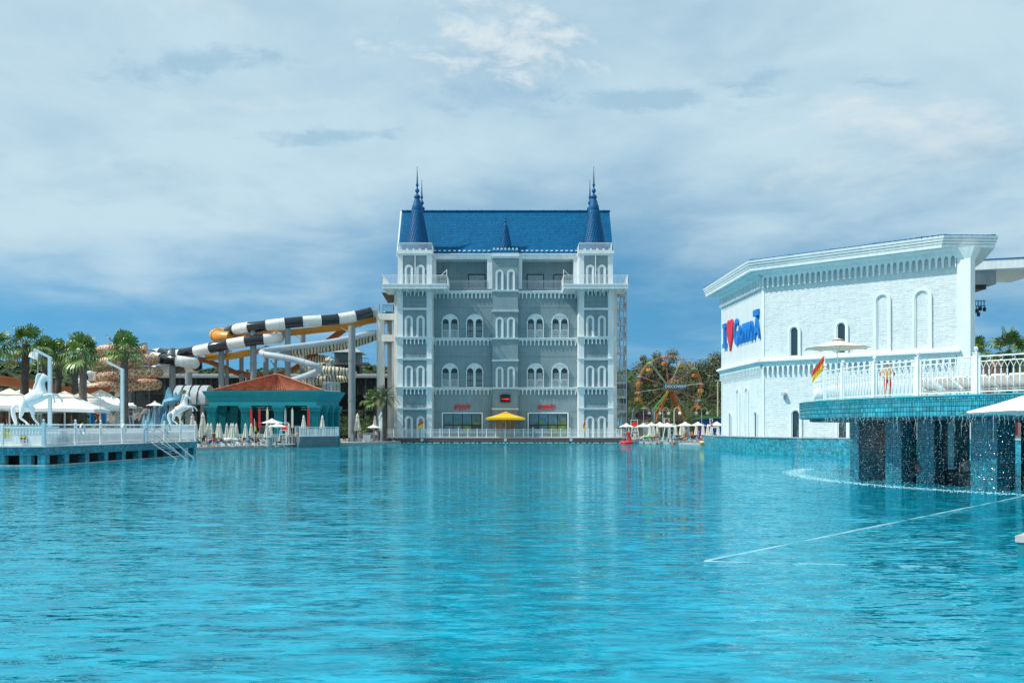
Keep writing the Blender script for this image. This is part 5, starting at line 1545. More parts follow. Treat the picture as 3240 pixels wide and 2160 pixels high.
# ================================================================ big square canopies by the palms
def square_canopy(label, loc, half, zr, rise, rz, group):
    o = T('square_parasol', label, 'parasol', (0, 0, 0), group)
    m = MB(); h = half; c = [(-h, -h), (h, -h), (h, h), (-h, h)]
    vs = [(0, 0, zr + rise)]; fs = []
    for j in (1, 2, 3):
        t = j / 3
        for k in range(4):
            (xa, ya), (xb, yb) = c[k], c[(k + 1) % 4]
            vs.append((xa * t, ya * t, zr + rise * (1 - t))); vs.append(((xa + xb)/2 * t * .99, (ya + yb)/2 * t * .99, zr + rise * (1 - t) - .10 * math.sin(math.pi * t) - .0 + .10 * t))
    for k in range(8):
        fs.append((0, 1 + k, 1 + (k+1) % 8))
        for j in (0, 1): a, b = 1 + 8*j + k, 1 + 8*j + (k+1) % 8; fs.append((a, a + 8, b + 8, b))
    b0 = len(vs)
    for k in range(8): x, y, z = vs[17 + k]; vs.append((x, y, z - .26))
    for k in range(8): fs.append((17 + k, b0 + k, b0 + (k+1) % 8, 17 + (k+1) % 8))
    m.add(vs, fs); m.add([(x * .997, y * .997, z - .02) for x, y, z in vs], [f[::-1] for f in fs]); put(m, 'canopy', canvasw, o)
    m = MB(); q = h * .33; zz = zr + rise
    m.add([(0, 0, zz + .16), (-q, -q, zz - rise * .26), (q, -q, zz - rise * .26), (q, q, zz - rise * .26), (-q, q, zz - rise * .26), (-q, -q, zz - rise * .26 - .12), (q, -q, zz - rise * .26 - .12), (q, q, zz - rise * .26 - .12), (-q, q, zz - rise * .26 - .12)],
          [(0,1,2), (0,2,3), (0,3,4), (0,4,1), (1,5,6,2), (2,6,7,3), (3,7,8,4), (4,8,5,1)])
    put(m, 'vent_cap', canvas, o)
    put(MB().box(-.06, .06, -.06, .06, 0.05, zr + rise), 'pole', cream, o)
    m = MB()
    for (x, y) in c: m.bar((0, 0, zr + rise - .05), (x * .98, y * .98, zr - .03), .04)
    put(m, 'rib', railw, o); put(MB().box(-.5, .5, -.5, .5, 0, .08), 'base', concrete, o)
    o.location = loc; o.rotation_euler = (0, 0, rz)
    return o
for i, (px, py, Yc, hf) in enumerate(((30, 1288, 80, 3.1), (130, 1292, 84, 3.2), (205, 1296, 81, 3.1), (262, 1292, 88, 3.2), (318, 1284, 92, 3.2), (85, 1275, 96, 3.1), (-50, 1276, 86, 3.2))):
    z = PZ(py, Yc) - GZ
    square_canopy(('square off-white parasol behind the tail of the pier horse', 'square off-white parasol behind the belly of the pier horse', 'square off-white parasol under the hooves of the pier horse', 'square off-white parasol with a yellow tinted underside beside the mast', 'square off-white parasol next to the red lifeguard chair', 'square off-white parasol below the thick palm trunk', 'square off-white parasol cut by the picture edge')[i], (PX(px, Yc), Yc, GZ), hf, z, 1.5, R((20, 38, 12, 30, 25, 5, 40)[i]), 'square parasols by the palms')

# ================================================================ palms
def fan_palm(label, base, h, tr, cr, seed, group, nl=18):
    o = T('fan_palm', label, 'palm tree', base, group); g = random.Random(seed); x0, y0, z0 = base
    m = MB(); lx, ly = g.uniform(-.25, .25), g.uniform(-.25, .25); pts = []; rad = []
    for i in range(13): t = i / 12; pts.append((x0 + lx * t * t, y0 + ly * t * t, z0 + h * t)); rad.append(tr * (1.25 - .35 * t + (.12 if i == 12 else 0)))
    m.tube(pts, rad, 10)
    for i in range(150):                 # old leaf bases
        t = g.random() ** .9; a = g.uniform(0, 6.28); r = tr * (1.22 - .33 * t); cx, cy, cz = x0 + lx*t*t, y0 + ly*t*t, z0 + h * t
        d = Vector((math.cos(a), math.sin(a), 0)); p = Vector((cx, cy, cz)) + d * r * .9; m.bar(p, p + d * .10 + Vector((0, 0, .16)), .09, .03)
    put(m, 'trunk', bark, o)
    top = Vector(pts[-1]); mb_ = MB(); mb_.cur = 0
    for i in range(nl):
        u = i / (nl - 1); el = R(80 - 118 * u ** 1.0 + g.uniform(-9, 9)); az = i * 2.399 + g.uniform(-.25, .25)
        d = Vector((math.cos(el) * math.cos(az), math.cos(el) * math.sin(az), math.sin(el)))
        pl_ = cr * g.uniform(.36, .68); side = d.cross(Vector((0, 0, 1))).normalized(); up = side.cross(d).normalized()
        tip = top + d * pl_ - Vector((0, 0, .06 * pl_))
        mb_.cur = 0
        mb_.tube([top + d * .1, (top + tip) / 2 + Vector((0, 0, .05)), tip], [.035, .025, .018], 4, caps=False)
        R0 = cr * g.uniform(.50, .70); nf = 17; dr = 1.0 if el < R(10) else .55
        mb_.cur = 1 if (u > .95 and g.random() < .4) else 0
        for f in range(nf):
            a = R(-118 + 236 * f / (nf - 1)); L = R0 * (1 - .22 * abs(a) / 2.1) * g.uniform(.9, 1.08)
            v = (d * math.cos(a) + side * math.sin(a)).normalized(); w = side * math.cos(a) - d * math.sin(a); hw = L * .085
            fold = up * (.03 if f % 2 else -.03)
            p1 = tip + v * L * .55 + fold; p2 = p1 + v * L * .28 - Vector((0, 0, .16 * L * dr)); p3 = p2 + v * L * .12 - Vector((0, 0, .40 * L * dr))
            mb_.add([tip, p1 - w * hw, p1 + w * hw, p2 - w * hw * .62, p2 + w * hw * .62, p3], [(0, 1, 2), (1, 3, 4, 2), (3, 5, 4)])
    put(mb_, 'crown', [leafy, deadl], o)
    return o
def date_palm(label, base, h, tr, cr, seed, nl=44):
    o = T('date_palm', label, 'palm tree', base, None); g = random.Random(seed); x0, y0, z0 = base
    m = MB(); m.tube([(x0, y0, z0 + h * i / 10) for i in range(11)], [tr * (1.2 - .35 * i / 10 + (.3 if i > 8 else 0)) for i in range(11)], 10)
    for i in range(180):
        t = g.random(); a = i * 2.399; d = Vector((math.cos(a), math.sin(a), 0)); p = Vector((x0, y0, z0 + h * t)) + d * tr * (1.1 - .3 * t); m.bar(p, p + d * .09 + Vector((0, 0, .14)), .11, .04)
    put(m, 'trunk', bark, o)
    top = Vector((x0, y0, z0 + h)); mb_ = MB()
    for i in range(nl):
        u = i / (nl - 1); el = R(84 - 110 * u + g.uniform(-8, 8)); az = i * 2.399
        hz = Vector((math.cos(az), math.sin(az), 0)); L = cr * g.uniform(.85, 1.1) * (1 - .25 * (u > .85)); p = top.copy(); e = el; prev = p
        mb_.cur = 1 if u > .86 else 0
        side = hz.cross(Vector((0, 0, 1)))
        for s in range(14):
            d = hz * math.cos(e) + Vector((0, 0, 1)) * math.sin(e); q = p + d * L / 14
            mb_.add([p - side * .02, p + side * .02, q + side * .015, q - side * .015], [(0, 1, 2, 3)])
            if s > 1:
                ll = L * .22 * math.sin(math.pi * min(1, (s + 2) / 16)) + .06
                for sg in (-1, 1):
                    for k in range(2):
                        b = p + d * (L / 14) * (k * .5); t = b + (side * sg * .75 + d * .55 + Vector((0, 0, .22))) .normalized() * ll
                        mb_.add([b, b + d * .07, t], [(0, 1, 2)])
            p = q; e -= R(3.0 + 3.4 * s / 14 * 2)
    put(mb_, 'crown', [datel, deadl], o)
    return o
fp = [(75, 1245, 62, 88, .36, 2.35, 'tall thick fan palm rising behind the pier horse statue'), (-25, 1250, 60, 84, .34, 2.2, 'fan palm partly cut off beyond the pier horse'), (140, 1110, 58, 92, .3, 1.9, 'fan palm behind the pale blue lamp post'), (180, 1110, 60, 95, .3, 1.9, 'fan palm in the middle of the row above the white parasols'),
      (235, 1105, 60, 92, .3, 2.0, 'slim fan palm beside the orange slide landing'), (262, 1095, 60, 86, .33, 2.2, 'fan palm spreading over the white parasols next to the giraffe slide'), (392, 1112, 60, 80, .33, 1.85, 'fan palm standing before the coiled giraffe slide')]
tops = {75: 1088, -25: 1100, 140: 1120, 180: 1125, 235: 1120, 262: 1118, 392: 1112}
for i, (px, _, __, Yp, tr, cr, lab) in enumerate(fp):
    h = PZ(tops[px], Yp) - GZ
    fan_palm(lab, (PX(px, Yp), Yp, GZ), h, tr, cr, 20 + i, 'fan palms by the terrace')
date_palm('date palm with yellow lower fronds between the slide tower and castle', (PX(1214, 139), 139.5, GZ), PZ(1262, 139) - GZ, .36, 2.9, 5)
fan_palm('short leafy fan palm among shrubs beside the slide tower', (PX(1180, 141), 143, GZ), PZ(1262, 143) - GZ, .28, 2.1, 41, None)
date_palm('dark date palm in front of the fire stair', (PX(1978, 152), 152, GZ), PZ(1250, 152) - GZ, .42, 3.2, 9)
for i, (px, py, Yp) in enumerate(((3085, 1122, 118), (3192, 1108, 105), (3250, 1120, 110))):
    fan_palm(('fan palm crown peeping out behind the theatre pillar', 'large fan palm rising behind the ornate deck railing', 'fan palm beyond the pink building')[i], (PX(px, Yp), Yp, GZ), PZ(py, Yp) - GZ, .3, 2.7, 60 + i, None)

# ================================================================ hills and trees
def leaf_clump_tree(name, label, base, h, rx, mat, seed, cat='tree', n=1500, group=None, open_=.0, tall=1.0):
    g = random.Random(seed); x0, y0, z0 = base
    o = T(name, label, cat, base, group)
    m = MB(); pts = [(x0, y0, z0 - .2), (x0 + g.uniform(-.3, .3), y0, z0 + h * .35), (x0 + g.uniform(-.6, .6), y0, z0 + h * .7)]
    m.tube(pts, [h * .028, h * .02, h * .01], 7)
    blobs = []
    for i in range(17):
        a = g.uniform(0, 6.28); t = g.uniform(.34, .95) ; r = rx * math.sqrt(max(.05, 1 - ((t - .62) / .45) ** 2)) * g.uniform(.3, .85)
        c = Vector((x0 + math.cos(a) * r, y0 + math.sin(a) * r, z0 + h * t)); blobs.append((c, rx * g.uniform(.20, .42)))
        m.tube([pts[1] if t < .65 else pts[2], tuple(c)], [h * .01, h * .004], 5)
    put(m, 'trunk', M('tree_bark', (.10, .08, .06), .9, .3), o)
    mb_ = MB()
    for i in range(n):
        c, r = blobs[i % len(blobs)]
        v = Vector((g.gauss(0, 1), g.gauss(0, 1), g.gauss(0, .8))).normalized() * r * g.uniform(.45, 1.08)
        p = c + v; s = g.uniform(.10, .24) * (h / 14) ** .5
        nrm = (v.normalized() + Vector((g.uniform(-.7, .7), g.uniform(-.7, .7), g.uniform(-.2, .9)))).normalized()
        t1 = nrm.orthogonal().normalized(); t1.rotate(Matrix.Rotation(g.uniform(0, 6.28), 3, nrm)); t2 = nrm.cross(t1)
        mb_.add([p - t1 * s, p + t2 * s * .55, p + t1 * s, p - t2 * s * .55], [(0, 1, 2, 3)])
    put(mb_, 'crown', mat, o)
    return o
trs = [(1998, 1172, 205, 7.5, treel), (2040, 1128, 200, 4.6, treed), (2062, 1108, 214, 3.6, treed), (2102, 1105, 216, 4.4, treed), (2138, 1150, 222, 5.0, treed), (2088, 1165, 224, 6, treel), (2205, 1135, 206, 6.5, treed), (2245, 1118, 204, 6.6, treed), (2285, 1125, 206, 6.8, treed), (2165, 1205, 212, 6.5, treel), (2240, 1210, 198, 7.0, treel), (2020, 1245, 196, 6.5, treel), (2090, 1265, 200, 6.5, treel), (2190, 1275, 197, 6.0, treel), (2310, 1200, 200, 6.5, treel), (2150, 1300, 186, 4.5, treel), (2075, 1315, 184, 4.5, treel), (2275, 1300, 186, 4.6, treel), (1975, 1300, 178, 4.2, treel)]
tl_ = ['bushy green tree behind the fire stair', 'slender grey-green eucalyptus left standing above the big wheel', 'tall feathery eucalyptus above the wheel rim', 'leaning eucalyptus top over the wheel crown', 'grey-green tree seen through the upper spokes', 'round green tree seen through the wheel', 'dark grey-green tree beyond the wheel rim', 'broad grey-green tree next to the white theatre', 'tall grey-green tree touching the theatre wall edge', 'dark pine seen behind the wheel hub', 'dark green tree behind the tall lamp mast', 'low green tree behind the oval sign', 'dark shrub-like tree at the wheel legs', 'dark tree under the wheel rim', 'tree hidden partly by the theatre', 'dense hedge tree behind the globe lamps', 'dense hedge tree beside the orange wheel leg', 'hedge tree behind the blue hut', 'low tree beside the fire stair foot']
tl_[1] = 'slender grey-green eucalyptus between the fire stair and the wheel'
for i, (px, py, Yt_, rx, mt) in enumerate(trs):
    leaf_clump_tree('tree', tl_[i], (PX(px, Yt_), Yt_, GZ), PZ(py, Yt_) - GZ, rx, mt, 100 + i, n=5200)
# wooded hills (one mass of scrub far off)
def hill(name, pts, depth, seed, nleaf, sz, mat):
    g = random.Random(seed); m = MB(); vs = []; fs = []
    N = len(pts)
    for px, py, Yh in pts:
        top = PT(px, py, Yh)
        vs += [(top.x, top.y - depth, GZ - 1), (top.x, top.y - depth * .5, GZ + (top.z - GZ) * .62), (top.x, top.y, top.z - sz * .8), (top.x * 1.05, top.y + depth * .5, top.z * .92)]
    for i in range(N - 1):
        for k in range(3): fs.append((4*i + k, 4*i + 4 + k, 4*i + 5 + k, 4*i + 1 + k))
    m.add(vs, fs)
    for q in range(nleaf):
        i = g.randrange(N - 1); t = g.random(); u = g.random()
        def pf(k):
            return Vector(vs[4*k]).lerp(Vector(vs[4*k + 1]), u / .4) if u < .4 else Vector(vs[4*k + 1]).lerp(Vector(vs[4*k + 2]), min(1, (u - .4) / .45))
        a = pf(i); b = pf(i + 1)
        c = a.lerp(b, t) + Vector((0, g.uniform(-2, 2), g.uniform(-.2, .6) * sz)); s = sz * g.uniform(.5, 1.1)
        for k in range(7):
            v = Vector((g.gauss(0, 1), g.gauss(0, 1) - .4, abs(g.gauss(0, .8)))).normalized() * s * .6
            n = v.normalized(); t1 = n.orthogonal().normalized(); t2 = n.cross(t1); r = s * g.uniform(.3, .55); p = c + v
            m.add([p - t1*r, p - t2*r, p + t1*r, p + t2*r], [(0, 1, 2, 3)])
    o = S(m, name, mat, 'structure')
    return o
hill('hill', [(-200, 1150, 330), (0, 1148, 330), (90, 1156, 330), (180, 1150, 330), (270, 1158, 325), (340, 1172, 330), (420, 1182, 330), (520, 1185, 330), (620, 1180, 330), (680, 1174, 330), (760, 1182, 330), (860, 1180, 330), (920, 1172, 330), (1000, 1176, 330), (1080, 1168, 330), (1140, 1160, 330), (1200, 1172, 330), (1260, 1178, 330), (1350, 1185, 330)], 130, 4, 6000, 3.6, hillm)
hill('hill', [(1900, 1190, 330), (1985, 1180, 330), (2060, 1168, 330), (2200, 1165, 330), (2330, 1165, 330), (2500, 1180, 330)], 110, 6, 700, 3.2, hillm)
hill('hill', [(2980, 1230, 300), (3080, 1215, 300), (3180, 1205, 300), (3300, 1200, 300), (3500, 1200, 300)], 60, 8, 500, 3.0, hillm)
pk = M('pink_render', (.58, .36, .33), .8, .08)
o = T('pink_building', 'low pink rendered building with red roof seen through the ornate railing', 'building', (PX(3170, 120), 123, GZ))
put(MB().box(PX(3095, 120), PX(3420, 120), 120, 128, GZ, PZ(1160, 120)), 'wall', pk, o)
m = MB(); m.hexa([(PX(3085, 120), 119, PZ(1160, 120)), (PX(3430, 120), 119, PZ(1160, 120)), (PX(3430, 120), 129, PZ(1160, 120)), (PX(3085, 120), 129, PZ(1160, 120))], [(PX(3130, 120), 123, PZ(1128, 120)), (PX(3400, 120), 123, PZ(1128, 120)), (PX(3400, 120), 125, PZ(1128, 120)), (PX(3130, 120), 125, PZ(1128, 120))]); put(m, 'roof', M('terracotta', (.36, .15, .10), .8, .2, 2, rv=.2), o)
for px in (3125, 3165, 3210): put(MB().box(PX(px - 9, 120), PX(px + 9, 120), 119.9, 120.02, GZ + 1, PZ(1185, 120)), 'window', M('red_shutter', (.30, .05, .05), .6), o)
# ================================================================ dark steel hall behind the slides
hall = T('steel_hall', 'long open steel hall with flat grey roof behind the water slides', 'building', (PX(850, 172), 176, GZ))
YH = 168
hz = PZ(1186, YH)
m = MB(); m.hexa([(PX(300, YH), YH, hz - .5), (PX(1262, YH), YH, hz - .5), (PX(1262, YH), YH + 16, hz + .6), (PX(300, YH), YH + 16, hz + .6)], [(PX(300, YH), YH, hz), (PX(1262, YH), YH, hz), (PX(1262, YH), YH + 16, hz + 1.1), (PX(300, YH), YH + 16, hz + 1.1)])
put(m, 'roof', M('grey_sheet_roof', (.22, .25, .27), .6, .15, 1), hall)
dk = M('dark_steel', (.020, .030, .033), .7, .2)
put(MB().box(PX(300, YH), PX(1262, YH), YH + 15.5, YH + 16, GZ, hz + .4), 'back_wall', dk, hall)
for q in range(20):
    x = PX(323 + q * 49, YH); put(MB().box(x - .2, x + .2, YH + .3, YH + .7, GZ, hz - .5), 'column', dk, hall)
for q in range(19):
    x0 = PX(323 + q * 49, YH); x1 = PX(372 + q * 49, YH); m = MB(); za, zb = hz - .6, hz - 3.4
    m.bar((x0, YH + .5, zb), (x1, YH + .5, zb), .14)
    for k in range(6): a = x0 + (x1 - x0) * k / 6; b = x0 + (x1 - x0) * (k + 1) / 6; m.bar((a, YH + .5, zb if k % 2 else za), (b, YH + .5, za if k % 2 else zb), .09); m.bar((a, YH + .5, zb), (a, YH + .5, za), .07)
    put(m, 'truss', dk, hall)
for z in (hz - 6.6, hz - 9.2): put(MB().box(PX(306, YH), PX(1258, YH), YH + .2, YH + .5, z, z + .25), 'girt', dk, hall)

# ================================================================ water slides
gold = M('slide_orange', (.62, .26, .025), .35, .10, .6, spec=.5); rust = M('slide_rust', (.30, .085, .025), .5, .15, .6)
swht = M('slide_white', (.74, .74, .70), .32, .06, .8, streak=.12); sblk = M('slide_black', (.010, .013, .020), .16, .1, 1, spec=.7); sgry = M('slide_grey', (.40, .47, .52), .32, .08, .8)
def crackle(name, base, line, scale, stretch, w):
    m = bpy.data.materials.new(name); m.use_nodes = True; t = m.node_tree; b = t.nodes['Principled BSDF']; b.inputs['Roughness'].default_value = .4
    g = t.nodes.new('ShaderNodeNewGeometry'); mp = t.nodes.new('ShaderNodeMapping'); mp.inputs[3].default_value = stretch; t.links.new(g.outputs['Position'], mp.inputs[0])
    v = t.nodes.new('ShaderNodeTexVoronoi'); v.feature = 'DISTANCE_TO_EDGE'; v.inputs['Scale'].default_value = scale; t.links.new(mp.outputs[0], v.inputs['Vector'])
    r = t.nodes.new('ShaderNodeValToRGB'); r.color_ramp.elements[0].position = w; r.color_ramp.elements[0].color = (*line, 1); r.color_ramp.elements[1].position = w + .03; r.color_ramp.elements[1].color = (*base, 1)
    t.links.new(v.outputs['Distance'], r.inputs[0]); t.links.new(r.outputs[0], b.inputs['Base Color'])
    return m
giraffe = crackle('giraffe_pattern', (.30, .145, .080), (.66, .54, .37), 1.7, (1, 1, 1), .045)
def tiger_mat():
    m = bpy.data.materials.new('tiger_pattern'); m.use_nodes = True; t = m.node_tree; b = t.nodes['Principled BSDF']; b.inputs['Roughness'].default_value = .4
    g = t.nodes.new('ShaderNodeNewGeometry'); w = t.nodes.new('ShaderNodeTexWave'); w.inputs['Scale'].default_value = .62; w.inputs['Distortion'].default_value = 5; w.inputs['Detail'].default_value = 1.5
    t.links.new(g.outputs['Position'], w.inputs['Vector']); r = t.nodes.new('ShaderNodeValToRGB'); r.color_ramp.elements[0].position = .22; r.color_ramp.elements[0].color = (.04, .04, .035, 1); r.color_ramp.elements[1].position = .30; r.color_ramp.elements[1].color = (.58, .56, .42, 1)
    t.links.new(w.outputs[0], r.inputs[0]); t.links.new(r.outputs[0], b.inputs['Base Color'])
    return m
tiger = tiger_mat()
def smooth_path(pts, n=7):
    P = [Vector(p) for p in pts]; out = []
    for i in range(len(P) - 1):
        p0 = P[max(i - 1, 0)]; p1 = P[i]; p2 = P[i + 1]; p3 = P[min(i + 2, len(P) - 1)]
        for k in range(n):
            t = k / n; out.append(.5 * ((2*p1) + (-p0 + p2)*t + (2*p0 - 5*p1 + 4*p2 - p3)*t*t + (-p0 + 3*p1 - 3*p2 + p3)*t**3))
    out.append(P[-1]); return out
def tube_slide(root, pts, r, mats, seglen, n=14, flange=True, name='tube_segment', fl_mat=None):
    path = smooth_path(pts); cum = [0]
    for a, b in zip(path[:-1], path[1:]): cum.append(cum[-1] + (b - a).length)
    tot = cum[-1]; ns = max(1, round(tot / seglen)); k = 0
    bounds = [tot * i / ns for i in range(ns + 1)]
    def at(d):
        for i in range(len(cum) - 1):
            if cum[i + 1] >= d: t = (d - cum[i]) / max(1e-6, cum[i+1] - cum[i]); return path[i].lerp(path[i + 1], t)
        return path[-1]
    for i in range(ns):
        a, b = bounds[i], bounds[i + 1]; q = [at(a + (b - a) * t / 6) for t in range(7)]
        m = MB(); m.tube(q, r, n, caps=(i in (0, ns - 1)))
        if flange:
            d = (q[1] - q[0]).normalized(); m.tube([q[0] - d * .03, q[0] + d * .05], r * 1.09, n)
        put(m, name, mats[i % len(mats)], root, True)
def chute(root, pts, w, hgt, mat, name='chute_segment', seglen=5):
    path = smooth_path(pts); m = MB(); vs = []; n = 9
    for i, p in enumerate(path):
        d = (path[min(i + 1, len(path) - 1)] - path[max(i - 1, 0)]).normalized(); u = d.cross(Vector((0, 0, 1))).normalized()
        for k in range(n):
            a = math.pi * (1 + k / (n - 1)); vs.append(p + u * math.cos(a) * w + Vector((0, 0, math.sin(a) * hgt)))
        for k in range(n - 1, -1, -1):
            a = math.pi * (1 + k / (n - 1)); vs.append(p + u * math.cos(a) * w * .93 + Vector((0, 0, math.sin(a) * hgt * .93)))
    N = 2 * n
    m.add(vs, [(N*i + k, N*i + (k+1) % N, N*i + N + (k+1) % N, N*i + N + k) for i in range(len(path) - 1) for k in range(N)])
    put(m, name, mat, root, True)
def q4(pts): return [PT(600 + .3189 * x, 940 + .3189 * y, Y) for x, y, Y in pts]
def q6(pts): return [PT(240 + .1786 * x, 1020 + .1786 * y, Y) for x, y, Y in pts]
s1 = T('striped_tube_slide', 'black and white striped tube slide running down from the castle platform', 'water slide', (PX(900, 144), 144, GZ))
tube_slide(s1, q4([(1800, 150, 147), (1640, 188, 146), (1480, 215, 145), (1330, 230, 144), (1150, 240, 143), (1000, 253, 142.5), (850, 270, 142), (680, 292, 142), (540, 305, 142.5), (430, 325, 144)]) + q4([(385, 345, 146.5), (420, 370, 149), (560, 385, 150), (760, 385, 149), (870, 392, 146.5), (885, 402, 143.5), (800, 410, 142), (660, 424, 141.5), (520, 445, 141.5), (400, 465, 141.5), (270, 492, 141.5), (150, 517, 142), (40, 540, 142.5), (-80, 560, 143.5)]), .84, [sblk, swht], 2.75)
tube_slide(s1, q6([(1880, 570, 144), (1700, 560, 146), (1500, 545, 148), (1400, 560, 148), (1340, 600, 145), (1500, 640, 142), (1700, 665, 140.5), (1950, 700, 140.5), (2110, 730, 142), (2140, 770, 145), (1990, 800, 147), (1700, 830, 148), (1400, 850, 148), (900, 900, 149), (400, 930, 148), (150, 960, 146), (50, 1010, 143), (200, 1140, 142), (330, 1210, 142), (560, 1220, 142), (800, 1215, 143), (900, 1200, 145)]), .84, [swht, sblk], 3.0)
put(MB().hexa([PT(1174, 1003, 147.7), PT(1200, 1003, 147.7), PT(1200, 1003, 149.3), PT(1174, 1003, 149.3)], [PT(1173, 981, 147.5), PT(1202, 981, 147.5), PT(1202, 981, 149.5), PT(1173, 981, 149.5)]), 'launch_tub', swht, s1)
s2 = T('giraffe_tube_slide', 'coiled brown tube slide with giraffe pattern standing behind the palms', 'water slide', (PX(400, 139), 139, GZ))
gp = []
for i in range(0, 29):
    a = R(-60 - i * 36); t = i / 28; Yc = 138.5; rr_ = 4.4 - .5 * math.sin(t * 9)
    z0, z1 = PZ(1106, Yc), PZ(1216, Yc)
    gp.append((PX(400, Yc) + rr_ * math.cos(a) * .98, Yc + rr_ * math.sin(a) * .8, z0 + (z1 - z0) * t))
gp += [(PX(345, 135), 135, PZ(1222, 135)), (PX(300, 134.5), 134.5, PZ(1227, 134.5)), (PX(283, 134.5), 134.5, PZ(1229, 134.5))]
tube_slide(s2, gp[::1], .80, [giraffe], 2.9)
put(MB().tube([PT(1257 * .1786 + 240, 470 * .1786 + 1020, 142), PT(440, 1106, 142), PT(420, 1112, 142)], .7, 12), 'upper_segment', giraffe, s2, True)
s3 = T('orange_open_slide', 'orange open chute slide curving under the striped tube', 'water slide', (PX(900, 147), 147, GZ))
chute(s3, q4([(1865, 195, 149), (1750, 215, 148.5), (1640, 250, 148), (1480, 275, 147.5), (1250, 300, 147), (1000, 325, 147), (800, 335, 147.5), (600, 345, 148.5), (400, 360, 149.5)]), .95, .95, gold)
tube_slide(s3, q4([(420, 350, 150), (330, 360, 149), (265, 370, 147.3), (262, 380, 145.2), (320, 395, 143.9), (400, 400, 143.4)]), .95, [gold], 3.0, 14, True, 'loop_segment')
chute(s3, q4([(700, 490, 144.5), (640, 520, 143.6), (560, 530, 143.4), (440, 555, 144), (300, 565, 145), (190, 570, 146)]), .95, .95, gold)
s4 = T('rust_open_slide', 'rust coloured straight chute slide crossing behind the grey pillars', 'water slide', (PX(900, 152), 152, GZ))
chute(s4, q4([(1560, 285, 150), (1440, 375, 151), (1300, 480, 152), (1190, 585, 153), (1050, 690, 154), (880, 745, 155), (700, 755, 155)]), .85, .8, rust)
chute(s4, q4([(80, 590, 147), (180, 610, 147.5), (300, 660, 148), (420, 710, 149), (550, 745, 150), (700, 755, 155)]), .9, .85, rust)
chute(s4, [PT(-40, 1182, 125), PT(60, 1196, 125), PT(130, 1206, 125), PT(207, 1222, 126), PT(280, 1226, 128), PT(330, 1222, 132)], .95, 1.35, rust)
s5 = T('grey_tube_slide', 'thin grey tube slide zigzagging above the terracotta roof', 'water slide', (PX(1000, 138), 138, GZ))
tube_slide(s5, q4([(1845, 355, 147), (1760, 362, 146), (1620, 400, 144.5), (1480, 430, 143.5), (1290, 460, 142.5), (1010, 495, 141), (850, 515, 140), (760, 530, 138.5), (715, 545, 136.8), (740, 565, 135.2), (830, 580, 134.6), (960, 603, 134.2), (1100, 635, 134), (1210, 668, 133.6), (1280, 700, 134), (1270, 730, 135), (1180, 770, 136), (1080, 805, 137), (980, 835, 138)]), .46, [sgry], 3.2, 12)
s6 = T('tiger_tube_slide', 'cream tube slide with dark tiger stripes coiling beside the lookout hut', 'water slide', (PX(1050, 148), 148, GZ))
tube_slide(s6, q4([(1850, 385, 150), (1740, 425, 149.5), (1600, 465, 149), (1400, 500, 148.5), (1200, 525, 148), (1010, 545, 148), (930, 560, 149.5), (1000, 590, 152), (1150, 605, 153), (1320, 610, 153), (1390, 640, 151), (1330, 690, 147), (1180, 700, 144), (1240, 715, 142.5), (1420, 730, 142), (1560, 745, 142.5), (1620, 765, 145), (1560, 800, 147.5), (1400, 815, 148), (1240, 835, 147), (1140, 850, 145)]), .68, [tiger], 3.0)
s7 = T('grey_tunnel', 'broad pale grey half tunnel beside the green pavilion', 'tunnel', (PX(605, 122), 122, GZ))
for k in range(4):
    m = MB(); xa = PX(562 + k * 26, 124); xb = PX(562 + (k + 1) * 26, 124); pts = [(2.2 * math.cos(R(a)), 2.2 * math.sin(R(a))) for a in range(-10, 191, 20)]
    zc = PZ(1270, 124)
    m.add([(xa, 124 - y * 1.0, zc + z) for y, z in pts] + [(xb, 124 - y, zc + z) for y, z in pts], [(i, i + 1, 12 - 1 + i + 1, 11 + i) for i in range(10)])
    put(m, 'tunnel_shell', M('tunnel_grey', (.36, .40, .42), .45, .1), s7, True)
    m = MB(); m.tube([(xa, 124 - y * 1.03, zc + z * 1.03) for y, z in pts], .07, 6); put(m, 'hoop', dk, s7)
for px in (575, 640): put(MB().box(PX(px, 124) - .2, PX(px, 124) + .2, 123.8, 124.2, GZ, PZ(1268, 124)), 'support', concrete, s7)
# grey pillars
spc = M('slide_pillar_grey', (.24, .275, .29), .6, .08, .6, streak=.12)
for px0, px1, pyt, Yp, sl_ in ((691, 710, 1104, 143, s1), (712, 724, 1108, 148, s1), (791, 812, 1048, 142, s1), (833, 850, 1094, 146, s1), (757, 771, 1114, 149, s3), (901, 920, 1039, 142.5, s1), (948, 967, 1053, 152, s3), (957, 971, 1112, 150, s6), (866, 877, 1135, 136, s5), (1102, 1125, 1031, 139.5, s1), (1042, 1055, 1147, 146, s6), (980, 989, 1155, 136, s5), (536, 555, 1101, 141, s1), (586, 608, 1177, 139, s1), (395, 415, 1225, 140, s2), (1012, 1024, 1160, 150, s6), (776, 786, 1168, 152, s4)):
    x = PX((px0 + px1) / 2, Yp); r = PX(1620 + (px1 - px0) / 2, Yp)
    m = MB(); m.cyl((x, Yp, GZ - .3), (x, Yp, PZ(pyt, Yp)), r, r * .97, 14); 
    for f in (.35, .7): z = GZ + (PZ(pyt, Yp) - GZ) * f; m.tube([(x, Yp, z), (x, Yp, z + .22)], r * 1.1, 14)
    m.bar((x - r, Yp, PZ(pyt, Yp) - .3), (x + r * 2.6, Yp, PZ(pyt, Yp) - .1), .14); m.bar((x, Yp, PZ(pyt, Yp) - 1.3), (x - r * 3, Yp + .2, PZ(pyt, Yp) - .2), .12)
    put(m, 'pillar', spc, sl_, True)
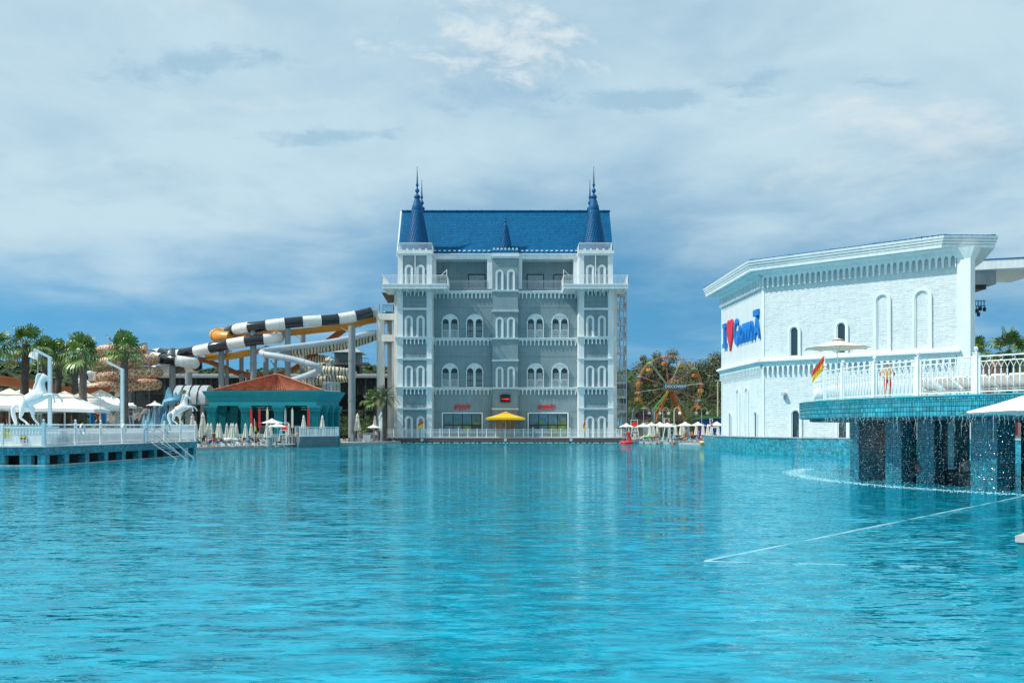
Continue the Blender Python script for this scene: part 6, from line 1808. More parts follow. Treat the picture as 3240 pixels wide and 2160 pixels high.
# lookout hut on the far bank
lk = T('lookout_hut', 'grey timber lookout hut with hipped roof and railed deck beyond the slides', 'hut', (PX(1100, 190), 192, GZ))
def lx(px): return PX(px, 190)
def lz_(py): return PZ(py, 190)
put(MB().box(lx(1064), lx(1136), 188, 194, lz_(1160), lz_(1117)), 'wall', M('hut_teal_grey', (.10, .15, .16), .8, .2), lk)
put(MB().box(lx(1064), lx(1140), 189, 193, GZ, lz_(1160)), 'tower_core', dk, lk)
m = MB(); m.hexa([(lx(1056), 187, lz_(1117)), (lx(1150), 187, lz_(1117)), (lx(1150), 195, lz_(1117)), (lx(1056), 195, lz_(1117))], [(lx(1085), 190, lz_(1097)), (lx(1120), 190, lz_(1097)), (lx(1120), 192, lz_(1097)), (lx(1085), 192, lz_(1097))]); put(m, 'roof', M('hut_roof', (.30, .32, .30), .8, .2), lk)
put(MB().box(lx(1050), lx(1172), 187.2, 190, lz_(1156), lz_(1150)), 'deck', wood, lk)
railing(lk, [(lx(1050), 187.3), (lx(1172), 187.3)], lz_(1150), 1.0, .6, wood)

# ================================================================ green pavilion
teal = M('teal_paint', (.006, .265, .305), .5, .07, .6, streak=.12); teal_shade = M('teal_paint_shaded', (.006, .12, .125), .6, .1)  # second teal is a darker copy, interior shade put into its colour
pav = T('pavilion', 'teal classical pavilion with fluted columns and terracotta hipped roof', 'pavilion', (-31, 120, GZ))
A = Vector((-39.3, 118.0)); B = Vector((-24.7, 116.6)); C = Vector((-23.0, 123.2)); D = A + (C - B)
ztop = 7.04
def ofs(pts, e):
    c = Vector((sum(p[0] for p in pts) / 4, sum(p[1] for p in pts) / 4)); out = []
    for p in pts:
        d = Vector(p) - c; out.append((p[0] + d.x / d.length * e * 1.3, p[1] + d.y / d.length * e * 1.3))
    return out
quad = [tuple(A), tuple(B), tuple(C), tuple(D)]
ent = put(MB().slab(ofs(quad, -.2), 5.15, 5.75), 'entablature', teal, pav)
for k, (e0, e1, z0, z1) in enumerate(((-.12, -.05, 5.752, 5.95), (-.02, .05, 5.952, 6.2), (.08, .22, 6.202, 6.52), (.26, .4, 6.522, 6.86), (.42, .46, 6.862, 7.04))):
    put(MB().hexa([(x, y, z0) for x, y in ofs(quad, e0)], [(x, y, z1) for x, y in ofs(quad, e1)]), 'cornice_step', teal, ent)
pc = (A + B + C + D) / 4
ter = M('terracotta_tile', (.42, .145, .080), .75, .15, 1.5, rv=.25)
ev = [Vector((x, y, ztop + .005)) for x, y in ((PX(672, 118.3), 118.3), (PX(1020, 117.3), 117.3), (PX(1034, 122.6), 122.6), (PX(690, 124.2), 124.2))]
rl, rr2 = Vector((pc.x - 2.6, pc.y, 9.1)), Vector((pc.x + 0.2, pc.y, 9.1))
rl = Vector((PX(868, 120.5), 120.4, 9.15)); rr2 = Vector((PX(884, 120.5), 120.2, 9.15))
m = MB(); m.add([*ev, rl, rr2], [(0, 1, 5, 4), (1, 2, 5), (2, 3, 4, 5), (3, 0, 4)])
prf = put(m, 'roof', ter, pav)
def tile_plane(a, b, c, d, nu, nv):      # a,b eave, d,c ridge
    m = MB()
    nrm = (b - a).cross(d - a).normalized()
    for i in range(nu):
        for j in range(nv):
            u0, u1 = (i + .08) / nu, (i + .92) / nu; v0, v1 = j / nv, (j + 1.12) / nv
            P = lambda u, v: (a + (b - a) * u) * (1 - v) + (d + (c - d) * u) * v
            um = (u0 + u1) / 2
            m.add([P(u0, v0) + nrm * .05, P(um, v0) + nrm * .24, P(u1, v0) + nrm * .05, P(u1, v1) + nrm * .01, P(um, v1) + nrm * .17, P(u0, v1) + nrm * .01], [(0, 1, 4, 5), (1, 2, 3, 4)])
    put(m, 'roof_tile', ter, prf, kind='stuff')
tile_plane(ev[0], ev[1], rr2, rl, 44, 15); tile_plane(ev[1], ev[2], rr2 + Vector((0, .01, 0)), rr2, 20, 15)
m = MB()
for a, b in ((ev[0], rl), (ev[1], rr2), (ev[2], rr2), (rl, rr2)):
    m.tube([a + Vector((0, 0, .08)), b + Vector((0, 0, .1))], .14, 7)
put(m, 'hip_cap', ter, prf)
def column(c, w, par):
    m = MB(); x, y = c; n = 7
    pts = []
    side = [(-w, -w), (w, -w), (w, w), (-w, w)]
    for k in range(4):
        (xa, ya), (xb, yb) = side[k], side[(k + 1) % 4]
        nx, ny = (yb - ya) / (2*w), -(xb - xa) / (2*w)
        for i in range(n):
            for t, dd in ((i + .04, 0), (i + .55, 0), (i + .60, .09), (i + .98, .09)):
                t /= n; pts.append((x + xa + (xb - xa) * t - nx * dd, y + ya + (yb - ya) * t - ny * dd))
    m.slab(pts, GZ, 4.35)
    c_ = put(m, 'column', teal, par)
    m = MB()
    for e, z0, z1 in ((.06, 4.352, 4.5), (.1, 4.502, 4.7), (.18, 4.702, 4.9), (.24, 4.902, 5.148)): m.box(x - w - e, x + w + e, y - w - e, y + w + e, z0, z1)
    put(m, 'capital', teal, c_)
    put(MB().box(x - w - .08, x + w + .08, y - w - .08, y + w + .08, GZ - .05, GZ + .3), 'plinth_block', teal, c_)
def on(p, q, t): return (p[0] + (q[0] - p[0]) * t, p[1] + (q[1] - p[1]) * t)
inA, inB, inC = Vector((A.x + .55, A.y + .7)), Vector((B.x - .55, B.y + .75)), Vector((C.x - .6, C.y - .5)); inD = inA + (inC - inB)
for t in (0, .335, .66, 1): column(on(inA, inB, t), .58, pav)
for t in (.38, .70, 1.0): column(on(inB, inC, t), .5, pav)
for t in (.4, .8): column(on(inA, inD, t), .5, pav)
for px in (712, 740): column((PX(px, 121), 121.3), .58, pav)
put(MB().slab([on(inD, inC, .02), on(inD, inC, .98), on(D, C, .98), on(D, C, .02)], GZ, 5.1), 'back_wall', teal_shade, pav)
m = MB(); m.slab([(PX(815, 120), 119.4), (PX(905, 120), 119.0), (PX(905, 120), 123), (PX(815, 120), 123)], GZ, 1.4); put(m, 'bar_counter', teal_shade, pav)
railing(pav, [(PX(820, 118.6), 118.7), (PX(872, 118.6), 118.5)], 1.4, 1.15, .16, galv)
railing(pav, [(PX(926, 118.2), 118.3), (PX(952, 118.2), 118.2)], 1.4, 1.15, .2, railw)
m = MB(); 
for a, b in ((812, 872), (952, 985)):
    ya = 118.3
    for z in (5.0, 4.62): m.bar((PX(a, ya), ya, z), (PX(b, ya), ya, z), .06)
    for k in range(7): x0 = PX(a + (b - a) * k / 7, ya); x1 = PX(a + (b - a) * (k + 1) / 7, ya); m.bar((x0, ya, 4.62 if k % 2 else 5.0), (x1, ya, 5.0 if k % 2 else 4.62), .045)
put(m, 'truss_beam', galv, pav)
railing(pav, [(PX(1022, 119), 119.0), (PX(1071, 121), 122.0)], ztop, 1.25, .28, railw)
for lab, px, mt in (('red and white beach flag banner between pavilion columns', 795, red), ('plain red beach banner beside the pavilion balcony', 821, red), ('grey feather banner before the pavilion column', 903, galv), ('folded cream parasol hanging in the pavilion bay', 925, canvas), ('red banner behind the pavilion fence', 976, red), ('slim folded cream umbrella inside the pavilion', 846, canvas)):
    Yb = 117.2 if px < 960 else 116.2; x = PX(px, Yb); o = T('beach_banner', lab, 'banner', (x, Yb, GZ))
    put(MB().cyl((x, Yb, GZ), (x, Yb, 4.9), .03, n=5), 'pole', galv, o)
    m = MB(); w = .14; m.prism([(x - w, 2.3), (x + w, 2.3), (x + w, 4.4), (x + .02, 4.95), (x - w, 4.5)][::-1], Yb - .05, Yb + .02); put(m, 'banner_cloth', mt, o)

# ================================================================ ice sculpture, rocks, splash toys
ice = M('ice_blue_plaster', (.16, .42, .55), .6, .35, 1.2, bump=.4, bs=5); iced = M('ice_dark_plaster', (.06, .15, .24), .7, .4, 1.5, bump=.5, bs=4)
o = T('ice_sculpture', 'blue painted ice cave sculpture with bird wings on top', 'sculpture', (PX(490, 108), 108, GZ))
g = random.Random(4); m = MB()
for i in range(34):
    px = 450 + 100 * g.random(); Yq = 106 + 5 * g.random(); h = PZ(1262 + 60 * abs(px - 505) / 60 + 25 * g.random(), Yq); x = PX(px, Yq); r = g.uniform(.35, .8)
    m.tube([(x, Yq, GZ), (x + g.uniform(-.2, .2), Yq, GZ + (h - GZ) * .5), (x + g.uniform(-.3, .3), Yq, h)], [r, r * .7, .03], 6)
put(m, 'ice_spires', iced, o)
m = MB()
for i in range(16):
    px = (446 if i < 8 else 500) + 42 * g.random(); Yq = 104.5 + g.random(); h = PZ(1288 + 55 * g.random(), Yq); x = PX(px, Yq); m.tube([(x, Yq, GZ), (x + .1, Yq, h * .6), (x + .25, Yq, h)], [.5, .3, .03], 6)
put(m, 'frost_spires', ice, o)
m = MB()
for pts in ([(520, 1272), (528, 1235), (534, 1224), (541, 1240), (548, 1262)], [(548, 1264), (556, 1240), (560, 1254), (566, 1246), (573, 1233), (570, 1258), (560, 1270)]):
    P = [(PX(a, 107), PZ(b, 107)) for a, b in pts]; m.prism(P, 106.8, 107.2)
m.tube([PT(508, 1294, 107), PT(525, 1272, 107), PT(548, 1266, 107), PT(572, 1262, 107)], [.05, .45, .4, .1], 7)
put(m, 'bird_wing', ice, o)
rk = M('artificial_rock', (.16, .155, .14), .9, .3, 1.0, bump=.5, bs=3)
for i, (px, py, w) in enumerate(((345, 1305, 3.2), (372, 1300, 2.8), (410, 1294, 3.0), (440, 1286, 2.6), (432, 1312, 2.2), (465, 1290, 2.2), (385, 1272, 2.5))):
    Yq = 112 - i; g = random.Random(i); m = MB(); x = PX(px, Yq); z = PZ(py, Yq); vs0 = len(m.v)
    m.ball((x, Yq, (z + GZ) / 2 - .1), (w * .55, w * .5, (z - GZ) / 2 + .1), 12, 8)
    m.v = [(a + g.uniform(-.25, .25), b + g.uniform(-.25, .25), c + g.uniform(-.2, .2)) for a, b, c in m.v]
    tag(put(m, 'boulder', rk), ('brown artificial boulder under the white canopy', 'dark boulder behind the closed beige parasol', 'grey boulder beside the lifeguard chair', 'upright grey boulder next to the ice cave', 'small pale boulder at the ice cave foot', 'grey boulder beneath the small open parasol', 'dark boulder below the giraffe slide')[i], 'rock')
sp = T('splash_arch', 'red and blue splash play arch below the white canopies', 'play structure', (PX(310, 98), 98, GZ))
for s in (-1, 1): put(MB().tube([PT(310 + s*18, 1345, 98), PT(310 + s*19, 1310, 98), PT(310 + s*16, 1298, 98)], .28, 8), 'blue_leg', M('play_blue', (.01, .18, .48), .4), sp, True)
put(MB().tube([PT(292, 1298, 98), PT(300, 1308, 98), PT(310, 1311, 98), PT(320, 1308, 98), PT(329, 1298, 98)], .15, 8), 'red_bow', red, sp, True)
put(MB().cyl(PT(310, 1345, 98.2), PT(310, 1311, 98.2), .12, n=8), 'orange_pole', M('play_orange', (.70, .22, .02), .4), sp)
put(MB().box(sp.location.x - 1, sp.location.x + 1, 97.6, 98.6, GZ - .05, GZ + .1), 'base', concrete, sp)
# dark play grotto columns below the canopies (brown carved posts)
for i, px in enumerate((8, 32, 95, 200, 212, 225, 238)):
    Yq = 96; x = PX(px, Yq); m = MB(); m.tube([(x, Yq, GZ), (x, Yq, GZ + 1.6), (x, Yq, PZ(1285, Yq))], [.55, .36, .5], 9)
    tag(put(m, 'carved_post', M('carved_brown', (.10, .065, .045), .9, .4, 3, bump=.4, bs=6)), 'brown carved post under the white canopies', 'post', 'carved posts under the canopies')
# ================================================================ observation wheel
YF = 190.0
fw_ = T('observation_wheel', 'colourful observation wheel with yellow rim and orange legs among trees', 'ferris wheel', (PX(2117, YF), YF, GZ))
fc = PT(2117, 1226, YF); RW = PX(1620 + 101, YF)
wy = M('wheel_yellow', (.48, .27, .03), .45, .15); wr = M('wheel_pink', (.40, .15, .12), .5, .2); wo_ = M('wheel_orange', (.50, .14, .025), .45, .15); wg = M('wheel_green', (.10, .42, .14), .45)
for dy in (-.9, .9):
    for rr_, w, mt in ((RW, .055, wy), (RW * .955, .05, wr)):
        put(MB().tube([(fc.x + rr_ * math.cos(R(a)), YF + dy, fc.z + rr_ * math.sin(R(a))) for a in range(0, 360, 6)], w, 5, closed=True), 'rim', mt, fw_)
for k in range(12):
    a = R(k * 30 + 8); m = MB(); c, s = math.cos(a), math.sin(a)
    for dy in (-.9, .9):
        m.bar((fc.x + .8 * c, YF + dy * .5, fc.z + .8 * s), (fc.x + RW * c, YF + dy, fc.z + RW * s), .09)
    for t in (.3, .5, .7, .9): m.bar((fc.x + RW * t * c, YF - .9 * (.5 + .5*t), fc.z + RW * t * s), (fc.x + RW * (t + .1) * c, YF + .9 * (.5 + .5*t), fc.z + RW * (t + .1) * s), .05)
    put(m, 'spoke', wr if k % 2 else M('wheel_cream', (.55, .50, .38), .5), fw_)
    p = Vector((fc.x + RW * 1.0 * c, YF, fc.z + RW * 1.0 * s)); m = MB()
    m.lathe([(.62, -1.9), (.66, -1.6), (.60, -1.25), (.5, -1.22)], p, 8); m.cyl(p, p + Vector((0, 0, -1.3)), .04, n=5)
    gd = put(m, 'gondola', (wy, wo_)[k % 2], fw_)
    m = MB(); m.lathe([(.85, -.28), (.1, .08)], p, 10); put(m, 'gondola_canopy', (wr, wg, M('wheel_blue', (.05, .25, .42), .45))[k % 3], gd)
for s in (-1, 1):
    for dy in (-1.5, 1.5):
        put(MB().bar((fc.x + s * .1, YF + dy * .6, fc.z), (fc.x + s * 3.0, YF + dy * 1.4, GZ + 3.2), .42, .42), 'leg', wo_, fw_)
for px1, py1, mt in ((2062, 1300, wg), (2072, 1305, wy)): put(MB().bar((fc.x, YF - 1.5, fc.z - .3), tuple(PT(px1, py1, YF - 1.8)), .24, .24), 'light_arm', mt, fw_)
put(MB().bar(tuple(PT(2180, 1302, YF - 1.8)), tuple(PT(2192, 1320, YF - 1.8)), .22), 'light_arm', M('wheel_blue', (.05, .25, .42), .45), fw_)
put(MB().bar((fc.x - 2.2, YF - 1.8, GZ + 5.6), (fc.x + 2.2, YF - 1.8, GZ + 5.6), .3), 'cross_beam', wo_, fw_)
put(MB().cyl((fc.x, YF - 1.9, fc.z), (fc.x, YF + 1.9, fc.z), .85, n=16), 'hub', wy, fw_)
put(MB().box(fc.x - 5, fc.x + 5, YF - 3, YF + 3, GZ, GZ + 3.3), 'base', M('wheel_base', (.05, .09, .06), .9, .3), fw_)
m = MB(); p0, p1 = PT(2099, 1230, YF - 2.3), PT(2170, 1214, YF - 2.3); m.box(p0.x, p1.x, YF - 2.4, YF - 2.1, p0.z, p1.z)
sg_ = put(m, 'name_sign', M('sign_teal', (.01, .12, .22), .5), fw_)
me = textmesh('DISCOVERY', .82, .03, M('sign_letter', (.55, .68, .72), .5), .01); o2 = bpy.data.objects.new('sign_lettering', me); COL.objects.link(o2); o2.parent = sg_
o2.matrix_local = Matrix.Translation(Vector(((p0.x + p1.x) / 2 + .2, YF - 2.44, p0.z + .22)) - woff(sg_)) @ Matrix.Rotation(R(90), 4, 'X')
m = MB(); c = PT(2138, 1212, YF - 2.3); m.tube([c + Vector((1.3 * math.cos(R(a)), 0, 1.3 * math.sin(R(a)))) for a in range(0, 181, 15)], .09, 5); put(m, 'sign_arch', wr, sg_)
m = MB()
for k in range(7): a = R(15 + k * 25); m.prism([(c.x - .15, c.z), (c.x + .15, c.z), (c.x + 1.0 * math.cos(a), c.z + 1.0 * math.sin(a))][::-1], YF - 2.42, YF - 2.3 - .005 * k)
put(m, 'sun_rays', wy, sg_)

# oval sign
ov = T('oval_sign', 'dark oval sign with faded red lettering in a horned grey frame', 'sign', (PX(2035, 165), 165, GZ))
oc = PT(2035, 1314, 165); m = MB(); ax, az_ = PX(1620 + 26, 165), PX(1620 + 14.5, 165)
m.prism([(oc.x + ax * math.cos(R(a)), oc.z + az_ * math.sin(R(a))) for a in range(0, 360, 15)][::-1], 164.9, 165.1); put(m, 'oval_panel', M('oval_black', (.02, .018, .03), .5), ov)
m = MB(); m.ring([(oc.x + ax * 1.08 * math.cos(R(a)), oc.z + az_ * 1.1 * math.sin(R(a))) for a in range(0, 360, 15)], [(oc.x + ax * math.cos(R(a)), oc.z + az_ * math.sin(R(a))) for a in range(0, 360, 15)], 164.8, 165.15, True); put(m, 'oval_frame', M('sign_steel_blue', (.12, .18, .21), .5), ov)
for s in (-1, 1):
    put(MB().tube([(oc.x + s * ax * .9, 165, oc.z - 1.9), (oc.x + s * ax * 1.2, 165, oc.z - .4), (oc.x + s * ax * 1.22, 165, oc.z + .8), (oc.x + s * ax * 1.05, 165, oc.z + 1.35)], [.12, .2, .2, .05], 6), 'side_horn', MATS['sign_steel_blue'], ov)
for q, tx_ in ((.1, 'KIDS'), (-.75, 'CLUB')):
    me = textmesh(tx_, .85, .01, M('faded_red_letter', (.30, .09, .12), .6), .0); o2 = bpy.data.objects.new('sign_lettering', me); COL.objects.link(o2); o2.parent = ov
    o2.matrix_local = Matrix.Translation(Vector((oc.x, 164.86, oc.z + q)) - woff(ov)) @ Matrix.Rotation(R(90), 4, 'X')
put(MB().cyl((oc.x, 165.2, GZ), (oc.x, 165.2, oc.z), .14, n=8), 'sign_post', galv, ov)
# globe street lamps
gl_ = M('white_globe', (.80, .80, .78), .3)
def globe_lamp(label, px, pyt, Yl, sides):
    x = PX(px, Yl); zt = PZ(pyt, Yl); o = T('globe_lamp', label, 'street lamp', (x, Yl, GZ), 'globe lamps by the pool')
    put(MB().cyl((x, Yl, GZ), (x, Yl, zt - .4), .09, .07, 8), 'post', M('lamp_cream', (.60, .60, .54), .5), o)
    for s in sides:
        put(MB().tube(smooth_path([(x, Yl, zt - .5), (x, Yl, zt - .1), (x + s * .18, Yl, zt + .33), (x + s * .55, Yl, zt + .45), (x + s * .85, Yl, zt + .18), (x + s * .9, Yl, zt - .2)], 4), .05, 6), 'arm', MATS['lamp_cream'], o, True)
        put(MB().ball((x + s * .9, Yl, zt - .45), .26, 10, 7), 'globe', gl_, o, True)
for lab, px, Yl, sd in (('globe lamp with one curved arm beside the oval sign', 2070, 146, (1,)), ('globe lamp with one curved arm in front of the orange wheel leg', 2097, 145, (1,)), ('globe lamp with scrolled arm next to the wheel cross beam', 2133, 143, (1,)), ('double armed globe lamp beside the blue hut', 2220, 150, (-1, 1)), ('slim globe lamp in front of the oval sign panel', 2036, 148, (1,))):
    globe_lamp(lab, px, 1298, Yl, sd)
o = T('lamp_mast', 'tall cream lamp mast in front of the trees by the theatre', 'lamp', (PX(2271, 170), 170, GZ)); x = PX(2271, 170)
put(MB().cyl((x, 170, GZ), (x, 170, PZ(1205, 170)), .14, .11, 8), 'mast', M('mast_yellow', (.50, .47, .32), .6), o); put(MB().box(x - .5, x + .5, 169.9, 170.1, PZ(1205, 170), PZ(1202, 170)), 'lamp_head', galv, o)
o = T('blue_hut', 'small blue hut with green roof behind the parasols', 'hut', (PX(2250, 158), 160, GZ))
put(MB().box(PX(2216, 158), PX(2300, 158), 158, 163, GZ, PZ(1322, 158)), 'wall', M('hut_blue', (.01, .10, .34), .6, .1), o)
m = MB(); m.hexa([(PX(2208, 158), 157.4, PZ(1326, 158)), (PX(2305, 158), 157.4, PZ(1322, 158)), (PX(2305, 158), 164, PZ(1322, 158)), (PX(2208, 158), 164, PZ(1326, 158))], [(PX(2228, 158), 160, PZ(1316, 158)), (PX(2300, 158), 160, PZ(1316, 158)), (PX(2300, 158), 161, PZ(1316, 158)), (PX(2228, 158), 161, PZ(1316, 158))]); put(m, 'roof', M('hut_green', (.06, .22, .02), .7, .1), o)

# ================================================================ pool deck on the wheel side
E0, E1 = Vector((17.6, 142.0)), Vector((26.6, 119.0)); ed = (E1 - E0).normalized(); en = Vector((-ed.y, ed.x))
def edge(t, off): p = E0 + (E1 - E0) * t + en * off; return (p.x, p.y, GZ)
put(MB().slab([(edge(-.02, -.35)[0], edge(-.02, -.35)[1]), (edge(1.1, -.35)[0], edge(1.1, -.35)[1]), (edge(1.1, .5)[0], edge(1.1, .5)[1]), (edge(-.02, .5)[0], edge(-.02, .5)[1])], -.5, GZ + .06), 'pool_coping', M('coping_pale', (.33, .34, .33), .8, .1))['kind'] = 'structure'
lg = lounger(green_c); lb = lounger(blue_c); lt = lounger(teal_c); lw = lounger(sand_c)
protos = [lg, lb, lt, lw]
lname = ['dark green', 'blue towel covered', 'pale blue striped', 'white towel covered']
rzR = math.atan2(en.y, en.x) - math.pi / 2
used = set()
def place_lounger(k, loc, rz, lab, grp):
    p = protos[k]
    if k not in used:
        used.add(k); p.location = loc; p.rotation_euler = (0, 0, rz); p['label'] = lab; p['group'] = grp; return p
    return dup(p, loc, rz, lab, grp)
seq = [3, 0, 2, 3, 0, 0, 1, 0, 0, 1, 0, 2, 1, 0, 3, 0, 2]
for i, k in enumerate(seq):
    x, y, z = edge(.06 + i * .058, 1.5); place_lounger(k, (x, y, z), rzR + R((i * 37 % 7) - 3), '%s sun lounger by the pool edge below the observation wheel' % lname[k], 'sun loungers on the wheel side')
for i, k in enumerate([0, 1, 0, 0, 2, 0, 1]):
    x, y, z = edge(.3 + i * .1, 4.6); place_lounger(k, (x, y, z), rzR, '%s sun lounger in the second row below the observation wheel' % lname[k], 'sun loungers in the second row')
cp = closed_parasol(); cpu = [0]
def place_closed(loc, lab, grp, rz=0.0, s=1.0):
    if not cpu[0]:
        cpu[0] = 1; cp.location = loc; cp.scale = (s,) * 3; cp['label'] = lab; cp['group'] = grp; return cp
    return dup(cp, loc, rz, lab, grp, s)
for px in (2057, 2068, 2080, 2138, 2155, 2178, 2203, 2225, 2240, 2251, 2272, 2163):
    Yq = 128 + (px * 7 % 11); place_closed((PX(px, Yq), Yq, GZ), 'folded cream parasol among the loungers below the observation wheel', 'folded parasols on the wheel side', px * .3, 1.0 + .0 * px)
for i, (px, py, Yq, r) in enumerate(((1982, 1350, 138, 1.25), (2036, 1350, 136, 1.35), (2062, 1347, 142, 1.2), (2088, 1346, 144, 1.3), (2112, 1350, 128, 1.55), (2168, 1347, 128, 1.45), (2208, 1346, 140, 1.4), (2268, 1347, 122, 1.5), (1978, 1353, 133, 1.0))[:8]):
    z = PZ(py, Yq) - GZ
    open_parasol('open_parasol', ('open cream parasol beside the castle terrace', 'open cream parasol in front of the oval sign', 'open cream parasol at the foot of the single arm lamps', 'open cream parasol behind the lifeguard ladder', 'wide open cream parasol over the tall lifeguard ladder', 'open cream parasol between folded ones', 'open cream parasol before the blue hut', 'open cream parasol next to the tiled pedestal')[i], (PX(px, Yq), Yq, GZ), r, z, .55, 8, canvasw, True, px * .2, 'open parasols on the wheel side')
def guard_chair(label, loc, rz=0, s=1.0):
    o = T('lifeguard_chair', label, 'lifeguard chair', (0, 0, 0)); m = MB()
    for sx_ in (-.42, .42):
        for y in (-.45, .45): m.bar((sx_ * 1.25, y * 1.3, 0), (sx_ * .8, y * .8, 1.75), .07)
    for z in (.45, .9, 1.35): m.bar((-.5 + z * .08, -.52 + z * .1, z), (.5 - z * .08, -.52 + z * .1, z), .05)
    put(m, 'ladder_frame', railw, o); put(MB().box(-.42, .42, -.4, .4, 1.75, 1.82), 'seat', railw, o)
    m = MB()
    for sx_ in (-.42, .42): m.bar((sx_, .38, 1.8), (sx_, .42, 2.75), .06); m.bar((sx_, -.38, 2.1), (sx_, .4, 2.1), .05)
    m.bar((-.42, .42, 2.72), (.42, .42, 2.72), .06); put(m, 'back_frame', railw, o); put(MB().box(-.36, .36, .34, .38, 1.83, 2.45), 'backrest', red, o)
    o.location = loc; o.rotation_euler = (0, 0, rz); o.scale = (s,) * 3; return o
guard_chair('white lifeguard chair with red back beside the castle terrace parasol', (PX(2008, 140), 140, GZ), 0, 1.2)
guard_chair('white lifeguard chair with red back under the wide open parasol', (PX(2118, 131), 131, GZ), R(40), 1.25)
guard_chair('white lifeguard chair with red back next to the tiled pedestal', (PX(2262, 120), 120, GZ), R(60), 1.2)
guard_chair('white lifeguard chair with red back rising behind the pier fence', (PX(398, 92), 92, GZ + .9), R(-50), 1.35)
guard_chair('white lifeguard chair with red back in front of the pavilion bar', (PX(898, 112), 112, GZ), 0, 1.0)
fl_ = T('inflatable_float', 'red inflatable flamingo ring floating at the castle terrace corner', 'pool float', (PX(1983, 133), 133, 0))
m = MB(); x = PX(1983, 133); m.tube([(x + .75 * math.cos(R(a)), 133 + .6 * math.sin(R(a)), .12) for a in range(0, 360, 24)], .26, 8, closed=True); put(m, 'ring', M('inflatable_red', (.70, .02, .03), .3), fl_, True)
m = MB(); m.tube([(x + .5, 133, .3), (x + .45, 133, .8), (x + .2, 133, 1.1), (x + .35, 133, 1.4), (x + .15, 133, 1.55), (x - .1, 133, 1.4)], [.25, .22, .24, .26, .26, .1], 8); put(m, 'neck', MATS['inflatable_red'], fl_, True)
for lab, px, py, Yq, mt in (('lime green inflatable float lying on loungers', 2053, 1380, 132, M('float_lime', (.18, .60, .04), .4)), ('yellow swim ring on the pool edge by the loungers', 2228, 1401, 121.5, M('float_yellow', (.75, .50, .03), .4)), ('orange float lying among loungers', 2071, 1380, 131, M('float_orange', (.65, .22, .03), .4))):
    m = MB(); p = PT(px, py, Yq); p.z = max(p.z, .6) if 'edge' not in lab else .4; m.tube([(p.x + .5 * math.cos(R(a)), p.y + .45 * math.sin(R(a)), p.z) for a in range(0, 360, 30)], .16, 7, closed=True); tag(put(m, 'swim_ring', mt, None, True), lab, 'pool float')
for i, (px0, py0, px1, py1, Yq) in enumerate(((1952, 1400, 1987, 1378, 139), (2050, 1404, 2090, 1378, 132), (2203, 1411, 2240, 1388, 122), (1180, 1405, 1152, 1372, 136.5), (1262, 1404, 1222, 1370, 139.5), (905, 1412, 858, 1378, 103))):
    o = T('pool_handrail', ('sloping steel handrail at the castle terrace corner by the float', 'sloping steel handrail between loungers on the wheel side', 'sloping steel handrail near the tiled pedestal', 'sloping steel handrail beside the purple figure', 'sloping steel handrail below the date palm', 'sloping steel handrail by the grey bin')[i], 'handrail', tuple(PT(px1, py1, Yq) * 1.0))
    for dy in (0, .6): put(MB().tube([PT(px1 - (3 if px1 > px0 else -3), py1 + 26, Yq + dy), PT(px1 - (2 if px1 > px0 else -2), py1 + 2, Yq + dy), PT(px1, py1, Yq + dy), PT(px0, py0 + 4, Yq + dy)], .05, 6), 'rail', steel, o, True)
# cabin behind the parasols on the wheel side
o = T('changing_cabin', 'small cream changing cabin with pitched roof behind folded parasols', 'cabin', (PX(2046, 148), 149, GZ))
put(MB().box(PX(2036, 148), PX(2056, 148), 148, 151, GZ, PZ(1345, 148)), 'wall', cream, o); m = MB(); m.prism([(PX(2034, 148), PZ(1345, 148)), (PX(2058, 148), PZ(1345, 148)), (PX(2050, 148), PZ(1334, 148))], 147.8, 151.2); put(m, 'roof', canvas, o)

# ================================================================ pool deck on the pavilion side
F0, F1 = Vector((-33.9, 96)), Vector((-17.3, 139.5)); fd = (F1 - F0).normalized(); fnm = Vector((-fd.y, fd.x))
def ledge_(t, off): p = F0 + (F1 - F0) * t + fnm * off; return (p.x, p.y, GZ)
put(MB().slab([ledge_(-.05, -.4)[:2], ledge_(1.0, -.4)[:2], ledge_(1.0, .6)[:2], ledge_(-.05, .6)[:2]], -.5, GZ + .06), 'pool_coping', M('coping_grey', (.36, .37, .35), .8, .12))['kind'] = 'structure'
rzL = math.atan2(fnm.y, fnm.x) - math.pi / 2
for i, k in enumerate([0, 0, 1, 0, 1, 1, 0, 3, 0, 0, 0, 2, 0]):
    x, y, z = ledge_(.005 + i * .030, 1.9); place_lounger(k, (x, y, z), rzL + R((i * 31 % 9) - 4), '%s sun lounger by the pool edge in front of the pavilion' % lname[k], 'sun loungers on the pavilion side')
for i, px in enumerate((620, 636, 658, 668, 689, 696, 718, 732, 738, 748, 777, 795, 845, 856, 914, 961, 1020, 604, 640)):
    Yq = (104, 100, 101, 103, 106, 102, 104, 103, 101, 108, 105, 110, 105, 112, 113, 113.5, 114, 104, 114)[i]
    z0 = 1.25 if px in (961, 1020) else GZ
    place_closed((PX(px, Yq), Yq, z0), 'folded cream parasol on the little raised terrace beside the pavilion' if z0 > 1 else 'folded cream parasol among the loungers before the pavilion', 'folded parasols on the raised terrace' if z0 > 1 else 'folded parasols on the pavilion side', i * 1.1)
open_parasol('open_parasol', 'open cream parasol over the lifeguard chair before the pavilion', (PX(861, 109), 109, GZ), 1.45, PZ(1338, 109) - GZ, .5, 8, canvasw, True, .3)
open_parasol('open_parasol', 'open cream parasol above the person in yellow', (PX(878, 101), 101, GZ), 1.2, PZ(1350, 101) - GZ, .42, 8, canvasw, True, .1)
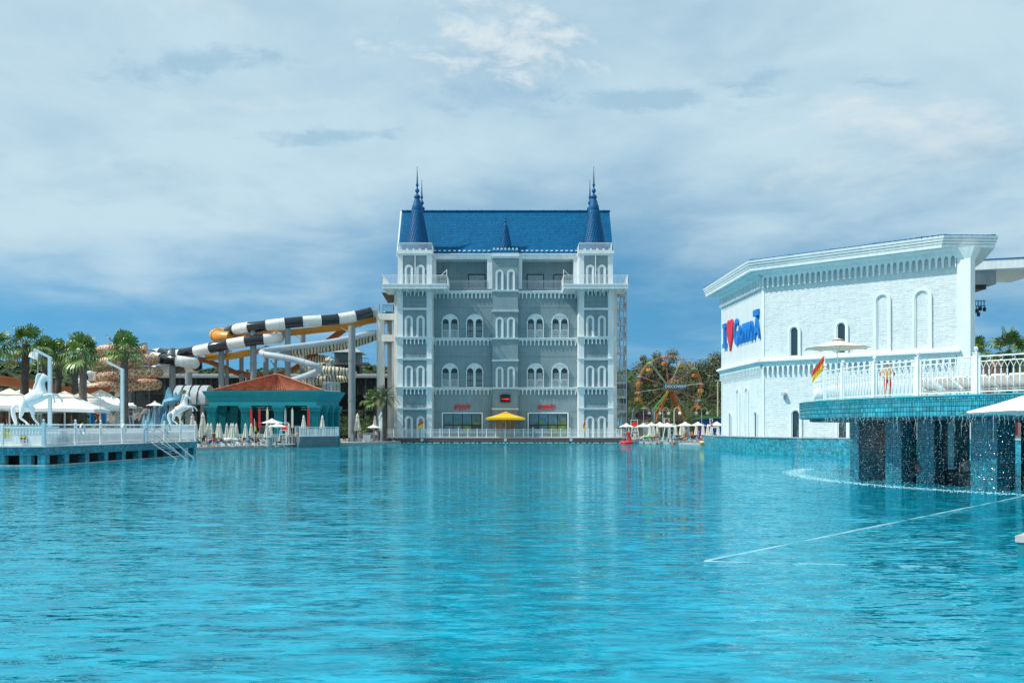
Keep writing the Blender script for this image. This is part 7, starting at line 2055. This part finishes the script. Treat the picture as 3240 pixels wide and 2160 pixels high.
open_parasol('open_parasol', 'open cream parasol beside the slide tower', (PX(1182, 137), 137, GZ), 1.25, PZ(1353, 137) - GZ, .5, 8, canvasw, True, .5)
open_parasol('open_parasol', 'small open cream parasol above the boulders by the ice cave', (PX(490, 104), 104, GZ), 1.0, PZ(1283, 104) - GZ, .5, 8, canvasw, True, .1)
open_parasol('open_parasol', 'green open parasol behind the pier fence', (PX(317, 92), 92, GZ), .95, PZ(1338, 92) - GZ, .32, 8, M('green_canvas', (.06, .33, .09), .8), True, .1)
for i, (px, Yq, s) in enumerate(((372, 88, 1.0), (609, 112, 1.45), (642, 111, 1.5))): place_closed((PX(px, Yq), Yq, GZ + (.9 if i == 0 else .0)), ('tall folded beige parasol leaning by the blue lamp post', 'tall folded parasol standing behind the second horse hooves', 'tall folded parasol at the pavilion corner')[i], 'tall folded parasols', .4, s)
place_closed((PX(1131, 138), 138, GZ), 'large folded tan parasol beside the big grey slide pillar', 'large folded parasols by the slide tower', .2, 1.62)
place_closed((PX(1186, 140), 140, GZ + 1.1), 'folded striped parasol in front of the slide tower', 'large folded parasols by the slide tower', .2, 1.1)
# raised terrace in front of the pavilion
rt_ = T('raised_terrace', 'small raised tiled terrace with white fence at the pavilion corner', 'terrace', (PX(1010, 111), 112, GZ))
tp_ = [(PX(945, 109), 109.6), (PX(1066, 114.5), 114.5), (PX(1068, 116), 116.2), (PX(935, 113.5), 113.5)]
put(MB().slab(tp_, -.2, 1.25), 'plinth_wall', M('slate_teal', (.09, .16, .18), .6, .15), rt_)
railing(rt_, [tp_[0], tp_[1], (tp_[2][0] + .1, tp_[2][1])], 1.25, 1.15, .14, railw, post=1.4)
railing(rt_, [(tp_[3][0], tp_[3][1]), (tp_[2][0] - .1, tp_[2][1] - .1)], 1.25, 1.15, .16, railw, post=1.4)
fe2 = T('fence', 'white baluster fence behind the folded parasols before the pavilion', 'fence', (PX(780, 114), 114, GZ))
railing(fe2, [(PX(612, 115), 115), (PX(835, 113.4), 113.4), (PX(940, 113.6), 113.6)], GZ, 1.25, .17, railw, name='fence_panel', post=2.2)
fe3 = T('fence', 'white baluster fence between slide tower and castle terrace', 'fence', (PX(1205, 141), 141, GZ))
railing(fe3, [(PX(1150, 139), 139.4), (PX(1214, 140.3), 140.3)], GZ, 1.25, .17, railw, name='fence_panel', post=2.0)
bn = T('litter_bin', 'grey round litter bin by the pool edge near the seated person', 'bin', (PX(852, 101), 101, GZ)); put(MB().lathe([(.32, 0), (.34, .1), (.34, .95), (.30, 1.0)], (PX(852, 101), 101, GZ), 14), 'body', concrete, bn); put(MB().lathe([(.36, 0), (.36, .08), (.1, .16)], (PX(852, 101), 101, GZ + 1.0), 14), 'lid', galv, bn)
o = T('sign_totem', 'white angled information totem below the date palm', 'sign', (PX(1208, 138), 138, GZ)); put(MB().hexa([PT(1196, 1322, 138), PT(1199, 1326, 138), PT(1199, 1326, 138.3), PT(1196, 1322, 138.3)], [PT(1205, 1302, 138), PT(1210, 1305, 138), PT(1210, 1305, 138.3), PT(1205, 1302, 138.3)]), 'panel', railw, o); put(MB().bar((PX(1204, 138.1), 138.1, GZ), (PX(1204, 138.1), 138.1, PZ(1318, 138.1)), .5, .12), 'post', white, o)
o = T('storage_box', 'white storage cabinet on the deck below the slide tower', 'cabinet', (PX(1161, 136), 136, GZ)); put(MB().box(PX(1149, 136), PX(1173, 136), 135.6, 136.6, GZ, PZ(1375, 136)), 'body', white, o); put(MB().box(PX(1160, 136) - .01, PX(1160, 136) + .02, 135.57, 135.62, GZ + .1, PZ(1377, 136)), 'door_gap', galv, o)
for px in (1112, 1137): 
    o = tag(put(MB().box(PX(px - 5, 134), PX(px + 6, 134), 133.9, 134.1, GZ, PZ(1372, 134)), 'glass_screen', M('grey_screen', (.26, .30, .32), .3)), 'grey screen panel on the deck in front of the big slide pillar' if px < 1120 else 'grey screen panel below the purple figure', 'screen')
# shrubs between the pavilion and the slide tower
for i, (px, py, Yq, r) in enumerate(((1092, 1345, 143, 1.0), (1148, 1340, 144, 1.3), (1170, 1318, 147, 1.6), (1245, 1312, 152, 1.8), (1130, 1300, 156, 2.4), (1088, 1305, 157, 2.2), (1160, 1330, 142.5, 1.2), (1105, 1318, 150, 1.6))):
    leaf_clump_tree('shrub', ('thin young shrub beside the pavilion', 'leafy shrub behind the purple figure', 'tall leafy shrub under the fan palm', 'dense shrub between slide tower and castle', 'dark bush behind the big grey pillar', 'dark bush behind the pavilion corner', 'low bush at the storage cabinet', 'bush at the foot of the big grey pillar')[i], (PX(px, Yq), Yq, GZ), PZ(py, Yq) - GZ, r, leafy, 300 + i, 'shrub', 700)
leaf_clump_tree('shrub', 'leafy plant beside the ice sculpture wing', (PX(568, 112), 112, GZ), PZ(1225, 112) - GZ, 1.1, leafy, 340, 'shrub', 700)

# ================================================================ furniture on the castle terrace and the island
open_parasol('square_parasol', 'bright yellow parasol in front of the castle doors', (PX(1599.5, 142.5), 142.6, DZ), 4.25, PZ(1322, 142.5) - DZ, .95, 4, yellowc, True, R(45), None, True, 'parasol', .3)
flag('beach_flag', 'red and yellow beach flag on the castle terrace beside the arched niche', (PX(1340, 140.3), 140.6, DZ), 2.75, 1.0, .9, True)
flag('beach_flag', 'red and yellow beach flag near the end of the castle terrace', (PX(1854, 140.3), 140.6, DZ), 2.75, .5, 1.3, True, .9)
flag('beach_flag', 'red and yellow beach flag on a pole among the pavilion loungers', (PX(804.5, 98.5), 98.5, GZ), 3.1, .25, 1.05, False, 1.0)
open_parasol('open_parasol', 'open cream parasol standing on the waterfall deck', (PX(2660, 47), 47.5, TZ), 1.68, PZ(1101, 47.3) - TZ, .50, 8, canvas, True, .2)
o = flag('beach_flag', 'large red and yellow beach flag hanging at the waterfall deck railing', (PX(2612, 45.2), 45.3, TZ), 2.4, .72, .62, True, .7)
# low white loungers behind the ornate railing
for i in range(6):
    a = iang(2740 + i * 62, RR); x, y = ip(a + 4, RR - 3.0); place_lounger(3, (x, y, TZ), R(a - 90), 'white sun lounger on the waterfall deck behind the balustrade', 'sun loungers on the waterfall deck')
open_parasol('open_parasol', 'large white parasol on the stone coping beside the near pool', (12.35, 19.6, .40), 2.62, PZ(1301, 17.6) - .40, .86, 8, canvasw, True, .05)
# ================================================================ people
def gp_(px, py, z=GZ): Y = GY(py, z); return (PX(px, Y), Y, z)
person('lifeguard in yellow shirt and red shorts standing behind the ornate railing', (PX(2814, 41.6), 41.8, TZ), 0, 'hips', 'tan', 'black', c_yel, c_red, None, .98)
person('woman in white shirt and dark skirt walking on the castle terrace', (PX(1279, 140.9), 141.1, DZ), R(80), 'walk', 'fair', 'black', c_wht, c_gry, None, 1.02, None)
person('small child in orange standing at the castle terrace fence', (PX(1639, 140.9), 141.2, DZ), 0, 'stand', 'fair', 'blond', c_org, c_org, None, .82)
person('figure in black bending over a lounger before the pavilion', (PX(641, 99), 99.2, GZ), R(170), 'bend', 'fair', 'black', c_black, c_black, None, 1.0)
person('person in black top and red shorts at the pool edge', (PX(676, 97.5), 97.6, GZ), R(150), 'hips', 'tan', 'black', c_black, c_red, None, 1.03)
person('child in bright blue shirt walking along the pool edge', (PX(787, 98), 98.0, GZ), R(60), 'walk', 'fair', 'brown', c_blue, c_blue, None, .88)
person('bare chested man in black shorts beside the beach flag', (PX(814, 98), 98.4, GZ), R(-60), 'stand', 'fair', 'brown', None, c_black, None, 1.04)
person('sunbather with raised knees on a blue lounger before the pavilion', ledge_(.125, 1.9), rzL, 'sunbathe', 'tan', 'black', None, c_nav, None, 1.0)
person('person in yellow shirt seated under the small parasol', (PX(887, 100.5), 100.6, GZ), R(-70), 'sit', 'tan', 'black', c_yel, c_nav, c_nav, 1.0)
person('man in pale shirt standing below the open parasol by the slide tower', (PX(1188, 135), 135.5, GZ), R(60), 'walk', 'tan', 'black', c_wht, c_gry, c_gry, 1.03)
person('man in dark clothes behind the man in the pale shirt', (PX(1197, 135.5), 136.2, GZ), R(60), 'stand', 'tan', 'black', c_nav, c_nav, c_nav, 1.0)
person('figure in purple beside the steel handrail near the big grey pillar', (PX(1138, 135), 135.2, GZ), R(180), 'bend', 'tan', 'black', c_pur, c_pur, None, 1.0)
person('bare chested boy waiting on the slide launch platform', (PX(1199, 147.5), 147.8, PZ(993, 147)), R(90), 'stand', 'tan', 'black', None, c_red, None, .95)
person('dark dressed figure by the castle wall on the slide platform', (PX(1246, 147.2), 147.4, PZ(993, 147)), R(-60), 'stand', 'brown', 'black', c_nav, c_black, None, .92)
person('man in dark shorts standing at the castle terrace corner', edge(.05, 1.4), R(150), 'hips', 'brown', 'black', None, c_nav, None, 1.05)
person('sunburnt woman standing with her back to the pool', edge(.66, .6), R(190), 'walk', 'tan', 'blond', None, c_org, None, 1.05, c_wht)
person('person with red backpack beside the standing woman', (edge(.69, 1.1)), R(120), 'stand', 'tan', 'brown', c_red, c_black, None, .98)
person('bare backed person sitting on a lounger near the castle corner', edge(.16, 1.2), rzR + R(160), 'sit', 'tan', 'black', None, c_nav, None, 1.0)
person('person sitting sideways on a lounger with feet at the pool', edge(.46, 1.2), rzR + R(10), 'sit', 'brown', 'black', c_gry, c_nav, None, 1.0)
person('woman in a black bikini reclining near the pool edge', edge(.86, 1.3), rzR, 'recline', 'tan', 'brown', c_black, c_black, None, 1.05)
person('person in white bending over loungers behind the bikini woman', edge(.83, 4.3), R(60), 'bend', 'fair', 'brown', c_wht, c_gry, None, 1.0, c_wht)
person('sunbather lying on a towel lounger next to the tiled pedestal', edge(.965, 1.5), rzR, 'sunbathe', 'fair', 'blond', c_wht, c_red, None, 1.0)
person('sunbather reclining on a striped lounger behind the lime float', edge(.22, 1.5), rzR, 'recline', 'tan', 'brown', c_nav, c_nav, None, 1.0)
person('swimmer with bare shoulders in the water below the loungers', (PX(2128, 124), 124, -1.15), R(180), 'stand', 'tan', 'brown', None, c_red, None, 1.0)
person('dark figure sitting at the bar behind the falling water', (PX(2921, 39.4), 39.7, -.35), R(60), 'sit', 'brown', 'black', c_nav, c_black, c_black, 1.25)
person('dark figure leaning on the bar counter behind the falling water', (PX(3058, 37.3), 37.3, -.45), R(150), 'stand', 'brown', 'black', c_gry, c_black, c_black, .98)
rg = tag(put(MB().tube([(PX(1225, 147.3) + .7 * math.cos(R(a)), 147.4 + .6 * math.sin(R(a)), PZ(993, 147) + .22) for a in range(0, 360, 24)], .22, 8, closed=True), 'swim_ring', M('ring_teal', (.03, .40, .45), .4), None, True), 'turquoise tube ring lying on the slide launch platform', 'pool float')
bb = tag(put(MB().ball((ledge_(.19, 1.6)[0], ledge_(.19, 1.6)[1], GZ + .72), (1.0, .5, .3), 14, 8), 'bean_bag', M('bean_white', (.70, .72, .75), .7), None, True), 'white bean bag lying across two loungers before the pavilion', 'bean bag')

for i, (t, of, pose, sk_, tp, bt) in enumerate(((.27, 1.4, 'sit', 'tan', None, c_red), (.36, 4.6, 'recline', 'fair', c_black, c_black), (.54, 1.5, 'recline', 'tan', None, c_blue), (.74, 1.5, 'sunbathe', 'tan', c_red, c_red), (.78, 4.4, 'sit', 'fair', c_nav, c_nav), (.91, 1.4, 'sit', 'tan', None, c_org))):
    person(('bather in red trunks sitting beside the lime float', 'bather in black reclining in the second lounger row', 'bather in blue trunks reclining near the lifeguard ladder', 'bather in red swimsuit sunbathing behind the standing woman', 'bather in navy sitting in the second lounger row', 'bather in orange trunks sitting near the yellow ring')[i], edge(t, of), rzR + R(i * 5), pose, sk_, ('black', 'brown', 'blond')[i % 3], tp, bt)
for i, (t, of, pose, sk_, tp, bt) in enumerate(((.04, 1.9, 'recline', 'tan', None, c_red), (.07, 2.6, 'sit', 'fair', c_wht, c_nav), (.16, 1.9, 'sunbathe', 'tan', c_black, c_black), (.26, 1.8, 'recline', 'fair', None, c_blue), (.31, 2.2, 'sit', 'tan', c_org, c_org))):
    person(('bather in red trunks reclining behind the pier end', 'guest in white shirt sitting behind the bending figure', 'bather in black beside the white bean bag', 'bather in blue trunks reclining past the beach flag', 'guest in orange sitting near the litter bin')[i], ledge_(t, of), rzL + R(i * 6), pose, sk_, ('black', 'brown', 'blond')[i % 3], tp, bt)

for i, (loc, rz, pose, sk_, tp, bt) in enumerate(((edge(.33, .6), 2.0, 'stand', 'fair', c_blue, c_nav), (edge(.56, 3.2), 1.0, 'hips', 'tan', None, c_red), (edge(.80, .5), 4.0, 'walk', 'tan', c_pur, c_pur), (edge(.94, 3.2), .5, 'stand', 'fair', c_yel, c_nav), (ledge_(.10, 3.6), 2.2, 'stand', 'tan', c_wht, c_blue), (ledge_(.22, .7), 1.0, 'walk', 'fair', None, c_nav), (ledge_(.45, .8), 3.0, 'walk', 'tan', c_org, c_black), (ledge_(.80, 1.2), 3.6, 'hips', 'tan', None, c_blue))):
    person(('guest in blue shirt standing at the pool edge by the lime float', 'man in red trunks standing among the folded parasols', 'guest in purple walking along the wheel side pool edge', 'guest in yellow shirt standing beside the blue hut parasols', 'guest in white shirt standing behind the pavilion loungers', 'bather in navy trunks walking past the beach flag', 'guest in orange shirt walking below the raised terrace', 'bather in blue trunks standing near the big grey slide pillar')[i], loc, rz, pose, sk_, ('black', 'brown', 'blond')[i % 3], tp, bt)
